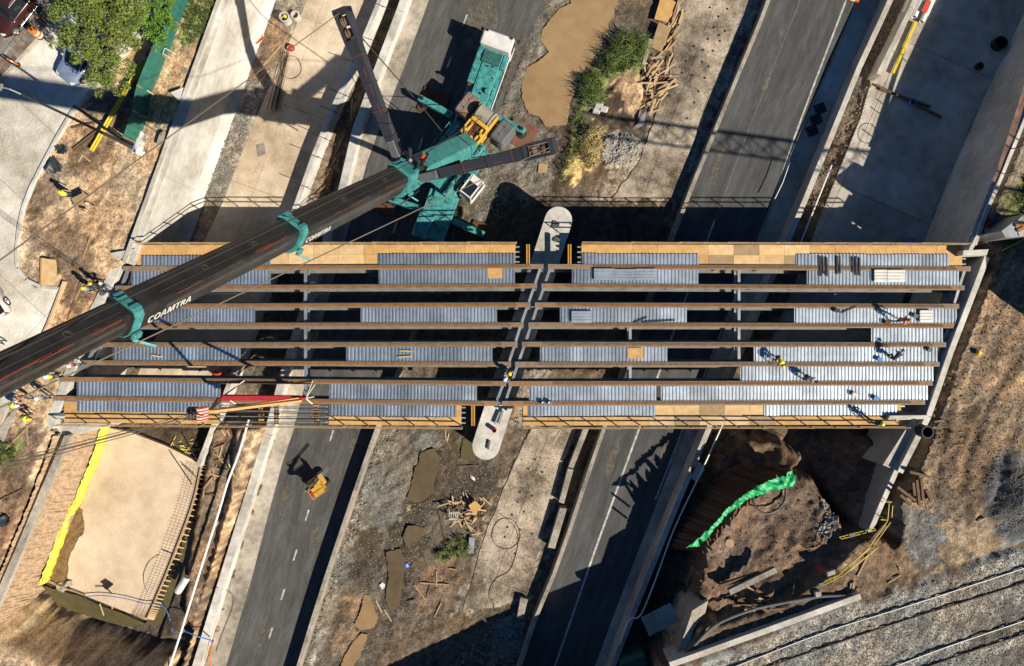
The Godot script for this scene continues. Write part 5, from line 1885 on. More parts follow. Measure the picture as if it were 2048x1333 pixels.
	sup.call("winch_frame", -2.5, -2.2, -0.75, 0.75, 2.9, 3.3, M.yellow_paint, 0.04)
	for k in 5:
		st = ST()
		lathe(st, C - hd * (2.55 + 0.19 * k) + Vector3(0, 3.25, 0) - sd * 0.3, sd, [[0.1, 0.0], [0.12, 0.05], [0.09, 0.1], [0.12, 0.3], [0.09, 0.45], [0.12, 0.6]], 12)
		obj("sheave", st, M.rust_dark, root)
	for q in [[-2.9, 0.62], [-2.3, 0.15], [-2.1, -0.3], [-2.6, -0.6], [-1.9, 0.5]]:
		sup.call("hydraulic_block", q[0] - 0.14, q[0] + 0.14, q[1] - 0.1, q[1] + 0.1, 3.2, 3.7, M.yellow_paint, 0.03)
	for k in 7:
		st = ST()
		var o0 := C - hd * rng.randf_range(2.0, 3.6) + sd * rng.randf_range(-0.6, 0.6) + Vector3(0, 3.5, 0)
		tube(st, [o0, o0 + Vector3(0.1, 0.25, 0.1), o0 + hd * 0.5 + sd * rng.randf_range(-0.3, 0.3) + Vector3(0, 0.1, 0)], 0.03, 5)
		obj("hose", st, M.black, root)
	# counterweights, stacked slabs either side
	for q in [[-1, M.weight_pink], [1, M.weight_grey]]:
		for k in 3:
			var t := ST()
			var c: Vector3 = C - hd * 4.25 + sd * (1.72 * q[0]) + Vector3(0, 1.75 + 0.62 * k, 0)
			var ins: float = 0.03 * k
			bbox(t, c, hd * (0.95 - ins), Vector3.UP * 0.3, sd * (0.68 - ins), 0.16)
			var cw := obj("counterweight", t, q[1], root)
			if k == 2:
				for e in [-1, 1]:
					t = ST()
					tube(t, [c + hd * 0.35 * e + Vector3(0, 0.3, 0) - sd * 0.15, c + hd * 0.35 * e + Vector3(0, 0.4, 0), c + hd * 0.35 * e + Vector3(0, 0.3, 0) + sd * 0.15], 0.04, 6)
					obj("lifting_eye", t, q[1], cw)
				t = ST()
				bbox(t, c + Vector3(0, 0.3, 0), hd * 0.7, Vector3.UP * 0.02, sd * 0.05, 0.01)
				obj("keeper_bar", t, M.weight_grey, cw)
	# operator cab on the right of the boom foot
	var oc := P(944, 377, 2.9)
	var cst := ST()
	bbox(cst, oc + Vector3(0, -0.75, 0), hd * 0.95, Vector3.UP * 0.2, sd * 0.58, 0.08)
	for e in [-1, 1]:
		for f in [-1, 1]:
			beam(cst, oc + hd * 0.9 * e + sd * 0.53 * f + Vector3(0, -0.7, 0), oc + hd * 0.75 * e + sd * 0.48 * f + Vector3(0, 0.7, 0), 0.1, 0.1)
	for e in [-1, 1]:
		beam(cst, oc + hd * 0.78 + sd * 0.48 * e + Vector3(0, 0.72, 0), oc - hd * 0.78 + sd * 0.48 * e + Vector3(0, 0.72, 0), 0.12, 0.1)
		beam(cst, oc + hd * 0.76 * e - sd * 0.5 + Vector3(0, 0.715, 0), oc + hd * 0.76 * e + sd * 0.5 + Vector3(0, 0.715, 0), 0.1, 0.08)
	bbox(cst, oc - hd * 0.55 + Vector3(0, 0.73, 0), hd * 0.25, Vector3.UP * 0.04, sd * 0.5, 0.03)
	bbox(cst, oc - hd * 0.82 + Vector3(0, -0.1, 0), hd * 0.05, Vector3.UP * 0.7, sd * 0.52, 0.03)
	var ocab := obj("operator_cab", cst, M.white_paint, root)
	st = ST()
	bbox(st, oc + hd * 0.25 + Vector3(0, 0.68, 0), hd * 0.5, Vector3.UP * 0.01, sd * 0.44, 0.004)
	bbox(st, oc + hd * 0.86 + Vector3(0, 0.0, 0), hd * 0.015, Vector3.UP * 0.65, sd * 0.46, 0.004)
	bbox(st, oc + sd * 0.5, hd * 0.78, Vector3.UP * 0.6, sd * 0.01, 0.004)
	obj("cab_glass", st, M.glass_dark, ocab)
	st = ST()
	bbox(st, oc - hd * 0.2 + Vector3(0, -0.35, 0), hd * 0.25, Vector3.UP * 0.1, sd * 0.25, 0.04)
	bbox(st, oc - hd * 0.5 + Vector3(0, 0.0, 0), hd * 0.08, Vector3.UP * 0.4, sd * 0.25, 0.04)
	obj("seat", st, M.black, ocab)
	# ------------------------------------------------ boom
	var prof := [Vector2(-0.5, 0.36), Vector2(-0.42, 0.48), Vector2(-0.36, 0.5), Vector2(0.36, 0.5), Vector2(0.42, 0.48), Vector2(0.5, 0.36), Vector2(0.5, -0.1), Vector2(0.46, -0.28), Vector2(0.34, -0.44), Vector2(0.16, -0.53), Vector2(-0.16, -0.53), Vector2(-0.34, -0.44), Vector2(-0.46, -0.28), Vector2(-0.5, -0.1)]
	var sec := func(t0: float, t1: float, w: float, h: float, m: Material, n: String):
		var t := ST()
		var A0 := []; var B0 := []
		for q in prof:
			A0.append(S + V * t0 + sd * q.x * w + nn * q.y * h)
			B0.append(S + V * t1 + sd * q.x * w + nn * q.y * h)
		bridge_rings(t, A0, B0)
		cap(t, A0)
		cap(t, B0, true)
		return obj(n, t, m, root)
	sec.call(0.0, 0.232, 1.6, 1.85, M.teal, "boom_section")
	var b1: MeshInstance3D = sec.call(0.2, 0.5, 1.45, 1.66, M.boom, "boom_section")
	var b2: MeshInstance3D = sec.call(0.49, 0.725, 1.22, 1.42, M.boom, "boom_section")
	var b3: MeshInstance3D = sec.call(0.715, 0.94, 1.02, 1.22, M.boom, "boom_section")
	sec.call(0.93, 1.0, 0.86, 1.05, M.boom, "boom_section")
	# collars at the end of each section
	for q in [[0.232, 1.75, 2.05, 0.022], [0.498, 1.54, 1.77, 0.0045], [0.72, 1.3, 1.51, 0.0045], [0.935, 1.1, 1.3, 0.006]]:
		var cl: MeshInstance3D = sec.call(q[0] - q[3], q[0] + q[3], q[1], q[2], M.teal, "boom_collar")
		for e in [-1, 1]:
			var t := ST()
			var o0: Vector3 = S + V * q[0] + sd * q[1] * 0.5 * e
			bbox(t, o0 + sd * 0.1 * e - nn * q[2] * 0.25, sd * 0.08, nn * 0.15, dir * 0.2, 0.03)
			obj("lug", t, M.teal, cl)
			t = ST()
			bbox(t, o0 - sd * 0.3 * e + nn * q[2] * 0.53, sd * 0.12, nn * 0.04, dir * 0.2, 0.03)
			obj("guide_pad", t, M.teal, cl)
		var t3 := ST()
		beam(t3, S + V * q[0] + sd * q[1] * 0.5 - nn * 0.7, S + V * (q[0] - 0.014) + sd * (q[1] * 0.5 + 0.55) - nn * 0.95, 0.1, 0.1)
		obj("rope_guide", t3, M.teal, cl)
	# worn grease streaks and inspection holes on the boom
	for q in [[b1, 0.26, 0.47, 1.45, 1.66], [b2, 0.52, 0.69, 1.22, 1.42], [b3, 0.73, 0.92, 1.02, 1.22]]:
		var wv: float = q[3]; var hv: float = q[4]
		for k in 9:
			var ta := rng.randf_range(q[1], q[2] - 0.03); var tb: float = min(q[2], ta + rng.randf_range(0.006, 0.04))
			var t := ST()
			var off: float = wv * rng.randf_range(0.36, 0.45)
			beam(t, S + V * ta + sd * off + nn * (hv * 0.5 - 0.012), S + V * tb + sd * (off + 0.02) + nn * (hv * 0.5 - 0.012), 0.012 + 0.025 * rng.randf(), 0.03, nn)
			obj("grease_streak", t, M.grease if k % 3 != 2 else M.boom_worn, q[0])
		var t2 := ST()
		beam(t2, S + V * q[1] + sd * wv * 0.16 + nn * (hv * 0.5 + 0.004), S + V * q[2] + sd * wv * 0.16 + nn * (hv * 0.5 + 0.004), 0.03, 0.02, nn)
		beam(t2, S + V * q[1] - sd * wv * 0.3 + nn * (hv * 0.5 + 0.004), S + V * q[2] - sd * wv * 0.3 + nn * (hv * 0.5 + 0.004), 0.04, 0.02, nn)
		obj("wear_rail", t2, M.boom_worn, q[0])
		# worn flank: a strip of bare grey brown steel on the side facing the sun
		t2 = ST()
		beam(t2, S + V * q[1] + sd * (wv * 0.5 + 0.003) + nn * hv * 0.22, S + V * q[2] + sd * (wv * 0.5 + 0.003) + nn * hv * 0.22, 0.01, hv * 0.16, nn)
		obj("worn_flank", t2, M.boom_worn, q[0])
		for k in 2:
			var tt: float = lerp(q[1], q[2], 0.2 + 0.45 * k + rng.randf_range(-0.1, 0.1))
			var t := ST()
			lathe(t, S + V * tt + nn * (hv * 0.5 - 0.01) + sd * wv * 0.05, nn, [[0.16, 0.0], [0.16, 0.025], [0.1, 0.025], [0.09, 0.0]], 14)
			obj("inspection_ring", t, M.boom_worn, q[0])
	# lettering on the flank, as painted on the crane
	for q in [[b2, 0.708, 1.22, 1.42, 0.34], [b1, 0.488, 1.45, 1.66, 0.34]]:
		var tm := TextMesh.new()
		tm.text = "COAMTRA"
		var f := SystemFont.new()
		f.font_names = PackedStringArray(["Droid Sans"])
		f.font_weight = 700
		tm.font = f
		tm.font_size = 64
		tm.pixel_size = q[4] / 46.0
		tm.depth = 0.008
		tm.horizontal_alignment = HORIZONTAL_ALIGNMENT_LEFT
		var o := MeshInstance3D.new()
		o.mesh = tm
		o.material_override = M.letter
		o.name = "lettering"
		q[0].add_child(o)
		o.transform = Transform3D(Basis(-dir, nn, sd), S + V * q[1] + sd * (q[2] * 0.5 + 0.006) - nn * (q[3] * 0.03))
	# ------------------------------------------------ guy masts
	var bL := S + V * 0.225 + nn * 0.95 - sd * 1.1
	var bR := S + V * 0.225 + nn * 0.95 + sd * 1.15
	var tips := [P(684, 22, 16.2), P(1106, 292, 16.2)]
	for e in 2:
		var b: Vector3 = bL if e == 0 else bR
		var tip: Vector3 = tips[e]
		var d := (tip - b).normalized()
		var up := dir
		var t := ST()
		var sv := d.cross(up).normalized()
		var L := b.distance_to(tip)
		# tapered box arm
		var R0 := []; var R1 := []; var R2 := []
		for q in [Vector2(-1, -1), Vector2(1, -1), Vector2(1, 1), Vector2(-1, 1)]:
			R0.append(b + sv * 0.3 * q.x + up * 0.28 * q.y)
			R1.append(b + d * L * 0.62 + sv * 0.34 * q.x + up * 0.3 * q.y)
			R2.append(b + d * (L - 1.7) + sv * 0.4 * q.x + up * 0.32 * q.y)
		bridge_rings(t, R0, R1); bridge_rings(t, R1, R2); cap(t, R0); cap(t, R2, true)
		var arm := obj("guy_mast", t, M.navy, root)
		t = ST()
		for s in [-1, 1]:
			beam(t, b + d * (L - 1.75) + sv * 0.4 * s, b + d * (L + 0.1) + sv * 0.4 * s, 0.1, 0.75, up)
		beam(t, b + d * L - sv * 0.45, b + d * L + sv * 0.45, 0.3, 0.8, up)
		beam(t, b + d * (L - 1.75) - sv * 0.42, b + d * (L - 1.75) + sv * 0.42, 0.2, 0.7, up)
		obj("mast_head", t, M.navy, arm)
		t = ST()
		lathe(t, b + d * (L - 0.55) - sv * 0.22, sv, [[0.1, 0.0], [0.3, 0.0], [0.25, 0.06], [0.3, 0.12], [0.25, 0.2], [0.3, 0.28], [0.25, 0.36], [0.3, 0.44], [0.1, 0.44]], 16)
		obj("pulley", t, M.timber_old, arm)
		t = ST()
		lathe(t, b + d * (L - 1.2) - sv * 0.22, sv, [[0.1, 0.0], [0.26, 0.0], [0.22, 0.1], [0.26, 0.2], [0.22, 0.3], [0.26, 0.44], [0.1, 0.44]], 16)
		obj("pulley", t, M.timber_old, arm)
		# bands, marks and the grey foot
		for k in 4:
			t = ST()
			var q := b + d * L * (0.14 + 0.19 * k)
			beam(t, q - d * 0.03, q + d * 0.03, 0.74, 0.66, up)
			obj("band", t, M.rust_dark if k % 2 else M.navy, arm)
		for k in 3:
			t = ST()
			var q := b + d * L * (0.3 + 0.13 * k)
			beam(t, q + up * 0.305 + sv * 0.12, q + d * rng.randf_range(0.3, 0.9) + up * 0.31 + sv * 0.14, 0.03, 0.02, up)
			obj("red_mark", t, M.grease, arm)
		t = ST()
		beam(t, b - d * 0.3, b + d * 1.0, 0.55, 0.72, up, 0.04)
		obj("mast_foot", t, M.weight_grey, arm)
		# side cylinder along the arm
		t = ST()
		tube(t, [b + sv * 0.45 * (1 if e == 0 else -1) + d * 0.3 - nn * 0.5, b + sv * 0.4 * (1 if e == 0 else -1) + d * 2.6], 0.11, 10)
		obj("mast_cylinder", t, M.black, arm)
		# ropes: to the boom head and back to the frame
		t = ST()
		tube(t, [tip, T + sd * (0.5 if e else -0.5)], 0.026, 5)
		obj("guy_rope", t, M.guy, arm)
		t = ST()
		var back := C - hd * 1.2 + sd * (1.1 if e else -1.1) + Vector3(0, 3.2, 0)
		tube(t, [tip - d * 0.4, tip.lerp(back, 0.62), back], 0.04, 5)
		tube(t, [tip.lerp(back, 0.64), tip.lerp(back, 0.7)], 0.07, 6)
		obj("guy_rope", t, M.cable_dark, arm)
	# struts between the masts and the boom
	for q in [[-0.9, 0.9, 1.5, 0.0], [0.0, 0.5, 2.1, -0.4], [-0.2, 0.55, 1.9, 0.9], [0.4, 0.55, 1.8, 0.5]]:
		st = ST()
		tube(st, [S + V * 0.215 + sd * q[0] + nn * q[1], S + V * 0.225 + sd * q[3] + nn * q[2] + dir * 0.6], 0.12, 8)
		obj("strut", st, M.navy, root)
	st = ST()
	bbox(st, S + V * 0.2 + nn * 1.3 + sd * 0.15, sd * 0.1, nn * 0.4, dir * 0.35, 0.04)
	obj("red_bracket", st, M.orange_red, root)
	st = ST()
	bbox(st, S + V * 0.222 + nn * 1.15, sd * 0.9, nn * 0.2, dir * 0.25, 0.04)
	obj("mast_saddle", st, M.navy, root)
	# handrails and hydraulic lines on the collar
	for k in 6:
		st = ST()
		var o0: Vector3 = S + V * (0.205 + 0.012 * k) + sd * (0.9 + 0.03 * k) + nn * rng.randf_range(-0.6, 0.5)
		tube(st, [o0, o0 + sd * 0.18 + dir * 0.3, o0 + sd * 0.1 + dir * 0.7 - nn * 0.3], 0.04, 5)
		obj("hose", st, M.teal if k % 2 else M.black, root)
	# hydraulic lines, handrails and grab bars that clutter the superstructure and carrier
	for k in 16:
		st = ST()
		var o1 := C + hd * rng.randf_range(-2.6, 2.0) + sd * (1.15 if k % 2 else -1.15) + Vector3(0, 3.12, 0)
		tube(st, [o1, o1 + Vector3(0, 0.12, 0) + hd * 0.15, o1 + hd * rng.randf_range(0.4, 1.0) + sd * rng.randf_range(-0.2, 0.2) + Vector3(0, 0.02, 0)], 0.028, 5)
		obj("hose", st, M.black, root)
	for s in [-1.0, 1.0]:
		for k in 4:
			var q: Vector3 = C + hd * (-2.3 + 0.9 * k) + sd * 1.95 * s
			st = ST(); tube(st, [q + Vector3(0, 2.4, 0), q + Vector3(0, 3.3, 0)], 0.022, 5); obj("handrail_post", st, M.teal, root)
		var q0: Vector3 = C + hd * -2.3 + sd * 1.95 * s + Vector3(0, 3.3, 0)
		st = ST(); tube(st, [q0, q0 + hd * 2.7], 0.022, 5); obj("handrail", st, M.teal, root)
	for q in [[1.0, -0.95], [1.9, -0.95], [2.8, -0.95], [3.5, 0.98], [4.6, 0.98], [13.3, -0.6], [14.2, 0.5], [15.4, 0.4]]:
		st = ST(); bbox(st, at.call(q[0], q[1], 2.45 if q[0] < 6 else 2.13), ax * 0.3, Vector3.UP * 0.012, rt * 0.2, 0.005); obj("hatch", st, M.teal, root)
		st = ST(); tube(st, [at.call(q[0] - 0.1, q[1], 2.47 if q[0] < 6 else 2.15), at.call(q[0], q[1], 2.53 if q[0] < 6 else 2.21), at.call(q[0] + 0.1, q[1], 2.47 if q[0] < 6 else 2.15)], 0.015, 5); obj("handle", st, M.black, root)
	for k in 10:
		st = ST()
		var o2: Vector3 = at.call(rng.randf_range(12.8, 16.0), rng.randf_range(-1.0, 1.0), 2.15)
		tube(st, [o2, o2 + Vector3(rng.randf_range(-0.4, 0.4), 0.06, rng.randf_range(-0.4, 0.4)), o2 + Vector3(rng.randf_range(-0.7, 0.7), 0.0, rng.randf_range(-0.7, 0.7))], 0.03, 5)
		obj("hose", st, M.black, root)
	# luffing ram under the boom
	st = ST()
	tube(st, [C + hd * 1.6 + Vector3(0, 2.5, 0), S + V * 0.16 - nn * 0.9], 0.26, 14)
	obj("luffing_ram", st, M.teal, root)
	# hoist rope that runs along the boom
	st = ST()
	tube(st, [C - hd * 4.0 + Vector3(0, 4.0, 0), S + V * 0.235 + nn * 1.25, T + nn * 0.8], 0.03, 5)
	obj("hoist_rope", st, M.cable_dark, root)
	# boom head
	st = ST()
	bbox(st, T - dir * 0.2, sd * 0.6, nn * 0.75, dir * 0.7, 0.1)
	obj("boom_head", st, M.teal, root)
	# ------------------------------------------------ hook, spreader and slings (things hanging from the crane)
	var K := Vector3(T.x, 15.7, T.z)
	for k in 4:
		st = ST()
		tube(st, [T + Vector3(-0.35 + 0.23 * k, 0, 0.1 * (k % 2)), K + Vector3(-0.3 + 0.2 * k, 0.5, 0.1 * (k % 2))], 0.022, 5)
		obj("hoist_line", st, M.guy, root)
	var hook := thing("hook_block", "heavy crane hook block with red and white striped cheeks hanging over the plywood edge", "hook block", K)
	st = ST()
	bbox(st, Vector3(0.12, 0.25, 0.05), Vector3(0.16, 0, 0), Vector3(0, 0.5, 0), Vector3(0, 0, 0.42), 0.06)
	obj("cheek_plate", st, M.white_paint, hook)
	for k in 5:
		st = ST()
		bbox(st, Vector3(0.12, 0.25, -0.3 + 0.17 * k), Vector3(0.168, 0, 0), Vector3(0, 0.508, 0.0), Vector3(0, 0, 0.04), 0.005)
		obj("stripe", st, M.orange_red, hook)
	st = ST()
	lathe(st, Vector3(-0.6, 0.35, 0.02), Vector3(1, 0, 0), [[0.1, 0.0], [0.42, 0.0], [0.36, 0.1], [0.42, 0.2], [0.36, 0.3], [0.42, 0.4], [0.36, 0.48], [0.1, 0.5]], 20)
	obj("sheave", st, M.black, hook)
	st = ST()
	tube(st, smooth_path([Vector3(0, -0.2, 0), Vector3(0, -0.55, 0), Vector3(0.22, -0.8, 0), Vector3(0.05, -1.05, 0), Vector3(-0.22, -0.9, 0), Vector3(-0.2, -0.72, 0)], 5), 0.09, 10)
	obj("hook", st, M.yellow_paint, hook)
	var e0 := P(440, 797, 7.0); var e1 := P(600, 797, 7.0)
	var sp := thing("spreader_beam", "long red lifting beam slung below the crane hook", "lifting beam")
	st = ST()
	beam(st, e0, e1, 0.34, 0.04)
	beam(st, e0 + Vector3.DOWN * 0.36, e1 + Vector3.DOWN * 0.36, 0.34, 0.04)
	beam(st, e0 + Vector3.DOWN * 0.18, e1 + Vector3.DOWN * 0.18, 0.03, 0.32)
	obj("beam", st, M.red_paint, sp)
	for e in [e0, e1]:
		st = ST()
		bbox(st, e + Vector3(0, 0.12, 0), Vector3(0.22, 0, 0), Vector3(0, 0.12, 0), Vector3(0, 0, 0.05), 0.02)
		obj("lug", st, M.red_paint, sp)
	st = ST()
	tube(st, [e1, e1 + Vector3(0.1, 0.05, 0.0), e1 + Vector3(0.45, 0.02, -0.03)], 0.08, 8)
	obj("shackle", st, M.red_paint, sp)
	var kk := K + Vector3(0, -0.9, 0)
	for q in [[e1, "orange textile sling from the hook to the far end of the red beam", M.sling_orange, 0.11], [e0, "tan textile sling from the hook to the near end of the red beam", M.timber, 0.09]]:
		var sl := thing("lifting_sling", q[1], "sling")
		for f in 2:
			st = ST()
			tube(st, [kk + Vector3(0.08 * f, 0, 0.05), q[0] + Vector3(-0.1 + 0.2 * f, 0.15, 0.18 * f)], q[3], 6)
			obj("strand", st, q[2], sl)
	var legs := [[e1 + Vector3(0.4, 0, 0), P(625, 762, 5.65)], [e1 + Vector3(0.4, 0, 0), P(629, 770, 5.65)], [e1 + Vector3(0.4, 0, 0), P(627, 794, 5.5)], [e1 + Vector3(0.4, 0, 0), P(624, 808, 5.65)], [e0, P(480, 768, 5.65)], [e0, P(488, 762, 5.65)], [e0 + Vector3(0.5, 0, 0), P(470, 808, 5.6)]]
	for q in legs:
		st = ST()
		tube(st, [q[0], q[1]], 0.05, 6)
		tag(obj("strap", st, M.sling_cream), "cream strap tied from the end of the red lifting beam down to the girders", "strap", "cream straps below the red lifting beam")

# ---------------------------------------------------------------- helpers for loose things
func bar(n: String, a: Vector3, b: Vector3, w: float, t: float, m: Material, label: String, cat: String, group := ""):
	var st := ST()
	beam(st, a, b, w, t, Vector3.UP, min(0.012, t * 0.2))
	return tag(obj(n, st, m), label, cat, group)

func plank(x0: float, y0: float, x1: float, y1: float, w: float, label: String, m: Material, group := "", lift := 0.03, t := 0.035):
	var a := G(x0, y0); var b := G(x1, y1)
	a.y += lift; b.y += lift
	return bar("timber_plank", a, b, w, t, m, label, "plank", group)

func heap(list: Array, count: int, l0: float, l1: float, label: String, group: String, mats: Array, dirx := 0.0, dirw := PI, stack := 0.5, w := 0.1):
	var p2 := PackedVector2Array()
	var x0 := 1e9; var x1 := -1e9; var y0 := 1e9; var y1 := -1e9
	for q in list:
		p2.append(Vector2(q[0], q[1]))
		x0 = min(x0, q[0]); x1 = max(x1, q[0]); y0 = min(y0, q[1]); y1 = max(y1, q[1])
	var k := 0
	var guard := 0
	while k < count and guard < count * 20:
		guard += 1
		var q := Vector2(rng.randf_range(x0, x1), rng.randf_range(y0, y1))
		if not Geometry2D.is_point_in_polygon(q, p2):
			continue
		var c := G(q.x, q.y)
		var a := dirx + rng.randf_range(-dirw, dirw)
		var L := rng.randf_range(l0, l1)
		var d := Vector3(cos(a), rng.randf_range(-0.12, 0.12), sin(a)) * L / 2
		c.y += 0.05 + stack * rng.randf() * (k / float(count))
		bar("timber_plank", c - d, c + d, w * rng.randf_range(0.6, 1.4), 0.04, mats[rng.randi() % mats.size()], label, "plank", group)
		k += 1

func crumple(n: String, pts: Array, h: float, m: Material, label: String, cat: String, rough := 0.1, up := 0.12):
	# a loose sheet with folds, lying in a polygon
	var poly := []
	for q in pts:
		poly.append(P(q[0], q[1], q[2] if q.size() > 2 else h) if h > 0.0 else G(q[0], q[1]))
	var p2 := PackedVector2Array()
	var x0 := 1e9; var x1 := -1e9; var z0 := 1e9; var z1 := -1e9
	for q in poly:
		p2.append(Vector2(q.x, q.z))
		x0 = min(x0, q.x); x1 = max(x1, q.x); z0 = min(z0, q.z); z1 = max(z1, q.z)
	var nz := FastNoiseLite.new(); nz.seed = int(x0 * 10); nz.frequency = 0.55; nz.fractal_octaves = 2
	nz.noise_type = FastNoiseLite.TYPE_SIMPLEX
	nz.fractal_type = FastNoiseLite.FRACTAL_RIDGED
	var st := STS()
	var c := 0.1
	var z := z0
	while z < z1:
		var x := x0
		while x < x1:
			if Geometry2D.is_point_in_polygon(Vector2(x + c / 2, z + c / 2), p2):
				var v := []
				for e in [Vector2(0, 0), Vector2(c, 0), Vector2(c, c), Vector2(0, c)]:
					var y := 0.0
					var X: float = x + e.x; var Z: float = z + e.y
					y = (h if h > 0.0 else height_at(X, Z)) + up + nz.get_noise_2d(X, Z) * rough
					v.append(Vector3(X, y, Z))
				quad(st, v[0], v[1], v[2], v[3])
			x += c
		z += c
	return tag(obj(n, st, m, null, true), label, cat)

# ---------------------------------------------------------------- foliage
func leaf_mass(blobs: Array, per: float, size: float, cols: Array, up_bias := 0.6) -> ArrayMesh:
	var V := PackedVector3Array(); var N := PackedVector3Array(); var C := PackedColorArray()
	for b in blobs:
		var c: Vector3 = b[0]; var r: Vector3 = b[1]
		var n := int(per * r.x * r.z)
		for k in n:
			var d := Vector3(rng.randfn(), rng.randfn(), rng.randfn()).normalized()
			var rad := pow(rng.randf(), 0.28)
			var p := c + Vector3(d.x * r.x, d.y * r.y, d.z * r.z) * rad
			var nn := (d * 0.7 + Vector3(0, up_bias, 0) + Vector3(rng.randfn(), rng.randfn(), rng.randfn()) * 0.55).normalized()
			var u := nn.cross(Vector3(rng.randfn(), rng.randfn(), rng.randfn())).normalized()
			var w := nn.cross(u)
			var s := size * rng.randf_range(0.6, 1.3)
			var col: Color = cols[rng.randi() % cols.size()]
			var f := rng.randf_range(0.7, 1.3)
			col = Color(col.r * f, col.g * f, col.b * f)
			var q := [p - u * s, p + w * s * 0.5, p + u * s, p - w * s * 0.5]
			for i in [0, 1, 2, 0, 2, 3]:
				V.append(q[i]); N.append(nn); C.append(col)
	var arr := []; arr.resize(Mesh.ARRAY_MAX)
	arr[Mesh.ARRAY_VERTEX] = V; arr[Mesh.ARRAY_NORMAL] = N; arr[Mesh.ARRAY_COLOR] = C
	var am := ArrayMesh.new()
	am.add_surface_from_arrays(Mesh.PRIMITIVE_TRIANGLES, arr)
	return am

func blades(list: Array, count: int, h0: float, h1: float, cols: Array, lean := 0.8, wid := 0.024) -> ArrayMesh:
	var p2 := PackedVector2Array()
	var x0 := 1e9; var x1 := -1e9; var y0 := 1e9; var y1 := -1e9
	for q in list:
		p2.append(Vector2(q[0], q[1]))
		x0 = min(x0, q[0]); x1 = max(x1, q[0]); y0 = min(y0, q[1]); y1 = max(y1, q[1])
	var V := PackedVector3Array(); var N := PackedVector3Array(); var C := PackedColorArray()
	var nz := FastNoiseLite.new(); nz.seed = 8; nz.frequency = 0.06
	var k := 0
	var guard := 0
	while k < count and guard < count * 12:
		guard += 1
		var q := Vector2(rng.randf_range(x0, x1), rng.randf_range(y0, y1))
		if not Geometry2D.is_point_in_polygon(q, p2) or nz.get_noise_2d(q.x, q.y) < rng.randf_range(-0.25, 0.2):
			continue
		k += 1
		var p := G(q.x, q.y)
		var hh := rng.randf_range(h0, h1)
		var a := nz.get_noise_2d(q.x * 0.7 + 300, q.y * 0.7) * 9.0 + rng.randf_range(-0.9, 0.9)
		var d := Vector3(cos(a), 0, sin(a))
		var s := Vector3(-d.z, 0, d.x) * wid
		var m := p + Vector3.UP * hh * 0.65 + d * hh * lean * 0.35
		var t := p + Vector3.UP * hh * rng.randf_range(0.7, 1.0) + d * hh * lean
		var col: Color = cols[rng.randi() % cols.size()]
		var f := rng.randf_range(0.7, 1.3)
		col = Color(col.r * f, col.g * f, col.b * f)
		var nn := (Vector3.UP + d * 0.5).normalized()
		for v in [p - s, m - s * 0.8, m + s * 0.8, p - s, m + s * 0.8, p + s, m - s * 0.8, t, m + s * 0.8]:
			V.append(v); N.append(nn); C.append(col)
	var arr := []; arr.resize(Mesh.ARRAY_MAX)
	arr[Mesh.ARRAY_VERTEX] = V; arr[Mesh.ARRAY_NORMAL] = N; arr[Mesh.ARRAY_COLOR] = C
	var am := ArrayMesh.new()
	am.add_surface_from_arrays(Mesh.PRIMITIVE_TRIANGLES, arr)
	return am

func tree(label: String, base: Vector3, tops: Array, per: float, size: float, cols: Array):
	# tops: clumps of the crown as [x, y, h, radius in metres]
	var t := thing("tree", label, "tree")
	var st := ST()
	var cen := Vector3.ZERO
	for q in tops:
		cen += P(q[0], q[1], q[2])
	cen /= tops.size()
	var fork := base.lerp(cen, 0.35)
	tube(st, [base - Vector3.UP * 0.2, base.lerp(fork, 0.5) + Vector3(0.1, 0, 0.08), fork], [0.26, 0.2, 0.17], 9)
	obj("trunk", st, M.bark, t)
	var blobs := []
	for q in tops:
		var c := P(q[0], q[1], q[2])
		st = ST()
		tube(st, [fork, fork.lerp(c, 0.5) + Vector3(0, -0.3, 0), c], [0.12, 0.07, 0.02], 6)
		obj("limb", st, M.bark, t)
		var R: float = q[3]
		for k in 15:
			var d := Vector3(rng.randfn(), rng.randfn() * 0.7, rng.randfn()).normalized() * R * rng.randf_range(0.45, 1.0)
			var r := R * rng.randf_range(0.22, 0.4)
			blobs.append([c + d, Vector3(r, r * 0.7, r)])
	obj("crown", leaf_mass(blobs, per, size, cols), M.leaf, t)

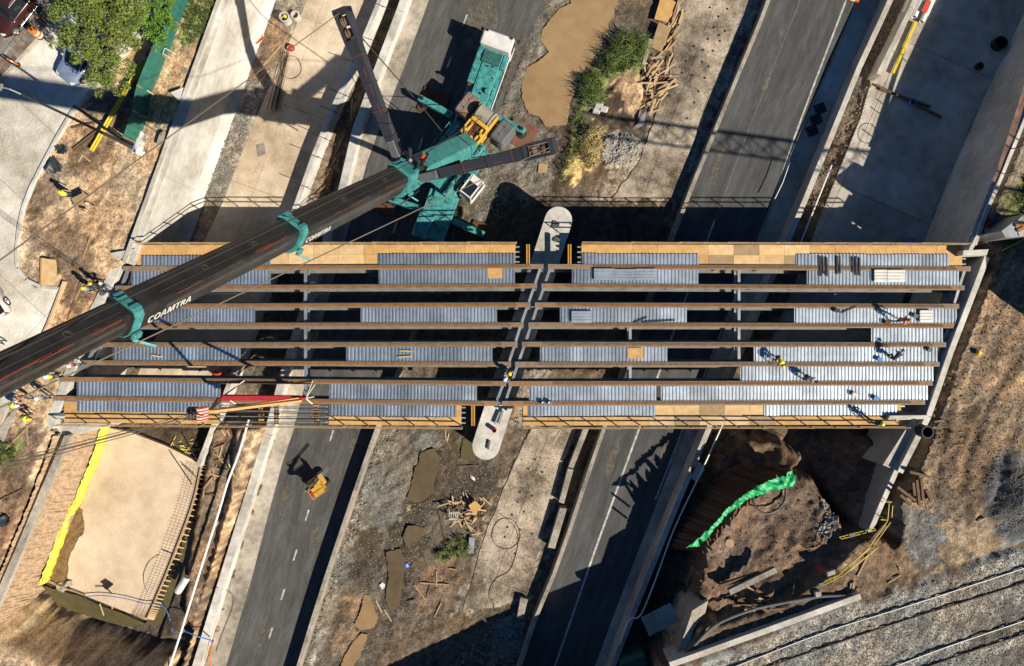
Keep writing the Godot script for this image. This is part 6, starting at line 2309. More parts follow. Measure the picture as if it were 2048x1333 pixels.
# ---------------------------------------------------------------- people: one continuous skin from a smooth union of bones
func sdf_mesh(bones: Array, cols: Array, cell: float, k: float, st: SurfaceTool):
	var mn := Vector3(1e9, 1e9, 1e9); var mx := -mn
	for b in bones:
		for e in [0, 2]:
			var r: float = b[e + 1]
			mn = mn.min(b[e] - Vector3.ONE * (r + cell * 2)); mx = mx.max(b[e] + Vector3.ONE * (r + cell * 2))
	var nx := int((mx.x - mn.x) / cell) + 2; var ny := int((mx.y - mn.y) / cell) + 2; var nz := int((mx.z - mn.z) / cell) + 2
	var F := PackedFloat32Array(); F.resize(nx * ny * nz); F.fill(1.0)
	var own := PackedInt32Array(); own.resize(nx * ny * nz)
	var best := PackedFloat32Array(); best.resize(nx * ny * nz); best.fill(9.0)
	for bi in bones.size():
		var b: Array = bones[bi]
		var A: Vector3 = b[0]; var B: Vector3 = b[2]; var ra: float = b[1]; var rb: float = b[3]
		var lo: Vector3 = A.min(B) - Vector3.ONE * (max(ra, rb) + k + cell * 2); var hi: Vector3 = A.max(B) + Vector3.ONE * (max(ra, rb) + k + cell * 2)
		var i0: int = max(0, int((lo.x - mn.x) / cell)); var i1: int = min(nx - 1, int((hi.x - mn.x) / cell) + 1)
		var j0: int = max(0, int((lo.y - mn.y) / cell)); var j1: int = min(ny - 1, int((hi.y - mn.y) / cell) + 1)
		var k0: int = max(0, int((lo.z - mn.z) / cell)); var k1: int = min(nz - 1, int((hi.z - mn.z) / cell) + 1)
		var ab := B - A
		var l2: float = max(ab.length_squared(), 1e-6)
		for z in range(k0, k1 + 1):
			for y in range(j0, j1 + 1):
				for x in range(i0, i1 + 1):
					var p := mn + Vector3(x, y, z) * cell
					var t: float = clamp((p - A).dot(ab) / l2, 0.0, 1.0)
					var d: float = p.distance_to(A + ab * t) - lerp(ra, rb, t)
					var q := (z * ny + y) * nx + x
					if d < best[q]:
						best[q] = d
						own[q] = bi
					var f := F[q]
					var h: float = clamp(0.5 + 0.5 * (f - d) / k, 0.0, 1.0)
					F[q] = lerp(f, d, h) - k * h * (1.0 - h)
	var vid := {}
	var P3 := []
	var PC := []
	for z in nz - 1:
		for y in ny - 1:
			for x in nx - 1:
				var q := (z * ny + y) * nx + x
				var s := 0
				var acc := Vector3.ZERO
				var cnt := 0
				var o := [q, q + 1, q + nx, q + nx + 1, q + nx * ny, q + nx * ny + 1, q + nx * ny + nx, q + nx * ny + nx + 1]
				for e in 8:
					if F[o[e]] < 0.0:
						s += 1
				if s == 0 or s == 8:
					continue
				for e in [[0, 1], [2, 3], [4, 5], [6, 7], [0, 2], [1, 3], [4, 6], [5, 7], [0, 4], [1, 5], [2, 6], [3, 7]]:
					var fa: float = F[o[e[0]]]; var fb: float = F[o[e[1]]]
					if (fa < 0.0) != (fb < 0.0):
						var t := fa / (fa - fb)
						var pa := Vector3(e[0] & 1, (e[0] >> 1) & 1, e[0] >> 2); var pb := Vector3(e[1] & 1, (e[1] >> 1) & 1, e[1] >> 2)
						acc += pa.lerp(pb, t)
						cnt += 1
				vid[q] = P3.size()
				P3.append(mn + (Vector3(x, y, z) + acc / cnt) * cell)
				PC.append(cols[own[q]])
	var em := func(a, b, c, d, flip):
		if not (vid.has(a) and vid.has(b) and vid.has(c) and vid.has(d)):
			return
		var L := [a, b, c, a, c, d] if not flip else [a, c, b, a, d, c]
		for v in L:
			st.set_color(PC[vid[v]])
			st.set_uv(Vector2.ZERO)
			st.add_vertex(P3[vid[v]])
	var sy := nx; var sz := nx * ny
	for z in range(1, nz - 1):
		for y in range(1, ny - 1):
			for x in range(1, nx - 1):
				var q := (z * ny + y) * nx + x
				var a := F[q] < 0.0
				if a != (F[q + 1] < 0.0):
					em.call(q, q - sy, q - sy - sz, q - sz, a)
				if a != (F[q + sy] < 0.0):
					em.call(q, q - sz, q - sz - 1, q - 1, a)
				if a != (F[q + sz] < 0.0):
					em.call(q, q - 1, q - 1 - sy, q - sy, a)

var people := {}
func person_proto(pose: String):
	if people.has(pose):
		return people[pose]
	var J := {}
	if pose == "stand":
		J = {"hip": Vector3(0, 0.95, 0), "waist": Vector3(0, 1.1, 0), "chest": Vector3(0, 1.32, 0.01), "neck": Vector3(0, 1.5, 0), "head": Vector3(0, 1.64, 0.03),
			"sh": Vector3(0.18, 1.42, 0), "el": Vector3(0.27, 1.15, 0.02), "wr": Vector3(0.24, 0.95, 0.17), "ha": Vector3(0.23, 0.9, 0.24), "hj": Vector3(0.09, 0.92, 0), "kn": Vector3(0.11, 0.5, 0.03), "an": Vector3(0.13, 0.09, -0.02), "toe": Vector3(0.15, 0.045, 0.15)}
	elif pose == "walk":
		J = {"hip": Vector3(0, 0.93, 0), "waist": Vector3(0, 1.08, 0.04), "chest": Vector3(0, 1.3, 0.1), "neck": Vector3(0, 1.47, 0.14), "head": Vector3(0, 1.6, 0.2),
			"sh": Vector3(0.18, 1.4, 0.1), "el": Vector3(0.3, 1.17, 0.18), "wr": Vector3(0.22, 1.05, 0.4), "ha": Vector3(0.18, 1.04, 0.47), "hj": Vector3(0.09, 0.9, 0), "kn": Vector3(0.12, 0.5, 0.12), "an": Vector3(0.14, 0.09, 0.05), "toe": Vector3(0.15, 0.045, 0.22)}
	else:
		J = {"hip": Vector3(0, 0.78, -0.14), "waist": Vector3(0, 0.9, 0.02), "chest": Vector3(0, 1.02, 0.26), "neck": Vector3(0, 1.08, 0.42), "head": Vector3(0, 1.12, 0.56),
			"sh": Vector3(0.18, 1.05, 0.34), "el": Vector3(0.25, 0.8, 0.42), "wr": Vector3(0.16, 0.56, 0.55), "ha": Vector3(0.14, 0.48, 0.6), "hj": Vector3(0.1, 0.76, -0.14), "kn": Vector3(0.16, 0.44, 0.14), "an": Vector3(0.16, 0.09, -0.06), "toe": Vector3(0.18, 0.045, 0.11)}
	var skin := Color(0.42, 0.25, 0.16); var jean := Color(0.05, 0.065, 0.1); var shirt := Color(0.16, 0.17, 0.19); var boot := Color(0.04, 0.03, 0.02)
	var bones := []; var cols := []
	var add := func(a: Vector3, ra: float, b: Vector3, rb: float, c: Color):
		bones.append([a, ra, b, rb]); cols.append(c)
	add.call(J.hip, 0.13, J.waist, 0.125, jean)
	add.call(J.waist, 0.125, J.chest, 0.15, shirt)
	add.call(J.chest, 0.14, J.neck, 0.06, shirt)
	add.call(J.neck, 0.055, J.head, 0.06, skin)
	var hd: Vector3 = (J.head - J.neck).normalized()
	add.call(J.head, 0.095, J.head + hd * 0.06, 0.09, skin)
	var fw := Vector3(0, 0, 1) if pose != "bend" else Vector3(0, -0.8, 0.6)
	add.call(J.head + fw * 0.09, 0.015, J.head + fw * 0.115 - hd * 0.02, 0.018, skin)
	for s in [-1.0, 1.0]:
		var mir := func(v: Vector3, sw := 0.0) -> Vector3:
			return Vector3(v.x * s, v.y, v.z + sw * s)
		var sw := 0.16 if pose == "walk" else 0.0
		add.call(J.chest + Vector3(0.06 * s, 0.05, 0), 0.08, mir.call(J.sh), 0.065, shirt)
		add.call(mir.call(J.sh), 0.06, mir.call(J.el), 0.045, shirt)
		add.call(mir.call(J.el), 0.043, mir.call(J.wr), 0.032, skin)
		add.call(mir.call(J.wr), 0.03, mir.call(J.ha), 0.036, skin)
		add.call(mir.call(J.hj), 0.095, mir.call(J.kn, sw), 0.065, jean)
		add.call(mir.call(J.kn, sw), 0.062, mir.call(J.an, sw * 1.6), 0.048, jean)
		add.call(mir.call(J.an, sw * 1.6), 0.045, mir.call(J.toe, sw * 1.6), 0.042, boot)
		add.call(J.head + Vector3(0.09 * s, -0.01, 0), 0.02, J.head + Vector3(0.1 * s, 0.02, 0), 0.018, skin)
	var st := SurfaceTool.new()
	st.begin(Mesh.PRIMITIVE_TRIANGLES)
	st.set_smooth_group(0)
	sdf_mesh(bones, cols, 0.032, 0.03, st)
	for s in [-1.0, 1.0]:
		var ha := Vector3(J.ha.x * s, J.ha.y, J.ha.z)
		var wr := Vector3(J.wr.x * s, J.wr.y, J.wr.z)
		var d := (ha - wr).normalized()
		var side := d.cross(Vector3.UP).normalized()
		st.set_color(skin)
		for f in 4:
			var o := ha + side * (0.024 * (f - 1.5)) + d * 0.015
			var L: float = [0.07, 0.08, 0.076, 0.06][f]
			tube(st, [o, o + d * L * 0.55 - Vector3.UP * 0.006, o + d * L * 0.85 - Vector3.UP * 0.03], [0.0095, 0.009, 0.007], 5)
		var th: Vector3 = wr.lerp(ha, 0.55) - side * 0.03 * s
		tube(st, [th, th - side * 0.03 * s + d * 0.03, th - side * 0.03 * s + d * 0.06 - Vector3.UP * 0.01], [0.011, 0.01, 0.008], 5)
	var body := commit(st, true)
	# waistcoat: the trunk again, 2 cm proud
	var vb := []; var vc := []
	vb.append([J.waist, 0.152, J.chest, 0.172]); vc.append(Color(1, 1, 1))
	for s in [-1.0, 1.0]:
		vb.append([J.chest + Vector3(0.05 * s, 0.06, 0), 0.1, Vector3(J.sh.x * s * 0.85, J.sh.y, J.sh.z), 0.082]); vc.append(Color(1, 1, 1))
	var sv := SurfaceTool.new()
	sv.begin(Mesh.PRIMITIVE_TRIANGLES)
	sv.set_smooth_group(0)
	sdf_mesh(vb, vc, 0.035, 0.03, sv)
	var vest := commit(sv, true)
	var sh := STS()
	lathe(sh, J.head + hd * 0.02, hd, [[0.15, 0.0], [0.152, 0.012], [0.125, 0.03], [0.12, 0.07], [0.1, 0.115], [0.06, 0.145], [0.0, 0.155]], 16)
	hexa(sh, J.head + hd * 0.03 + fw * 0.15, Vector3(0.07, 0, 0), fw * 0.05, hd * 0.008)
	people[pose] = [body, vest, commit(sh, true)]
	return people[pose]

func worker(x: float, y: float, h: float, turn: float, pose: String, vest: Material, hel: Material, label: String):
	var pr: Array = person_proto(pose)
	var at := P(x, y, h) if h > -5.0 else G(x, y)
	var t := thing("person", label, "person", at, turn, "workers on the site")
	obj("body", pr[0], M.body, t)
	obj("waistcoat", pr[1], vest, t)
	obj("helmet", pr[2], hel, t)

# ---------------------------------------------------------------- vehicles
func car(label: String, at: Vector3, turn: float, m: Material, suv: bool, bed := false):
	# +x is forward
	var t := thing("parked_car", label, "car", at, turn)
	var L := 4.6; var W := 1.84
	var secs := []
	# [x, half width, sill height, belt height]
	for q in [[-2.3, 0.74, 0.45, 0.75], [-2.2, 0.86, 0.32, 0.98], [-1.2, 0.92, 0.28, 1.02], [0.4, 0.92, 0.28, 1.02], [1.2, 0.91, 0.28, 0.98], [1.9, 0.86, 0.3, 0.88], [2.25, 0.72, 0.4, 0.72], [2.32, 0.6, 0.45, 0.6]]:
		var r := []
		for e in [[-1.0, 0.0], [-1.02, 0.5], [-0.97, 0.9], [-0.85, 1.0], [-0.4, 1.04], [0.4, 1.04], [0.85, 1.0], [0.97, 0.9], [1.02, 0.5], [1.0, 0.0]]:
			r.append(Vector3(q[0], lerp(q[2], q[3], e[1]), q[1] * e[0]))
		secs.append(r)
	var st := STS()
	for i in secs.size() - 1:
		bridge_rings(st, secs[i], secs[i + 1])
	cap(st, secs[0]); cap(st, secs[-1], true)
	obj("body", st, m, t, true)
	var rh := 1.72 if suv else 1.46
	st = ST()
	var cs := []
	var xr := -2.1 if suv else -1.6
	if bed:
		xr = -0.6
	for q in [[xr, 0.78, 1.0], [xr + 0.25, 0.72, rh - 0.06], [xr + 0.7, 0.7, rh], [0.1, 0.7, rh], [0.45, 0.68, rh - 0.05], [1.1, 0.76, 1.0]]:
		cs.append([Vector3(q[0], q[2], -q[1]), Vector3(q[0], q[2], q[1]), q[1]])
	for i in cs.size() - 1:
		quad(st, cs[i][0], cs[i][1], cs[i + 1][1], cs[i + 1][0])
	for e in [0, 1]:
		var z := -0.84 if e == 0 else 0.84
		for i in cs.size() - 1:
			var a: Vector3 = cs[i][e]; var b: Vector3 = cs[i + 1][e]
			quad(st, a, b, Vector3(b.x, 0.98, z), Vector3(a.x, 0.98, z))
	var gl := obj("windows", st, M.glass_dark, t)
	st = ST()
	bbox(st, Vector3((xr + 0.5 + 0.2) / 2, rh + 0.02, 0), Vector3((0.2 - xr - 0.5) / 2 + 0.1, 0, 0), Vector3(0, 0.03, 0), Vector3(0, 0, 0.69), 0.03)
	obj("roof", st, m, t)
	for e in [-1, 1]:
		for q in [[xr + 0.1, rh * 0.62 + 0.35, xr + 0.35, rh], [0.35, rh - 0.02, 1.12, 1.02], [-0.55, 1.02, -0.6, rh - 0.02]]:
			st = ST()
			beam(st, Vector3(q[0], q[1], e * 0.8), Vector3(q[2], q[3], e * 0.72), 0.07, 0.05)
			obj("pillar", st, m, t)
		if suv:
			st = ST()
			tube(st, [Vector3(-1.6, rh + 0.06, e * 0.6), Vector3(-1.5, rh + 0.11, e * 0.6), Vector3(0.0, rh + 0.11, e * 0.6), Vector3(0.1, rh + 0.06, e * 0.6)], 0.025, 6)
			obj("roof_rail", st, M.chrome, t)
			st = ST()
			bbox(st, Vector3(-0.1, 0.38, e * 0.98), Vector3(0.95, 0, 0), Vector3(0, 0.025, 0), Vector3(0, 0, 0.08), 0.02)
			obj("running_board", st, M.chrome, t)
		st = ST()
		bbox(st, Vector3(2.12, 0.72, e * 0.66), Vector3(0.12, 0, -0.06 * e), Vector3(0, 0.07, 0), Vector3(0, 0, 0.12), 0.03)
		obj("headlight", st, M.white_paint, t)
		st = ST()
		bbox(st, Vector3(0.85, 1.05, e * 0.98), Vector3(0.08, 0, 0), Vector3(0, 0.07, 0), Vector3(0, 0, 0.1), 0.03)
		obj("mirror", st, m, t)
		for x in [-1.4, 1.42]:
			st = ST()
			lathe(st, Vector3(x, 0.34, e * 0.74), Vector3(0, 0, e), [[0.0, 0.0], [0.3, 0.0], [0.34, 0.03], [0.35, 0.1], [0.34, 0.19], [0.3, 0.22], [0.24, 0.22]], 22)
			var w := obj("wheel", st, M.rubber, t)
			st = ST()
			lathe(st, Vector3(x, 0.34, e * 0.94), Vector3(0, 0, e), [[0.24, 0.0], [0.22, 0.012], [0.2, -0.01], [0.06, 0.0], [0.05, 0.03], [0.0, 0.03]], 16)
			for k in 5:
				var a := TAU * k / 5
				beam(st, Vector3(x, 0.34, e * 0.955), Vector3(x + cos(a) * 0.21, 0.34 + sin(a) * 0.21, e * 0.955), 0.03, 0.05, Vector3(0, 0, 1))
			obj("rim", st, M.chrome, w)
	if bed:
		st = ST()
		bbox(st, Vector3(-1.45, 1.06, 0), Vector3(0.82, 0, 0), Vector3(0, 0.03, 0), Vector3(0, 0, 0.82), 0.02)
		obj("bed_cover", st, M.black, t)
		for e in [-1, 1]:
			st = ST()
			bbox(st, Vector3(-2.28, 0.8, e * 0.7), Vector3(0.03, 0, 0), Vector3(0, 0.14, 0), Vector3(0, 0, 0.07), 0.01)
			obj("tail_light", st, M.red_paint, t)

func build_objects():
	rng.seed = 41
	var st: SurfaceTool
	var UP := 5.7
	# ------------------------------------------------ trees and plants
	var olive := [Color(0.105, 0.155, 0.022), Color(0.14, 0.19, 0.032), Color(0.075, 0.12, 0.018), Color(0.17, 0.19, 0.045)]
	var lime := [Color(0.085, 0.19, 0.018), Color(0.12, 0.25, 0.02), Color(0.06, 0.13, 0.015)]
	tree("broad olive green tree hanging over the street beside the parked blue car", P(215, 95, 5.6),
		[[150, 20, 12, 1.7], [210, 15, 12.5, 1.8], [145, 75, 11, 1.3], [200, 75, 12, 1.9], [245, 60, 11, 1.3], [190, 125, 10.5, 1.4], [225, 140, 10, 1.4], [200, 165, 9.5, 0.9], [240, 20, 11, 1.3], [165, -30, 12, 1.8], [230, -30, 12, 1.8]], 620.0, 0.085, olive)
	tree("small bright green tree beside the green netting fence", P(310, 75, 5.6),
		[[300, 25, 8.5, 0.9], [325, 50, 8.0, 0.9], [310, 75, 8.0, 0.8], [330, 10, 8.5, 0.8], [280, 50, 8.0, 0.8], [325, -10, 8.5, 0.8]], 620.0, 0.085, lime)
	var gcol := [Color(0.08, 0.13, 0.02), Color(0.12, 0.17, 0.035), Color(0.05, 0.09, 0.015), Color(0.16, 0.18, 0.06)]
	var scol := [Color(0.38, 0.28, 0.1), Color(0.3, 0.22, 0.09), Color(0.45, 0.35, 0.16)]
	var gl := [
		["tall green grass between the brown pool and the timber heap", [[1240, 65], [1300, 78], [1290, 125], [1240, 150], [1205, 160], [1205, 120]], 1350, 0.25, 1.3, gcol],
		["bushy green grass clump at the edge of the brown pool", [[1170, 150], [1205, 150], [1205, 200], [1190, 215], [1160, 212], [1158, 180]], 700, 0.25, 1.1, gcol],
		["dark green weeds on the bank below the pool", [[1140, 215], [1175, 225], [1165, 300], [1150, 320], [1120, 370], [1118, 340], [1145, 270]], 450, 0.2, 0.7, gcol],
		["dry straw coloured grass beside the pale rubble", [[1172, 255], [1205, 258], [1200, 320], [1175, 340], [1165, 310]], 1000, 0.3, 0.8, scol],
		["green weeds beside the timber heap on the mud", [[870, 1105], [905, 1080], [925, 1065], [942, 1100], [925, 1112], [880, 1122]], 750, 0.2, 0.6, gcol],
		["green weeds by the grey metal sheets", [[1330, 1262], [1362, 1260], [1350, 1290], [1325, 1285]], 700, 0.3, 0.8, gcol],
		["weeds by the green box in the shade", [[1265, 1300], [1300, 1292], [1295, 1312], [1270, 1315]], 500, 0.3, 0.8, gcol],
		["grass tufts along the top of the white retaining wall", [[380, 0], [440, 0], [425, 45], [395, 80], [360, 100], [365, 60]], 1500, 0.1, 0.35, gcol],
		["grass by the grey cabin on the field", [[2005, 480], [2060, 440], [2060, 330], [2030, 390], [2060, 470], [2010, 508]], 1500, 0.1, 0.3, gcol],
		["grass patch on the red earth by the pit", [[0, 885], [32, 885], [28, 925], [0, 930]], 700, 0.1, 0.3, gcol]]
	for q in gl:
		tag(obj("tall_grass", blades(q[1], q[2], q[3], q[4], q[5]), M.leaf), q[0], "grass", "", "stuff")
	# ------------------------------------------------ vehicles
	var f1 := Vector2(-0.62, 0.78)
	car("dark maroon estate car with chrome roof rails parked by the pavers", P(33, 64, 5.95) + Vector3(0.62, 0, -0.78) * 1.42 + Vector3(-0.78, 0, -0.62) * 0.93 + Vector3(0, -0.24, 0), -atan2(0.78, -0.62), M.maroon, true)
	car("blue grey saloon half hidden under the olive tree", P(178, 118, 5.7), -atan2(0.78, -0.62), M.car_blue, false)
	car("white pickup with a black bed cover on the pale street", P(-22, 585, 5.7), -atan2(-0.85, -0.55) , M.white_paint, true, true)
	# ------------------------------------------------ street things
	var dr := thing("traffic_drum", "orange plastic traffic drum with white bands on the pavers", "traffic drum", P(80, 71, 5.8))
	st = ST(); lathe(st, Vector3.ZERO, Vector3.UP, [[0.34, 0.0], [0.34, 0.06], [0.27, 0.08]], 20); obj("base", st, M.rubber, dr)
	var hh := 0.08
	for k in 5:
		st = ST()
		var r0 := 0.29 - 0.012 * k
		lathe(st, Vector3(0, hh, 0), Vector3.UP, [[r0, 0.0], [r0, 0.17], [r0 - 0.012, 0.19]], 20)
		if k == 4:
			lathe(st, Vector3(0, hh + 0.19, 0), Vector3.UP, [[r0 - 0.012, 0.0], [r0 - 0.05, 0.03], [0.0, 0.03]], 20)
		obj("band", st, M.white_paint if k % 2 == 0 and k < 3 else M.orange, dr)
		hh += 0.19
	var po := thing("delineator_post", "slim orange and white flexible post at the kerb", "post", P(36, 130, 5.8))
	st = ST(); lathe(st, Vector3.ZERO, Vector3.UP, [[0.18, 0.0], [0.18, 0.05], [0.0, 0.05]], 14); obj("base", st, M.rubber, po)
	for k in 4:
		st = ST(); lathe(st, Vector3(0, 0.05 + 0.27 * k, 0), Vector3.UP, [[0.06, 0.0], [0.06, 0.27], [0.0, 0.27]], 12)
		obj("band", st, M.white_paint if k == 2 else M.orange, po)
	# lamp post: twelve metres, leaning out only by perspective
	var lb := P(270, 298, 5.6)
	var lp := thing("lamp_post", "tall dark street lamp post standing on the bare earth by the wall", "lamp post", lb)
	st = ST(); tube(st, [Vector3(0, -0.2, 0), Vector3(0, 4, 0), Vector3(0, 8, 0), Vector3(-0.1, 11.5, 0)], [0.14, 0.11, 0.085, 0.07], 10); obj("pole", st, M.steel_dark, lp)
	st = ST(); tube(st, [Vector3(-0.1, 11.4, 0), Vector3(-0.6, 11.8, -0.2), Vector3(-1.1, 11.9, -0.3)], 0.045, 8); obj("arm", st, M.galv, lp)
	st = ST(); bbox(st, Vector3(-1.3, 11.92, -0.35), Vector3(0.38, 0, 0.1), Vector3(0, 0.07, 0), Vector3(-0.05, 0, 0.2), 0.05)
	obj("lamp_head", st, M.primer, lp)
	st = ST(); bbox(st, Vector3(0, 0.25, 0), Vector3(0.14, 0, 0), Vector3(0, 0.25, 0), Vector3(0, 0, 0.14), 0.03); obj("base_box", st, M.pvc_blue, lp)
	# two dark tubes laid on the ground as the lamp post shadow
	for q in [[146, 212, 228, 262, "thin dark tube laid across the kerb as lamp post shadow"], [205, 245, 264, 288, "thick dark tube laid on the earth as lamp post shadow"]]:
		var a := P(q[0], q[1], 5.95); var b := P(q[2], q[3], 5.85)
		st = ST(); tube(st, [a, b], 0.07, 8)
		tag(obj("lamp_shadow_tube", st, M.steel_dark), q[4], "pole")
	# green netting fence with posts
	var fence := thing("netting_fence", "dark green netting fence along the earth strip above the wall", "fence")
	var fl := smooth_path(PP([[392, -40], [377, 0], [358, 50], [332, 116], [303, 188], [293, 236], [276, 288]], 5.6), 5)
	st = ST()
	for i in fl.size() - 1:
		var sub := 3
		for k in sub:
			var a: Vector3 = fl[i].lerp(fl[i + 1], float(k) / sub); var b: Vector3 = fl[i].lerp(fl[i + 1], float(k + 1) / sub)
			var oa := Vector3(sin((i * 3 + k) * 1.7) * 0.05, 0, 0); var ob := Vector3(sin((i * 3 + k + 1) * 1.7) * 0.05, 0, 0)
			quad(st, a, b, b + Vector3(0, 0.9, 0) + ob, a + Vector3(0, 0.9, 0) + oa)
			quad(st, a + Vector3(0, 0.9, 0) + oa, b + Vector3(0, 0.9, 0) + ob, b + Vector3(-0.15, 1.75, 0), a + Vector3(-0.15, 1.75, 0))
	obj("netting", st, M.net_green, fence)
	for i in range(0, fl.size(), 5):
		st = ST(); beam(st, fl[i] + Vector3(0.05, -0.2, 0), fl[i] + Vector3(-0.1, 1.8, 0), 0.07, 0.07)
		obj("post", st, M.timber, fence)
	st = ST(); beam(st, P(280, 172, 6.6), P(308, 190, 6.0), 0.07, 0.07); obj("brace", st, M.timber_pale, fence)
	crumple("cover_sheet", [[283, 262], [296, 272], [290, 300], [295, 318], [278, 312], [272, 288]], 0.0, M.tarp_white, "white sheet lying at the end of the green netting fence", "sheet", 0.15, 0.3)
	# yellow pipes
	for k in 2:
		var o := Vector3(0.17 * k, 0, 0.1 * k)
		var pts := [P(281, 126, 6.4) + o, P(250, 178, 6.3) + o, P(215, 238, 6.1) + o, P(180, 300, 6.0) + o]
		st = ST(); tube(st, pts, 0.075, 8)
		tag(obj("yellow_pipe", st, M.yellow_bright), "long yellow pipe of a pair lying from the tree to the bare earth", "pipe", "pair of long yellow pipes")
	bar("yellow_beam", P(1832, 44, 0.25), P(1786, 147, 0.25), 0.22, 0.18, M.yellow_bright, "long yellow beam lying on the sunlit edge of the shaded slab", "beam")
	# dark plastic bundles on the kerb
	crumple("plastic_bundle", [[117, 296], [128, 290], [139, 298], [137, 310], [122, 313]], 0.0, M.tarp_dark, "dark plastic bundle on the kerb, farther from the table", "bundle", 0.25, 0.35)
	crumple("plastic_bundle", [[95, 338], [108, 322], [118, 318], [132, 338], [128, 346], [100, 348]], 0.0, M.tarp_dark, "dark plastic bundle on the kerb, nearer the table", "bundle", 0.25, 0.35)
	# work table with a worker
	var tb := thing("work_table", "plywood work table with tools on the bare earth", "table", P(174, 408, 5.65), 0.45)
	st = ST(); abox(st, Vector3(0, 0.8, 0), Vector3(1.0, 0.03, 1.0)); obj("table_top", st, M.ply_grey, tb)
	for e in [Vector2(-1, -1), Vector2(1, -1), Vector2(1, 1), Vector2(-1, 1)]:
		st = ST(); beam(st, Vector3(e.x * 0.42, 0, e.y * 0.42), Vector3(e.x * 0.4, 0.79, e.y * 0.4), 0.07, 0.07); obj("leg", st, M.timber, tb)
	st = ST(); lathe(st, P(175, 408, 6.47), Vector3.UP, [[0.0, 0.0], [0.1, 0.0], [0.1, 0.2], [0.0, 0.2]], 10); tag(obj("paint_pot", st, M.white_paint), "white pot on the work table", "pot")
	st = ST(); bbox(st, P(164, 415, 6.53), Vector3(0.22, 0, 0.05), Vector3(0, 0.06, 0), Vector3(0, 0, 0.08), 0.03); tag(obj("power_tool", st, M.black), "black power tool on the work table", "tool")
	# plywood sheet stack and timber frames on the earth
	var psst := thing("plywood_stack", "stack of big plywood sheets lying on the rounded pavement end", "plywood stack")
	for k in 4:
		st = ST(); prism(st, PP([[80 + k, 516], [111, 518 + k], [113, 540], [109, 573 - k], [78 + k, 571]], 5.78 + 0.03 * k), 0.025, true); obj("sheet", st, M.ply_pale if k == 3 else M.ply, psst)
	for q in [[145, 257, 190, 247, "weathered formwork plank by the kerb, upper of three"], [147, 300, 196, 262, "weathered formwork plank by the yellow pipes"], [150, 304, 199, 267, "weathered formwork plank by the yellow pipes, outer of two"]]:
		plank(q[0], q[1], q[2], q[3], 0.14, q[4], M.timber_old, "", 0.15, 0.08)
	for q in [[156, 325, 165, 311], [165, 311, 181, 324]]:
		plank(q[0], q[1], q[2], q[3], 0.08, "pale lath in a V on the bare earth", M.timber_pale, "two laths in a V")
	st = ST(); prism(st, PP([[340, 185], [366, 175], [358, 202]], 6.1), 0.04, true); tag(obj("white_board", st, M.white_paint), "white triangular board on the earth strip above the wall", "board")
	for q in [[382, 66, "square grey paving slab on the grass strip"], [369, 141, "square grey paving slab on the tan earth strip"], [316, 252, "square grey paving slab in the shade of the boom"]]:
		st = ST(); bbox(st, G(q[0], q[1]) + Vector3(0, 0.05, 0), Vector3(0.2, 0, 0.06), Vector3(0, 0.03, 0), Vector3(-0.06, 0, 0.2), 0.01); tag(obj("paving_slab", st, M.grey_paver), q[2], "paving slab")
	var wf := thing("tube_gate", "white metal tube gate leaning on the green netting fence", "gate")
	for q in [[325, 107, 329, 96], [329, 96, 352, 109], [325, 107, 348, 120]]:
		st = ST(); tube(st, [P(q[0], q[1], 6.6), P(q[2], q[3], 6.3)], 0.03, 6); obj("tube", st, M.white_paint, wf)
	st = ST(); prism(st, PP([[318, 268], [326, 262], [320, 285], [312, 288]], 6.1), 0.4); tag(obj("concrete_block", st, M.concrete_old), "small concrete block beside the white sheet", "block")
	# things on the tan slab
	_ring_pipe(G(574, 42), 0.42, 0.8, "concrete pipe ring with a yellow cap on the tan slab", M.concrete, true)
	_ring_pipe(G(593, 35), 0.36, 0.5, "open concrete manhole ring on the tan slab", M.concrete, false)
	crumple("red_tarp", [[507, 68], [518, 64], [528, 72], [526, 86], [516, 92], [506, 84]], 0.0, M.orange_red, "small red plastic crate cover by the white wall foot", "tarp", 0.2, 0.3)
	_torus(P(583, 97, 0.3), 0.2, 0.09, M.red_paint, "red coiled hose on the tan slab by the rebar bundle", "hose")
	var rbd := thing("rebar_bundle", "bundle of long rusty reinforcing bars on the tan slab", "rebar")
	for k in 22:
		st = ST()
		var o := rng.randf_range(-12, 10)
		tube(st, [P(572 + o * 0.7, 108 + rng.randf_range(-8, 8), 0.1 + rng.randf() * 0.15), P(545 + o, 220 + rng.randf_range(-12, 10), 0.1 + rng.randf() * 0.15)], 0.014, 4); obj("bar", st, M.rust_dark if k % 3 else M.steel_dark, rbd)
	for q in [[515, 145, 561, 93, 0.16, "wide yellow plank on the brown soil by the white wall"], [541, 172, 574, 118, 0.12, "plank beside the rebar bundle, nearer the crane boom shadow"], [518, 170, 538, 142, 0.08, "short plank on the brown soil by the white wall"], [525, 40, 548, 54, 0.06, "thin lath near the concrete pipe ring"]]:
		plank(q[0], q[1], q[2], q[3], q[4], q[5], M.timber if q[4] > 0.1 else M.timber_pale, "", 0.08)
	_torus(P(582, 135, 0.06), 0.85, 0.018, M.cable_dark, "large loop of dark cable on the tan slab", "cable")
	var gt := thing("steel_grating", "narrow dark steel grating at the foot of the white wall", "grating")
	for k in 8:
		st = ST(); beam(st, P(533 + k * 1.4, 30 - k * 4, 0.08), P(542 + k * 1.4, 32 - k * 4, 0.08), 0.06, 0.05); obj("slat", st, M.steel_dark, gt)
	for q in [[510, 288, 530, 318, "pale square cut in the slab"]]:
		st = ST(); prism(st, PP([[512, 290], [527, 286], [531, 308], [515, 314]], 0.03), 0.05); tag(obj("steel_plate", st, M.grey_paver), "square grey plate lying on the tan slab", "plate")
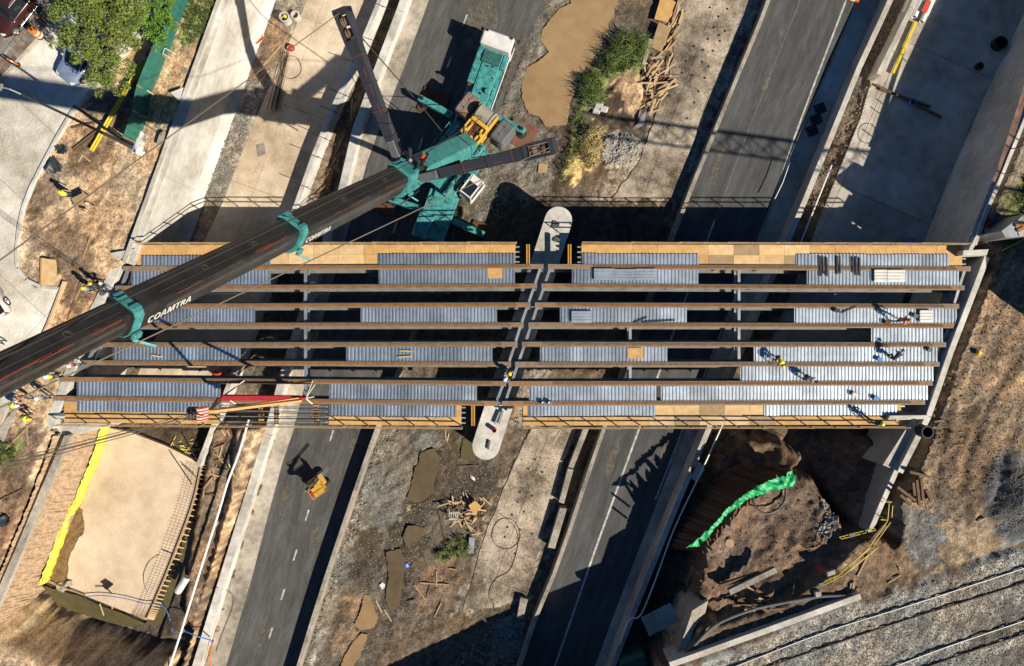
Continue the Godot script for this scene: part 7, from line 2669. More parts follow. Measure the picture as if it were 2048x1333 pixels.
	# reinforcing bars sticking out of the thin wall
	for k in 8:
		var y := 12.0 + k * 52.0 + rng.randf_range(-18, 18)
		var x := lx(L_THIN, y)
		bar("starter_bar", P(x - 32 - rng.randf() * 10, y + 12 - 20, 1.3), P(x + 12, y + 12, 1.2), 0.05, 0.05, M.steel_dark, "dark tie bar sticking out across the thin ditch wall", "tie bar", "tie bars of the thin ditch wall")
	heap([[700, 225], [712, 215], [655, 400], [640, 440], [630, 430], [690, 250]], 40, 0.6, 2.0, "old timber strip lying in the ditch beside the thin wall", "timber strips in the ditch", [M.timber_old, M.timber, M.timber_old], 2.0, 0.5, 0.5, 0.09)
	heap([[1800, 60], [1812, 30], [1700, 260], [1640, 400], [1620, 420], [1700, 240]], 16, 0.5, 1.5, "old timber strip in the ditch of the shaded path wall", "timber strips in the shaded ditch", [M.timber_old, M.timber], 2.0, 0.6, 0.3, 0.09)
	# ------------------------------------------------ central strip: boards and timber heap
	for q in [[[1323, -10], [1352, 4], [1336, 45], [1309, 38], "orange plywood sheet at the top of the timber heap", M.ply, 0.5], [[1318, 44], [1343, 56], [1323, 104], [1302, 94], "weathered plywood sheet on the timber heap", M.ply_grey, 0.55]]:
		st = ST(); prism(st, PP([q[0], q[1], q[2], q[3]], q[6]), 0.03, true); tag(obj("plywood_board", st, q[5]), q[4], "board")
	heap([[1340, 20], [1362, -5], [1362, 60], [1350, 105], [1335, 110], [1328, 80]], 26, 0.8, 2.6, "long plank in the heap beside the plywood sheets", "planks beside the plywood sheets", [M.timber, M.timber_pale, M.ply], 2.05, 0.25, 0.4, 0.14)
	heap([[1280, 130], [1320, 112], [1336, 140], [1334, 180], [1322, 222], [1300, 215], [1285, 200], [1290, 160]], 55, 0.7, 2.2, "weathered plank in the tangled timber heap by the grass", "tangled timber heap by the grass", [M.timber_pale, M.timber, M.timber_old, M.timber_pale], 2.3, 0.9, 0.9, 0.13)
	bar("channel_section", P(1302, 78, 0.5), P(1287, 130, 0.4), 0.3, 0.12, M.concrete_old, "grey channel section beside the tall grass", "channel")
	st = ST(); prism(st, PP([[1284, 230], [1294, 222], [1288, 250], [1272, 258]], 0.5), 0.05, true); tag(obj("metal_sheet", st, M.galv), "crumpled blue grey metal sheet below the timber heap", "metal sheet")
	for q in [[1192, 224, "white cement bag on the weeds, nearer the pool"], [1207, 220, "white cement bag on the weeds, nearer the heap"], [1197, 212, "torn white bag at the edge of the weeds"]]:
		st = ST(); bbox(st, G(q[0], q[1]) + Vector3(0, 0.25, 0), Vector3(0.3, 0.05, 0.1), Vector3(0, 0.14, 0.05), Vector3(-0.08, 0, 0.25), 0.1); tag(obj("cement_bag", st, M.tarp_white), q[2], "bag")
	st = ST(); prism(st, PP([[1078, 326], [1096, 328], [1094, 346], [1076, 345]], 0.15), 0.05, true); tag(obj("wooden_board", st, M.timber), "square brown board on the bank by the guy mast tip", "board")
	# drain holes of the old slabs: black discs stand for their dark insides
	for q in [[1420, 15], [1455, 18], [1437, 33], [1428, 55], [1450, 62], [1388, 92], [1416, 78], [1440, 82], [1406, 100], [1426, 102], [1372, 123], [1404, 124], [1417, 133], [1364, 146], [1385, 151], [1410, 156], [1389, 205], [1374, 237], [1397, 183], [1438, 70], [1052, 878], [1070, 920], [1057, 938], [1085, 945], [1040, 985], [1064, 992], [1035, 1004], [1048, 1024], [1024, 1030], [1015, 1055], [1040, 1060], [1010, 1075], [1065, 1068], [1030, 1108]]:
		st = ST(); lathe(st, P(q[0], q[1], 0.1), Vector3.UP, [[0.1, -0.05], [0.09, 0.03], [0.0, 0.03]], 10)
		tag(obj("drain_hole_disc", st, M.black), "small black disc standing for a dark hole in the tan slab", "pipe stub", "black discs for the holes in the old tan slabs")
	# kerb blocks left beside the road
	for q in [[[1167, 857], [1178, 858], [1147, 937], [1137, 935], 0.75, "long concrete kerb block under the bridge edge"], [[1136, 938], [1147, 940], [1128, 1008], [1118, 1005], 0.75, "second concrete kerb block along the old slab"], [[1120, 1017], [1134, 1018], [1110, 1098], [1096, 1096], 0.9, "thick concrete block set askew on the old slab"], [[1041, 1196], [1056, 1200], [1046, 1240], [1034, 1236], 0.6, "short round shouldered concrete block in the shade edge"]]:
		st = ST(); prism(st, PP([q[0], q[1], q[2], q[3]], q[4]), q[4] + 0.1); tag(obj("kerb_block", st, M.concrete_old), q[5], "concrete block")
	for q in [[[1017, 995], [1005, 1020], "a"]]:
		pass
	_torus(P(1012, 1068, 0.12), 1.15, 0.02, M.cable_dark, "loop of dark cable on the old tan slab, smaller one", "cable")
	st = ST(); tube(st, smooth_path(PP([[965, 1235], [988, 1215], [978, 1190], [990, 1160], [1020, 1140], [1036, 1090], [1030, 1055], [1000, 1028]], 0.14), 5), 0.02, 5); tag(obj("cable", st, M.cable_dark), "long dark cable snaking over the old tan slab", "cable")
	# timber heap on the mud below the bridge
	heap([[890, 1000], [940, 995], [975, 1000], [968, 1040], [955, 1080], [935, 1060], [905, 1045], [880, 1025]], 75, 0.3, 1.1, "short pale offcut in the timber heap on the mud", "offcut heap on the mud", [M.timber_pale, M.timber, M.timber_pale, M.timber_old], 0.0, PI, 0.6, 0.1)
	st = ST(); prism(st, PP([[937, 1012], [950, 1002], [963, 1014], [948, 1032]], 0.75), 0.03, true); tag(obj("plywood_board", st, M.ply), "square plywood board on the offcut heap", "board")
	_crate(P(907, 1031, 0.5), "white plastic crate in the offcut heap", M.white_paint, 0.7, 0.45)
	for q in [[879, 1020, 893, 1085, 0.22, M.timber_old, "thick dark beam beside the offcut heap"], [873, 1142, 873, 1173, 0.12, M.timber, "lone upright plank on the reddish mud"], [840, 1166, 899, 1170, 0.1, M.timber, "long thin plank on the reddish mud"], [829, 1170, 851, 1200, 0.1, M.timber, "slanting plank crossing the reddish mud"], [861, 1169, 853, 1195, 0.09, M.timber_old, "short dark plank on the reddish mud"], [752, 1201, 764, 1226, 0.1, M.timber_pale, "pale plank by the small pool"], [769, 1219, 783, 1243, 0.08, M.timber_pale, "thin pale plank by the small pool"], [883, 1205, 869, 1234, 0.1, M.timber, "plank near the shade edge on the mud"], [812, 1172, 828, 1192, 0.1, M.timber_old, "dark plank by the wet puddle"], [815, 1203, 829, 1200, 0.1, M.timber_old, "short plank by the wet puddle"], [898, 1137, 913, 1140, 0.1, M.timber, "short plank below the weeds"], [1122, 862, 1105, 888, 0.1, M.timber_pale, "plank leaning out from under the bridge edge"], [891, 860, 892, 881, 0.12, M.timber, "upright plank under the bridge edge"], [898, 867, 894, 884, 0.09, M.timber_pale, "second upright plank under the bridge edge"], [915, 933, 958, 932, 0.12, M.timber_old, "plank across the ditch by the pier"]]:
		plank(q[0], q[1], q[2], q[3], q[4], q[6], q[5], "", 0.08)
	bar("channel_section", P(944, 1075, 0.3), P(941, 1107, 0.2), 0.45, 0.1, M.galv, "pale channel section by the weeds on the mud", "channel")
	crumple("blue_rag", [[807, 1127], [817, 1127], [818, 1134], [808, 1135]], 0.0, M.pvc_blue, "blue rag on the wet mud", "rag", 0.1, 0.08)
	crumple("white_rag", [[938, 950], [943, 948], [952, 960], [948, 962]], 0.0, M.tarp_white, "white plastic scrap near the pier end", "rag", 0.1, 0.08)
	crumple("white_rag", [[760, 1168], [768, 1166], [770, 1176], [763, 1178]], 0.0, M.tarp_white, "pale paper scrap on the rutted mud", "rag", 0.1, 0.08)
	# ------------------------------------------------ aerial work platform on the road
	_lift(P(637, 962, 0.0))
	# ------------------------------------------------ the pit
	var liner := thing("pit_liner", "bright yellow plastic liner along the cut edge of the pit slab", "liner")
	var ll := smooth_path(PP([[204, 853], [192, 890], [181, 925], [160, 973], [148, 1005], [133, 1030], [111, 1085], [92, 1135], [79, 1170]], 1.5), 8)
	st = STS()
	var rows := []
	for i in ll.size():
		var a: Vector3 = ll[i]
		var j := rng.randf_range(-0.07, 0.07)
		rows.append([a + Vector3(0.0 + j, 0.1 + rng.randf() * 0.06, 0), a + Vector3(0.07 + j, 0.02, 0), a + Vector3(0.17 + j, 0.08 + rng.randf() * 0.08, 0.02), a + Vector3(0.22 + j, -0.7, 0.05)])
	for i in rows.size() - 1:
		for k in 3:
			quad(st, rows[i][k], rows[i][k + 1], rows[i + 1][k + 1], rows[i + 1][k])
	obj("sheet", st, M.plastic_yellow, liner, true)
	# pale strip of lean concrete along the top of the cut
	st = ST()
	prism(st, PP([[128, 872], [141, 872], [90, 990], [45, 1100], [0, 1205], [-30, 1275], [-45, 1275], [-14, 1200], [30, 1100], [76, 990]], 5.42), 0.4)
	struct("lean_concrete", st, M.gutter)
	# white drain pipe on the earth bench
	st = ST(); tube(st, smooth_path(PP([[497, 840], [478, 905], [455, 965], [437, 1025], [410, 1110], [385, 1190], [360, 1270], [335, 1345]], 2.15), 4), 0.085, 8)
	tag(obj("drain_pipe", st, M.pvc_white), "long white plastic pipe along the earth bench of the pit", "pipe")
	st = ST(); tube(st, smooth_path(PP([[170, 1194], [205, 1192], [250, 1198], [290, 1208], [322, 1210], [337, 1232], [344, 1262], [352, 1264]], 1.0), 5), 0.035, 6); tag(obj("blue_hose", st, M.pvc_blue), "blue hose crossing the pit slab", "hose")
	st = ST(); tube(st, smooth_path(PP([[350, 1264, 2.0], [370, 1264, 2.0], [395, 1274, 2.0], [423, 1282, 1.1]], 2.0), 5), 0.05, 6); tag(obj("blue_hose", st, M.pvc_blue), "blue hose from the earth bench to the barrier wall", "hose")
	st = ST(); tube(st, PP([[422, 1284], [419, 1345]], 0.98), 0.04, 6); tag(obj("orange_hose", st, M.orange), "orange hose along the top of the barrier wall", "hose")
	st = ST(); tube(st, smooth_path(PP([[432, 1176, 1.0], [462, 1188, 0.1], [465, 1215, 0.1], [448, 1260, 0.1], [432, 1305, 0.1]], 0.1), 5), 0.02, 5); tag(obj("black_hose", st, M.cable_dark), "thin black hose lying in the road gutter", "hose")
	st = ST(); tube(st, smooth_path(PP([[319, 1110], [300, 1122], [288, 1145], [287, 1165], [293, 1183]], 0.82), 5), 0.018, 5); tag(obj("cable", st, M.cable_dark), "thin dark cable curling on the pit slab", "cable")
	for q in [[345, 1109, 323, 1100], [190, 1174, 204, 1174], [213, 1178, 223, 1189]]:
		bar("dark_bar", P(q[0], q[1], 0.85), P(q[2], q[3], 0.85), 0.05, 0.05, M.steel_dark, "short dark bar lying on the pit slab", "bar", "short dark bars on the pit slab")
	st = ST(); prism(st, PP([[202, 1172], [213, 1165], [223, 1172], [212, 1181]], 1.05), 0.25); tag(obj("pump_box", st, M.black), "small black pump box on the pit slab", "pump")
	st = ST(); lathe(st, P(364, 1170, 1.6), (P(377, 1150, 1.6) - P(358, 1180, 1.5)).normalized(), [[0.0, -0.75], [0.26, -0.75], [0.3, -0.6], [0.3, 0.6], [0.26, 0.75], [0.0, 0.75]], 14); tag(obj("water_tank", st, M.tarp_white), "long white tank lying on the pit bank", "tank")
	for q in [[199, 1208, 207, 1232], [224, 1202, 224, 1219], [232, 1190, 290, 1215]]:
		bar("timber_plank", P(q[0], q[1], 0.6), P(q[2], q[3], 0.6), 0.1, 0.05, M.timber_pale, "plank floating at the end of the pit slab", "plank", "planks at the end of the pit slab")
	bar("timber_plank", P(88, 1162, 0.95), P(170, 1192, 0.9), 0.1, 0.08, M.timber, "edge board at the corner of the pit slab by the liner", "plank")
	crumple("cement_heap", [[118, 1166], [143, 1162], [146, 1178], [125, 1184], [112, 1178]], 0.8, M.concrete_old, "lump of spilled grey cement at the pit corner", "cement", 0.2, 0.02)
	# yellow tapes, bars and clutter at the head of the pit
	for k in 26:
		var x := rng.randf_range(338, 398); var y := rng.randf_range(872, 912)
		var g := G(x, y) + Vector3(0, 0.12, 0)
		var a := rng.randf() * TAU
		bar("yellow_clip", g, g + Vector3(cos(a), rng.randf_range(-0.2, 0.3), sin(a)) * rng.randf_range(0.15, 0.4), 0.07, 0.03, M.plastic_yellow, "yellow plastic clip among the clutter at the pit corner", "clip", "yellow clips at the pit corner")
	for k in 22:
		var x := rng.randf_range(385, 470); var y := rng.randf_range(865, 1010)
		var g := G(x, y) + Vector3(0, 0.1, 0)
		var a := rng.randf() * TAU
		bar("timber_plank", g, g + Vector3(cos(a), rng.randf_range(-0.1, 0.2), sin(a)) * rng.randf_range(0.4, 1.1), 0.1, 0.04, [M.timber, M.timber_old, M.timber_pale][k % 3], "offcut strewn on the bank beside the pit slab", "plank", "offcuts on the pit bank")
	for q in [[340, 905, 384, 970], [362, 928, 392, 955], [372, 880, 392, 918]]:
		bar("dark_bar", P(q[0], q[1], 1.0), P(q[2], q[3], 1.1), 0.06, 0.06, M.steel_dark, "dark steel prop at the corner of the pit slab", "bar", "dark props at the pit corner")
	# timber walings along the earth side of the abutment
	for q in [[118, 872, 42, 1000, "a"]]:
		pass
	for q in [[54, 850, 56, 890, 0.1, "upright lath on the red earth by the abutment"], [60, 862, 105, 850, 0.08, "thin lath reaching to the abutment"], [70, 840, 5, 905, 0.12, "long plank on the red earth beside the street end"], [0, 1000, 46, 978, 0.08, "thin pale lath on the red earth"], [105, 560, 95, 645, 0.1, "narrow timber along the pale street edge"], [150, 600, 170, 560, 0.12, "plank on the bare earth under the boom"], [165, 520, 182, 470, 0.1, "thin plank along the abutment earth"], [135, 640, 162, 560, 0.08, "lath lying beside the street edge"], [155, 605, 190, 598, 0.15, "plank end showing under the boom"]]:
		plank(q[0], q[1], q[2], q[3], q[4], q[5], M.timber if q[4] > 0.09 else M.timber_old, "", 0.06)
	crumple("dark_tarp", [[-5, 1035], [14, 1030], [25, 1040], [15, 1052], [-5, 1055]], 0.0, M.tarp_dark, "dark plastic sheet on the red earth", "tarp", 0.2, 0.15)

func _ring_pipe(c: Vector3, r: float, h: float, label: String, m: Material, capped: bool):
	var t := thing("pipe_ring", label, "pipe ring", c)
	var st := ST()
	lathe(st, Vector3.ZERO, Vector3.UP, [[r, -0.05], [r, h - 0.02], [r - 0.02, h], [r - 0.09, h], [r - 0.1, h - 0.02], [r - 0.1, 0.0], [0.0, 0.0]], 22)
	obj("ring", st, m, t)
	if capped:
		st = ST()
		lathe(st, Vector3(0.1, h, 0), Vector3.UP, [[0.14, 0.0], [0.13, 0.08], [0.0, 0.1]], 14)
		obj("cap", st, M.plastic_yellow, t)

func _torus(c: Vector3, R: float, r: float, m: Material, label: String, cat: String):
	var pts := []
	for i in 25:
		var a := TAU * i / 24
		pts.append(c + Vector3(cos(a) * R * (1 + 0.05 * sin(3 * a)), r, sin(a) * R * 1.1))
	var st := ST()
	tube(st, pts, r, 6, false)
	return tag(obj("cable_loop" if cat == "cable" else "hose_coil", st, m), label, cat)

func _crate(c: Vector3, label: String, m: Material, w: float, h: float):
	var t := thing("plastic_crate", label, "crate", c)
	for e in [-1, 1]:
		for k in 3:
			var st := ST()
			beam(st, Vector3(-w / 2, 0.05 + k * h / 3, e * w / 2.6), Vector3(w / 2, 0.05 + k * h / 3, e * w / 2.6), 0.03, 0.06); obj("slat", st, m, t)
	for k in 5:
		var st := ST()
		beam(st, Vector3(-w / 2 + k * w / 4, 0.02, -w / 2.6), Vector3(-w / 2 + k * w / 4, 0.02, w / 2.6), 0.05, 0.03); obj("slat", st, m, t)
		st = ST()
		beam(st, Vector3(-w / 2 + k * w / 4, 0.0, -w / 2.6), Vector3(-w / 2 + k * w / 4, h, -w / 2.6), 0.04, 0.03); obj("stile", st, m, t)

func _lift(at: Vector3):
	var t := thing("aerial_lift", "small yellow boom lift standing on the asphalt road", "aerial lift", at, 0.6)
	t.scale = Vector3(1.05, 0.72, 1.05)
	var st := ST()
	bbox(st, Vector3(0, 0.55, 0), Vector3(0.62, 0, 0), Vector3(0, 0.22, 0), Vector3(0, 0, 0.45), 0.08); obj("chassis", st, M.yellow_paint, t)
	for e in [Vector2(-1, -1), Vector2(1, -1), Vector2(1, 1), Vector2(-1, 1)]:
		st = ST(); lathe(st, Vector3(e.x * 0.5, 0.32, e.y * 0.4), Vector3(0, 0, e.y), [[0.0, 0.0], [0.3, 0.0], [0.32, 0.06], [0.32, 0.16], [0.28, 0.2], [0.1, 0.2], [0.0, 0.18]], 16); obj("wheel", st, M.rubber, t)
	st = ST(); bbox(st, Vector3(-0.15, 1.0, 0), Vector3(0.5, 0, 0), Vector3(0, 0.25, 0), Vector3(0, 0, 0.4), 0.1); obj("turret", st, M.yellow_paint, t)
	st = ST(); bbox(st, Vector3(-0.45, 1.1, 0.32), Vector3(0.25, 0, 0), Vector3(0, 0.3, 0), Vector3(0, 0, 0.12), 0.04); obj("engine_cover", st, M.black, t)
	st = ST(); beam(st, Vector3(0.2, 1.15, 0), Vector3(-0.9, 2.3, 0), 0.2, 0.24); obj("lower_boom", st, M.yellow_paint, t)
	st = ST(); beam(st, Vector3(-0.9, 2.35, 0), Vector3(0.5, 3.0, -0.1), 0.16, 0.2); obj("upper_boom", st, M.weight_grey, t)
	st = ST()
	for e in [-1, 1]:
		beam(st, Vector3(0.5, 3.0, -0.1 + 0.08 * e), Vector3(1.9, 3.1, -0.4 + 0.08 * e), 0.05, 0.07)
	obj("jib", st, M.galv, t)
	var b := Vector3(0.25, 2.45, 0.55)
	st = ST(); bbox(st, b, Vector3(0.55, 0, 0), Vector3(0, 0.03, 0), Vector3(0, 0, 0.35), 0.02); var bk := obj("basket_floor", st, M.yellow_paint, t)
	for e in [-1, 1]:
		for hh in [0.5, 1.0]:
			st = ST(); tube(st, [b + Vector3(-0.55, hh, 0.35 * e), b + Vector3(0.55, hh, 0.35 * e)], 0.025, 6); obj("guard_rail", st, M.yellow_paint, bk)
			st = ST(); tube(st, [b + Vector3(0.55 * e, hh, -0.35), b + Vector3(0.55 * e, hh, 0.35)], 0.025, 6); obj("guard_rail", st, M.yellow_paint, bk)
		for f in [-1, 1]:
			st = ST(); tube(st, [b + Vector3(0.55 * e, 0, 0.35 * f), b + Vector3(0.55 * e, 1.0, 0.35 * f)], 0.025, 6); obj("stanchion", st, M.yellow_paint, bk)
	st = ST(); bbox(st, b + Vector3(-0.4, 1.0, 0), Vector3(0.1, 0, 0), Vector3(0, 0.09, 0), Vector3(0, 0, 0.2), 0.03); obj("control_box", st, M.red_paint, bk)
	st = ST(); bbox(st, b + Vector3(0.5, 0.5, 0), Vector3(0.02, 0, 0), Vector3(0, 0.4, 0), Vector3(0, 0, 0.34), 0.01); obj("side_panel", st, M.yellow_paint, bk)

func build_small():
	rng.seed = 59
	var st: SurfaceTool
	# ------------------------------------------------ excavation by the white lined road
	var top := [[1402, 1100], [1420, 1078], [1442, 1054], [1470, 1024], [1505, 990], [1545, 965], [1585, 946]]
	var bot := [[1330, 1090], [1350, 1058], [1372, 1025], [1398, 990], [1425, 962], [1470, 945], [1520, 935]]
	var nlag := 26
	for k in nlag:
		var f := k / float(nlag - 1) * 5.999
		var i := int(f)
		var u := f - i
		var a := P(lerp(float(bot[i][0]), float(bot[i + 1][0]), u), lerp(float(bot[i][1]), float(bot[i + 1][1]), u), 0.6)
		var b := P(lerp(float(top[i][0]), float(top[i + 1][0]), u), lerp(float(top[i][1]), float(top[i + 1][1]), u), 4.5 if i < 4 else 3.8)
		b += Vector3(rng.randf_range(-0.1, 0.2), rng.randf_range(0.0, 1.0), rng.randf_range(-0.1, 0.1))
		bar("lagging_timber", a, b, 0.55 * rng.randf_range(0.8, 1.15), 0.12, M.timber_old if k % 4 else M.rust_dark, "old dark timber leaning against the earth bank below the green sheet", "timber", "leaning timbers along the earth bank")
	# posts standing above the bank: their shadows cross the road
	for q in [[1396, 1125, 6.0], [1390, 1150, 5.7], [1412, 1090, 5.8]]:
		var g := P(q[0], q[1], 4.4)
		bar("bank_post", g, Vector3(g.x + 0.1, q[2], g.z), 0.14, 0.14, M.timber_old, "old timber post standing on the edge of the earth bank", "post", "posts on the edge of the earth bank")
	crumple("green_sheet", [[1372, 1094, 4.7], [1398, 1092, 4.8], [1420, 1068, 4.8], [1456, 1028, 4.8], [1496, 996, 4.7], [1540, 980, 4.4], [1578, 968, 4.0], [1582, 945, 4.0], [1560, 950, 4.3], [1530, 960, 4.5], [1490, 985, 4.7], [1450, 1020, 4.8], [1420, 1055, 4.8]], 4.8, M.tarp_green, "bright green plastic sheet draped along the edge of the earth mound", "sheet", 0.2, 0.15)
	crumple("green_sheet", [[1572, 945], [1585, 940], [1584, 952], [1572, 957]], 4.1, M.tarp_green, "small loose end of green sheet at the tip of the mound", "sheet", 0.25, 0.1)
	st = ST(); tube(st, smooth_path(PP([[1505, 995, 4.9], [1512, 1015, 4.9], [1530, 1028, 4.7], [1555, 1020, 4.5], [1570, 1000, 4.3], [1572, 978, 4.3]], 4.8), 6), 0.09, 7); tag(obj("black_hose", st, M.cable_dark), "thick black hose looping out from under the green sheet", "hose")
	crumple("orange_bag", [[1627, 1133], [1645, 1127], [1656, 1135], [1650, 1143], [1632, 1146]], 0.0, M.orange_red, "orange plastic bag on the brown earth below the yellow handrails", "bag", 0.2, 0.25)
	st = ST(); bbox(st, G(1659, 1144) + Vector3(0, 0.15, 0), Vector3(0.32, 0, -0.1), Vector3(0, 0.16, 0), Vector3(0.05, 0, 0.2), 0.1); tag(obj("pale_boulder", st, M.stone_pale), "pale boulder beside the orange bag", "boulder")
	st = ST(); bbox(st, G(1633, 1186) + Vector3(0, 0.15, 0), Vector3(0.24, 0, -0.05), Vector3(0, 0.16, 0), Vector3(0.05, 0, 0.22), 0.1); tag(obj("pale_boulder", st, M.stone_pale), "pale boulder by the end of the ballast wall", "boulder")
	st = ST(); lathe(st, G(1458, 1086), Vector3.UP, [[0.34, 0.0], [0.34, 0.12], [0.3, 0.15], [0.0, 0.15]], 14); tag(obj("concrete_disc", st, M.timber), "round tan disc lying on the earth mound", "disc")
	# blocks, broken beam and planks on the mound
	bar("broken_beam", P(1458, 1184, 5.5), P(1551, 1139, 5.6), 0.42, 0.4, M.concrete_old, "long broken concrete beam lying on the dark earth", "beam")
	bar("broken_beam", P(1440, 1172, 5.3), P(1520, 1146, 5.4), 0.25, 0.3, M.timber_old, "dark timber beam beside the broken concrete beam", "beam")
	heap([[1480, 1185], [1520, 1180], [1560, 1195], [1555, 1222], [1500, 1228], [1475, 1210]], 22, 0.7, 2.0, "weathered board in the board heap beside the ballast wall", "board heap beside the ballast wall", [M.timber_old, M.timber, M.timber_old], 0.35, 0.4, 0.4, 0.2)
	for q in [[1590, 1160, 1586, 1192, 0.2, "thick upright timber on the brown earth"], [1701, 1166, 1699, 1180, 0.1, "first short timber at the end of the ballast wall"], [1708, 1163, 1703, 1182, 0.14, "second short timber at the end of the ballast wall"], [1718, 1176, 1712, 1186, 0.08, "third short timber at the end of the ballast wall"], [1714, 1152, 1735, 1110, 0.12, "plank under the yellow handrail"], [1796, 1133, 1800, 1142, 0.08, "short stake on the field by the gravel"], [1955, 1043, 1970, 1036, 0.12, "short plank on the field beside the gravel heap"], [1775, 1166, 1800, 1150, 0.1, "plank edging on the field by the ballast"]]:
		plank(q[0], q[1], q[2], q[3], q[4], q[5], M.timber if q[4] < 0.15 else M.timber_old, "", 0.1, 0.08)
	bar("broken_beam", P(1742, 1082, 5.6), P(1772, 1050, 5.7), 0.3, 0.15, M.timber_old, "dark sleeper beside the wing wall end", "beam")
	# retaining stub, metal sheets and huts in the shade
	st = ST(); prism(st, PP([[1385, 1222], [1417, 1202], [1411, 1226], [1388, 1258], [1378, 1290], [1352, 1340], [1340, 1340], [1372, 1262]], 5.4), 4.5); tag(obj("broken_wall", st, M.gutter), "broken L shaped concrete wall stub beside the metal sheets", "wall")
	var names := ["nearest the path wall", "middle one", "nearest the broken wall"]
	for k in 3:
		var t := thing("metal_sheet", "grey metal roof sheet in the shade, " + names[k], "metal sheet", Vector3.ZERO, 0, "grey metal sheets in the shade")
		var x := 1282.0 + 20 * k; var y := 1236.0 - 10 * k
		st = ST(); prism(st, PP([[x, y], [x + 19, y - 9], [x + 38, y + 26], [x + 17, y + 38]], 3.4 + 0.1 * k), 0.03, true); obj("panel", st, M.slab_grey, t)
		for e in 3:
			st = ST(); beam(st, P(x + 3 + 6 * e, y - 2 * e, 3.44 + 0.1 * k), P(x + 20 + 6 * e, y + 34 - 3 * e, 3.44 + 0.1 * k), 0.05, 0.04); obj("rib", st, M.galv, t)
	var gb := thing("green_container", "green metal container roof in the shade at the lower edge", "container")
	st = ST(); prism(st, PP([[1243, 1330], [1290, 1312], [1298, 1345], [1243, 1360]], 2.6), 2.6); obj("body", st, M.net_green, gb)
	for k in 5:
		st = ST(); beam(st, P(1248 + 9 * k, 1328 - 3.5 * k, 2.63), P(1251 + 9 * k, 1356 - 3 * k, 2.63), 0.05, 0.04); obj("roof_rib", st, M.net_green, gb)
	heap([[1300, 1205], [1335, 1170], [1370, 1130], [1395, 1150], [1385, 1215], [1350, 1240], [1320, 1240]], 20, 1.4, 2.8, "long dark board lying on the shaded slope below the bank", "boards on the shaded slope", [M.timber_old, M.rust_dark, M.timber_old], 2.2, 0.3, 0.8, 0.26)
	st = ST(); tube(st, smooth_path(PP([[1330, 1338, 5.2], [1380, 1300, 5.8], [1430, 1252, 6.0], [1500, 1222, 5.9], [1560, 1208, 5.8], [1640, 1194, 5.9], [1705, 1192, 6.1]], 5.8), 6), 0.11, 8); tag(obj("dark_pipe", st, M.weight_grey), "long dark pipe over the broken wall and along the ballast wall", "pipe")
	st = ST(); tube(st, smooth_path(PP([[1452, 835], [1444, 853], [1400, 950], [1348, 1060], [1315, 1150], [1282, 1230], [1259, 1241], [1240, 1290]], 1.6), 4), 0.06, 8); tag(obj("galvanised_pipe", st, M.pvc_white), "long pale pipe running along the path wall ditch", "pipe")
	st = ST(); tube(st, PP([[1664, 330], [1620, 440], [1580, 540]], 1.3), 0.06, 8); tag(obj("galvanised_pipe", st, M.pvc_white), "pale pipe leaning along the shaded ditch beside the bridge", "pipe")
	st = ST(); tube(st, PP([[1580, 325], [1566, 365], [1550, 398]], 1.0), 0.035, 6); tag(obj("galvanised_pipe", st, M.pvc_white), "thin pale pipe along the kerb of the shaded path", "pipe")
	st = ST(); prism(st, PP([[1383, 937], [1402, 928], [1410, 940], [1394, 966], [1384, 958]], 1.6), 1.2); tag(obj("concrete_block", st, M.slab_grey), "grey concrete block in the ditch beside the pale pipe", "block")
	# ------------------------------------------------ yellow handrails down to the wing wall
	var hr := thing("yellow_handrail", "long yellow tube handrail stepping down the brown earth by the wing wall", "handrail")
	var segs := [[1765, 1004, 1784, 1005], [1779, 1007, 1776, 1040], [1786, 1012, 1784, 1035], [1762, 1040, 1775, 1041], [1776, 1042, 1737, 1098], [1782, 1045, 1745, 1096], [1737, 1099, 1683, 1146], [1743, 1096, 1690, 1138], [1752, 1099, 1688, 1151], [1756, 1096, 1700, 1142]]
	for q in segs:
		st = ST(); tube(st, [P(q[0], q[1], 6.6), P(q[2], q[3], 6.4)], 0.03, 6); obj("tube", st, M.yellow_bright, hr)
	for q in [[1765, 1004], [1784, 1005], [1776, 1041], [1737, 1098], [1720, 1115], [1700, 1130], [1683, 1146], [1756, 1096]]:
		var p := P(q[0], q[1], 6.5)
		st = ST(); tube(st, [Vector3(p.x, 5.5, p.z), p], 0.03, 6); obj("upright", st, M.yellow_bright, hr)
	var l2 := [[1679, 1075, 1749, 1057, "yellow ladder reaching from the mound to the wing wall"], [1620, 1179, 1684, 1148, "yellow ladder lying on the brown earth below the handrail"]]
	for q in l2:
		var t := thing("yellow_ladder", q[4], "ladder")
		for e in 2:
			st = ST(); tube(st, [P(q[0] + 4 * e, q[1] + 4 * e, 5.7), P(q[2] + 3 * e, q[3] + 4 * e, 6.0)], 0.03, 6); obj("rail", st, M.yellow_bright, t)
		for k in 9:
			var f := k / 8.0
			st = ST(); tube(st, [P(lerp(float(q[0]), float(q[2]), f), lerp(float(q[1]), float(q[3]), f), 5.7 + 0.3 * f), P(lerp(float(q[0] + 4), float(q[2] + 3), f), lerp(float(q[1] + 4), float(q[3] + 4), f), 5.7 + 0.3 * f)], 0.015, 5); obj("rung", st, M.yellow_bright, t)
		st = ST(); bbox(st, P(lerp(float(q[0]), float(q[2]), 0.35) + 2, lerp(float(q[1]), float(q[3]), 0.35) + 2, 5.85), Vector3(0.22, 0, -0.06), Vector3(0, 0.02, 0), Vector3(0.05, 0, 0.14), 0.01); obj("step_plate", st, M.weight_grey, t)
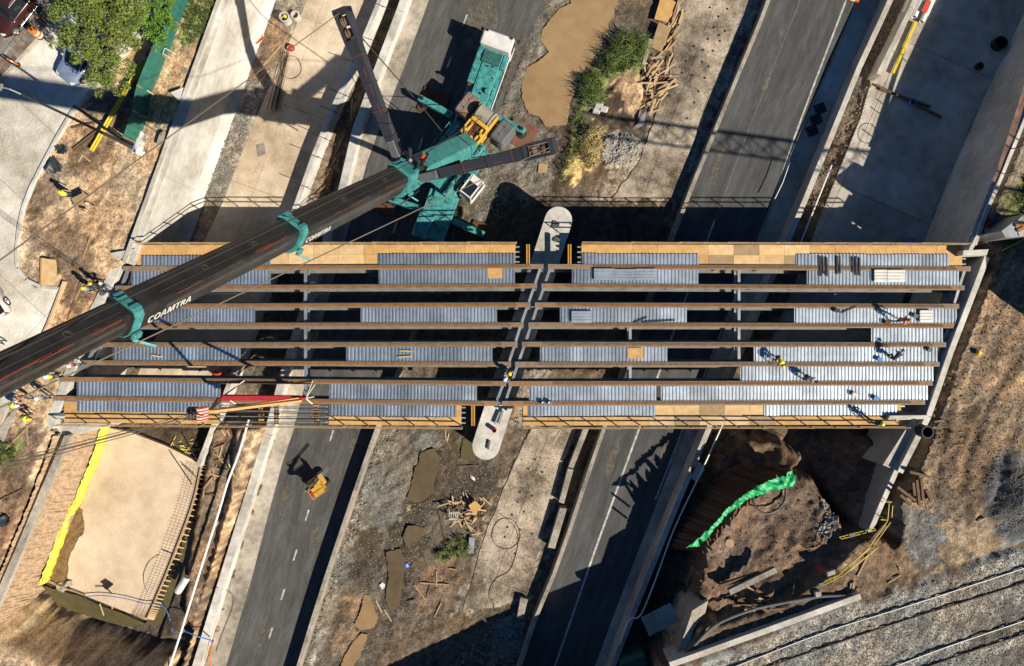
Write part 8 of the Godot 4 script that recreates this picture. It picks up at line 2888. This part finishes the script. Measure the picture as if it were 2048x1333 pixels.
	# ------------------------------------------------ field by the abutment
	for q in [[1819, 944, 1859, 954, "old sleeper lying across the top of the sleeper pile"], [1794, 974, 1831, 1002, "old sleeper slanting away from the pile"], [1833, 960, 1839, 1011, "old sleeper upright in the pile, nearer the wing wall"], [1842, 957, 1846, 1002, "old sleeper upright in the pile, nearer the ruts"], [1852, 980, 1863, 1002, "short old sleeper at the foot of the pile"], [1826, 965, 1829, 992, "short old sleeper in the shade of the pile"], [1800, 990, 1822, 1010, "broken sleeper beside the pile"]]:
		var a := P(q[0], q[1], 6.1); var b := P(q[2], q[3], 6.05)
		bar("old_sleeper", a, b, 0.2, 0.2, M.timber_old, q[4], "sleeper")
	_ring_pipe(P(1843, 862, 5.75), 0.47, 0.8, "wide dark open barrel ring beside the abutment end", M.black, false)
	var cab := thing("site_cabin", "grey site cabin with a rusty roof edge on the grass by the wall", "cabin")
	st = ST(); prism(st, PP([[2004, 462], [2050, 428], [2085, 445], [2085, 470], [2012, 476]], 8.0), 2.3); obj("walls", st, M.galv, cab)
	st = ST(); prism(st, PP([[2030, 446], [2052, 426], [2090, 445], [2090, 470], [2040, 472]], 8.06), 0.06); obj("roof_sheet", st, M.gutter, cab)
	for q in [[2032, 452, 2050, 448], [2036, 462, 2050, 455]]:
		st = ST(); beam(st, P(q[0], q[1], 8.12), P(q[2], q[3], 8.12), 0.2, 0.05); obj("rust_patch", st, M.rust, cab)
	bar("timber_edge", P(2004, 502, 5.95), P(2050, 478, 5.95), 0.12, 0.1, M.ply, "yellow timber edging on the grass by the site cabin", "edging")
	# reddish path edge and wire fence above the shaded wall
	st = ST(); strip(st, PP([[2058, 140], [2018, 268], [1992, 345], [1984, 362]], 5.98), PP([[2070, 142], [2030, 272], [2004, 350], [1996, 368]], 5.98)); struct("brick_path", st, M.brick_paver)
	var wfz := thing("wire_fence", "thin wire fence with leaning posts above the shaded retaining wall", "fence")
	for q in [[2062, 170], [2032, 282], [2002, 350], [1990, 392], [2020, 300]]:
		var p := P(q[0], q[1], 5.8)
		st = ST(); beam(st, p, p + Vector3(0.1, 1.5, 0), 0.06, 0.06); obj("post", st, M.steel_dark, wfz)
	for hh in [0.5, 1.0, 1.45]:
		st = ST(); tube(st, [P(2062, 170, 5.8) + Vector3(0, hh, 0), P(2032, 282, 5.8) + Vector3(0, hh, 0), P(1990, 392, 5.8) + Vector3(0, hh, 0)], 0.012, 4); obj("wire", st, M.steel_dark, wfz)
	crumple("orange_barrier_mesh", [[1958, 452], [1968, 440], [1976, 446], [1972, 462], [1958, 462]], 0.0, M.orange_red, "tangle of orange barrier mesh at the wall corner", "mesh", 0.3, 0.4)
	for q in [[1965, 430, 1985, 392, 0.12, M.rust, "rusty red bar at the wall corner"], [1972, 430, 2010, 425, 0.08, M.timber_pale, "pale stick at the wall corner"], [1936, 468, 1972, 455, 0.08, M.timber_pale, "stick lying over the wall corner"], [1970, 450, 2005, 470, 0.08, M.timber_old, "dark plank between the wall corner and the cabin"]]:
		plank(q[0], q[1], q[2], q[3], q[4], q[6], q[5], "", 0.25)
	_crate(P(1977, 464, 5.9), "small white crate at the wall corner", M.white_paint, 0.45, 0.25)
	for q in [[1968, 640, 1977, 630, "plank end on the field beside the abutment"], [1896, 750, 1906, 763, "short board on the field by the seventh girder"], [1904, 752, 1902, 768, "short stake on the field by the seventh girder"], [1911, 775, 1925, 780, "small board on the field near the ruts"], [1964, 670, 1976, 630, "long dark bar on the field"], [1970, 668, 1979, 632, "second long dark bar on the field"]]:
		plank(q[0], q[1], q[2], q[3], 0.1, q[4], M.timber_old, "", 0.06)
	st = ST(); bbox(st, G(1955, 706) + Vector3(0, 0.2, 0), Vector3(0.16, 0, 0.05), Vector3(0, 0.16, 0), Vector3(-0.05, 0, 0.16), 0.06); tag(obj("yellow_can", st, M.yellow_bright), "small yellow can on the field", "can")
	# ------------------------------------------------ shaded slab on the railway side
	for k in 5:
		var q: Array = [[1822, 20], [1829, 34], [1844, 44], [1809, 27], [1852, 30]][k]
		var a := P(q[0], q[1], 0.3 if k % 2 == 0 else 0.45); var d := Vector3(0.4, 0, -0.917)
		st = ST(); lathe(st, a, d, [[0.17, 0.02], [0.19, 0.0], [0.2, 0.01], [0.2, 6.0], [0.17, 6.0], [0.17, 0.02]], 16)
		tag(obj("white_pipe", st, M.pvc_white), "large white plastic pipe in the pipe stack on the slab", "pipe", "stack of large white pipes")
	st = ST(); prism(st, PP([[1843, 22], [1854, 0], [1864, 3], [1854, 26]], 0.85), 0.05, true)
	var sg := obj("red_sign", st, M.orange_red); tag(sg, "small red sign with white letters lying on the white pipes", "sign")
	st = ST(); lathe(st, P(1821, 207, 0.0), Vector3.UP, [[0.0, 0.0], [0.2, 0.0], [0.25, 0.45], [0.22, 0.45], [0.18, 0.03], [0.0, 0.03]], 14); tag(obj("blue_bucket", st, M.pvc_blue), "blue bucket on the joint of the shaded slab", "bucket")
	st = ST(); abox(st, P(1821, 482, 0.25), Vector3(0.6, 0.5, 0.5), 0.04); tag(obj("blue_box", st, M.pvc_blue), "blue box on the shaded slab beside the bridge edge", "box")
	for q in [[1752, 170, 1884, 235, "long steel beam along the joint of the shaded slab"], [1760, 178, 1862, 214, "shorter steel beam by the slab joint"]]:
		bar("steel_beam", P(q[0], q[1], 0.15), P(q[2], q[3], 0.15), 0.16, 0.2, M.timber_old, q[4], "beam")
	for q in [[1640, 218, "dark pallet on the shaded path, nearer the white pipes"], [1632, 240, "dark pallet on the shaded path, middle one"], [1624, 262, "dark pallet on the shaded path, nearer the bridge"]]:
		var t := thing("pallet", q[2], "pallet", P(q[0], q[1], 0.02), 0.38, "pallets on the shaded path")
		for k in 5:
			st = ST(); abox(st, Vector3(-0.36 + 0.18 * k, 0.13, 0), Vector3(0.13, 0.03, 0.8)); obj("board", st, M.black, t)
		for k in 3:
			st = ST(); abox(st, Vector3(0, 0.06, -0.35 + 0.35 * k), Vector3(0.86, 0.1, 0.1)); obj("bearer", st, M.black, t)
	_torus(P(1736, 267, 0.05), 0.75, 0.02, M.cable_dark, "loop of dark cable on the sunlit strip of the grey slab", "cable")
	_ring_pipe(P(1995, 90, 0.0), 0.55, 0.5, "dark tyre like ring in the deep shade of the slab", M.black, false)
	_ring_pipe(P(1957, 134, 0.0), 0.3, 0.3, "small dark ring in the deep shade of the slab", M.black, false)
	heap([[1775, 90], [1800, 40], [1812, 50], [1790, 110], [1772, 130]], 16, 0.4, 1.2, "rusty offcut beside the yellow beam on the slab", "offcuts beside the yellow beam", [M.rust_dark, M.timber_old], 1.2, 0.8, 0.2, 0.07)
	heap([[1755, 145], [1775, 135], [1776, 160], [1765, 170]], 6, 0.6, 1.0, "grey metal offcut at the end of the yellow beam", "metal offcuts by the yellow beam", [M.galv], 1.0, 0.6, 0.2, 0.18)
	# traffic cone on the road at the upper edge
	var cn := thing("orange_barricade", "orange and white road barricade lying at the road edge line", "barricade")
	for k in 3:
		st = ST(); beam(st, P(1694 + 8 * k, -4 + 2 * k, 0.3), P(1702 + 8 * k, -2 + 2 * k, 0.3), 0.25, 0.12); obj("panel", st, M.orange if k != 1 else M.white_paint, cn)
	# red pump under the bridge
	var pm := thing("red_pump", "red motor pump standing on the tan slab under the bridge", "pump", P(440, 748, 0.0))
	st = ST(); bbox(st, Vector3(0, 0.45, 0), Vector3(0.35, 0, 0), Vector3(0, 0.4, 0), Vector3(0, 0, 0.28), 0.1); obj("body", st, M.orange_red, pm)
	st = ST(); lathe(st, Vector3(0.3, 0.5, 0.2), Vector3(0.4, 0, 0.9), [[0.0, 0.0], [0.25, 0.0], [0.25, 0.3], [0.0, 0.3]], 12); obj("motor", st, M.black, pm)
	# ------------------------------------------------ workers
	var LI: Material = M.lime; var OR: Material = M.vest_orange; var GY: Material = M.shirt_grey; var DK: Material = M.shirt_dark
	worker(159, 728, DECK, 1.2, "walk", OR, M.helmet_white, "worker in an orange waistcoat and white helmet at the end of the sixth girder")
	worker(120, 752, 5.6, 2.0, "stand", LI, M.helmet_white, "worker in a lime waistcoat at the end of the seventh girder")
	worker(58, 792, 5.65, 0.6, "walk", OR, M.helmet_white, "worker in an orange waistcoat walking on the earth by the street end")
	worker(102, 793, 5.65, 1.0, "stand", GY, M.helmet_white, "worker in a grey shirt and white helmet near the eighth girder")
	worker(38, 808, 5.65, 1.5, "bend", LI, M.helmet_white, "worker in a lime waistcoat and white helmet bending by the street end")
	worker(62, 833, 5.65, 1.4, "bend", LI, M.helmet_yellow, "worker in a lime waistcoat bending on the red earth")
	worker(8, 684, 5.7, 0.9, "stand", LI, M.helmet_yellow, "worker in a lime waistcoat on the pale street beside the boom")
	worker(206, 572, 5.6, 2.4, "stand", DK, M.helmet_yellow, "worker in dark clothes and yellow helmet on the abutment under the boom")
	worker(192, 580, 5.65, 1.8, "stand", GY, M.helmet_yellow, "worker in grey and yellow helmet on the earth under the boom")
	worker(216, 586, 5.6, 3.0, "bend", DK, M.helmet_white, "worker with a white helmet bending at the abutment under the boom")
	worker(148, 394, 5.65, 1.6, "stand", LI, M.helmet_yellow, "worker in a lime waistcoat beside the work table")
	worker(1550, 717, DECK - 0.02, 0.3, "bend", M.helmet_yellow, M.helmet_yellow, "worker in a yellow waistcoat bending on the long pale decking")
	worker(1787, 640, DECK - 0.02, 1.3, "walk", OR, M.rust, "worker in orange walking on the pale decking near the white stack")
	worker(1779, 714, DECK - 0.02, 2.5, "bend", DK, M.shirt_dark, "worker in dark clothes crouching on the long pale decking")
	worker(1607, 754, DECK - 0.02, 1.0, "bend", GY, M.shirt_dark, "worker in grey crouching on the decking of the sixth bay")
	worker(1740, 842, DECK - 0.12, 0.8, "stand", DK, M.lime, "worker with a lime helmet standing on the railed plywood edge")
	worker(1019, 744, 4.9, 0.4, "stand", DK, M.helmet_yellow, "worker with a yellow helmet standing in the pier gap")
	worker(1010, 757, 4.9, 2.2, "stand", M.net_green, M.helmet_white, "worker in a green waistcoat and white helmet in the pier gap")
	# tools lying about on the pale decking
	for q in [[1673, 621, M.black, "black tool box on the pale decking"], [1774, 645, M.rust_dark, "brown tool bag on the pale decking beside the orange worker"], [1831, 632, M.weight_grey, "grey tool crate beside the single white stack"], [1709, 789, M.tarp_white, "white sack on the longest pale decking"], [1752, 797, M.pvc_blue, "blue tool box at the edge of the longest decking"], [1759, 719, M.pvc_blue, "small blue tool on the long pale decking"], [1860, 700, M.weight_grey, "grey tool bundle at the end of the long pale decking"]]:
		st = ST(); bbox(st, P(q[0], q[1], DECK + 0.12), Vector3(0.2, 0, 0.05), Vector3(0, 0.11, 0), Vector3(-0.04, 0, 0.13), 0.04); tag(obj("tool_box", st, q[2]), q[3], "tool box")
	for q in [[1086, 806], [1099, 806]]:
		st = ST(); lathe(st, P(q[0], q[1], DECK), Vector3.UP, [[0.0, 0.0], [0.16, 0.0], [0.16, 0.3], [0.12, 0.34], [0.1, 0.3], [0.0, 0.28]], 14); tag(obj("gas_pot", st, M.galv), "small grey metal pot on the eighth girder", "pot", "grey pots on the eighth girder")
	# ------------------------------------------------ tower crane added out of frame to cast lattice shade on the road
	var tc := thing("unseen_tower_crane", "unseen lattice tower crane added beyond the field for the truss shade on the road", "tower crane")
	var J0 := Vector3(29.5, 22, -1.6); var J1 := Vector3(72, 22, 4.2)
	var jd := (J1 - J0).normalized(); var js := jd.cross(Vector3.UP).normalized()
	st = ST()
	for e in [-1.0, 1.0]:
		tube(st, [J0 + js * 0.8 * e, J1 + js * 0.8 * e], 0.11, 6)
	tube(st, [J0 + Vector3.UP * 1.6, J1 + Vector3.UP * 1.6], 0.13, 6)
	obj("jib_chord", st, M.yellow_paint, tc)
	st = ST()
	var nj := 24
	for k in nj:
		var a := J0.lerp(J1, float(k) / nj); var b := J0.lerp(J1, (k + 0.5) / nj); var c := J0.lerp(J1, (k + 1.0) / nj)
		for e in [-1.0, 1.0]:
			tube(st, [a + js * 0.8 * e, b + Vector3.UP * 1.6], 0.05, 5)
			tube(st, [b + Vector3.UP * 1.6, c + js * 0.8 * e], 0.05, 5)
		tube(st, [a + js * 0.8, c - js * 0.8], 0.05, 5)
	obj("jib_lacing", st, M.yellow_paint, tc)
	st = ST()
	for e in [Vector2(-1, -1), Vector2(1, -1), Vector2(1, 1), Vector2(-1, 1)]:
		tube(st, [Vector3(66 + e.x * 0.8, 5.4, 3.4 + e.y * 0.8), Vector3(66 + e.x * 0.8, 24, 3.4 + e.y * 0.8)], 0.12, 6)
	for k in 12:
		var y := 5.6 + 1.5 * k
		tube(st, [Vector3(65.2, y, 2.6), Vector3(66.8, y + 1.5, 2.6)], 0.05, 5)
		tube(st, [Vector3(65.2, y, 4.2), Vector3(66.8, y + 1.5, 4.2)], 0.05, 5)
		tube(st, [Vector3(65.2, y, 2.6), Vector3(65.2, y + 1.5, 4.2)], 0.05, 5)
		tube(st, [Vector3(66.8, y, 2.6), Vector3(66.8, y + 1.5, 4.2)], 0.05, 5)
	obj("mast", st, M.yellow_paint, tc)
	# stacked containers added past the frame, unseen, to shade the field corner
	var of := thing("shade_containers", "two stacked containers added unseen past the field edge to cast shade", "container")
	for k in 2:
		st = ST(); abox(st, Vector3(41.2, 5.6 + 1.3 + 2.62 * k, -2.5), Vector3(2.5, 2.6, 5.5), 0.04); obj("container", st, M.galv, of)
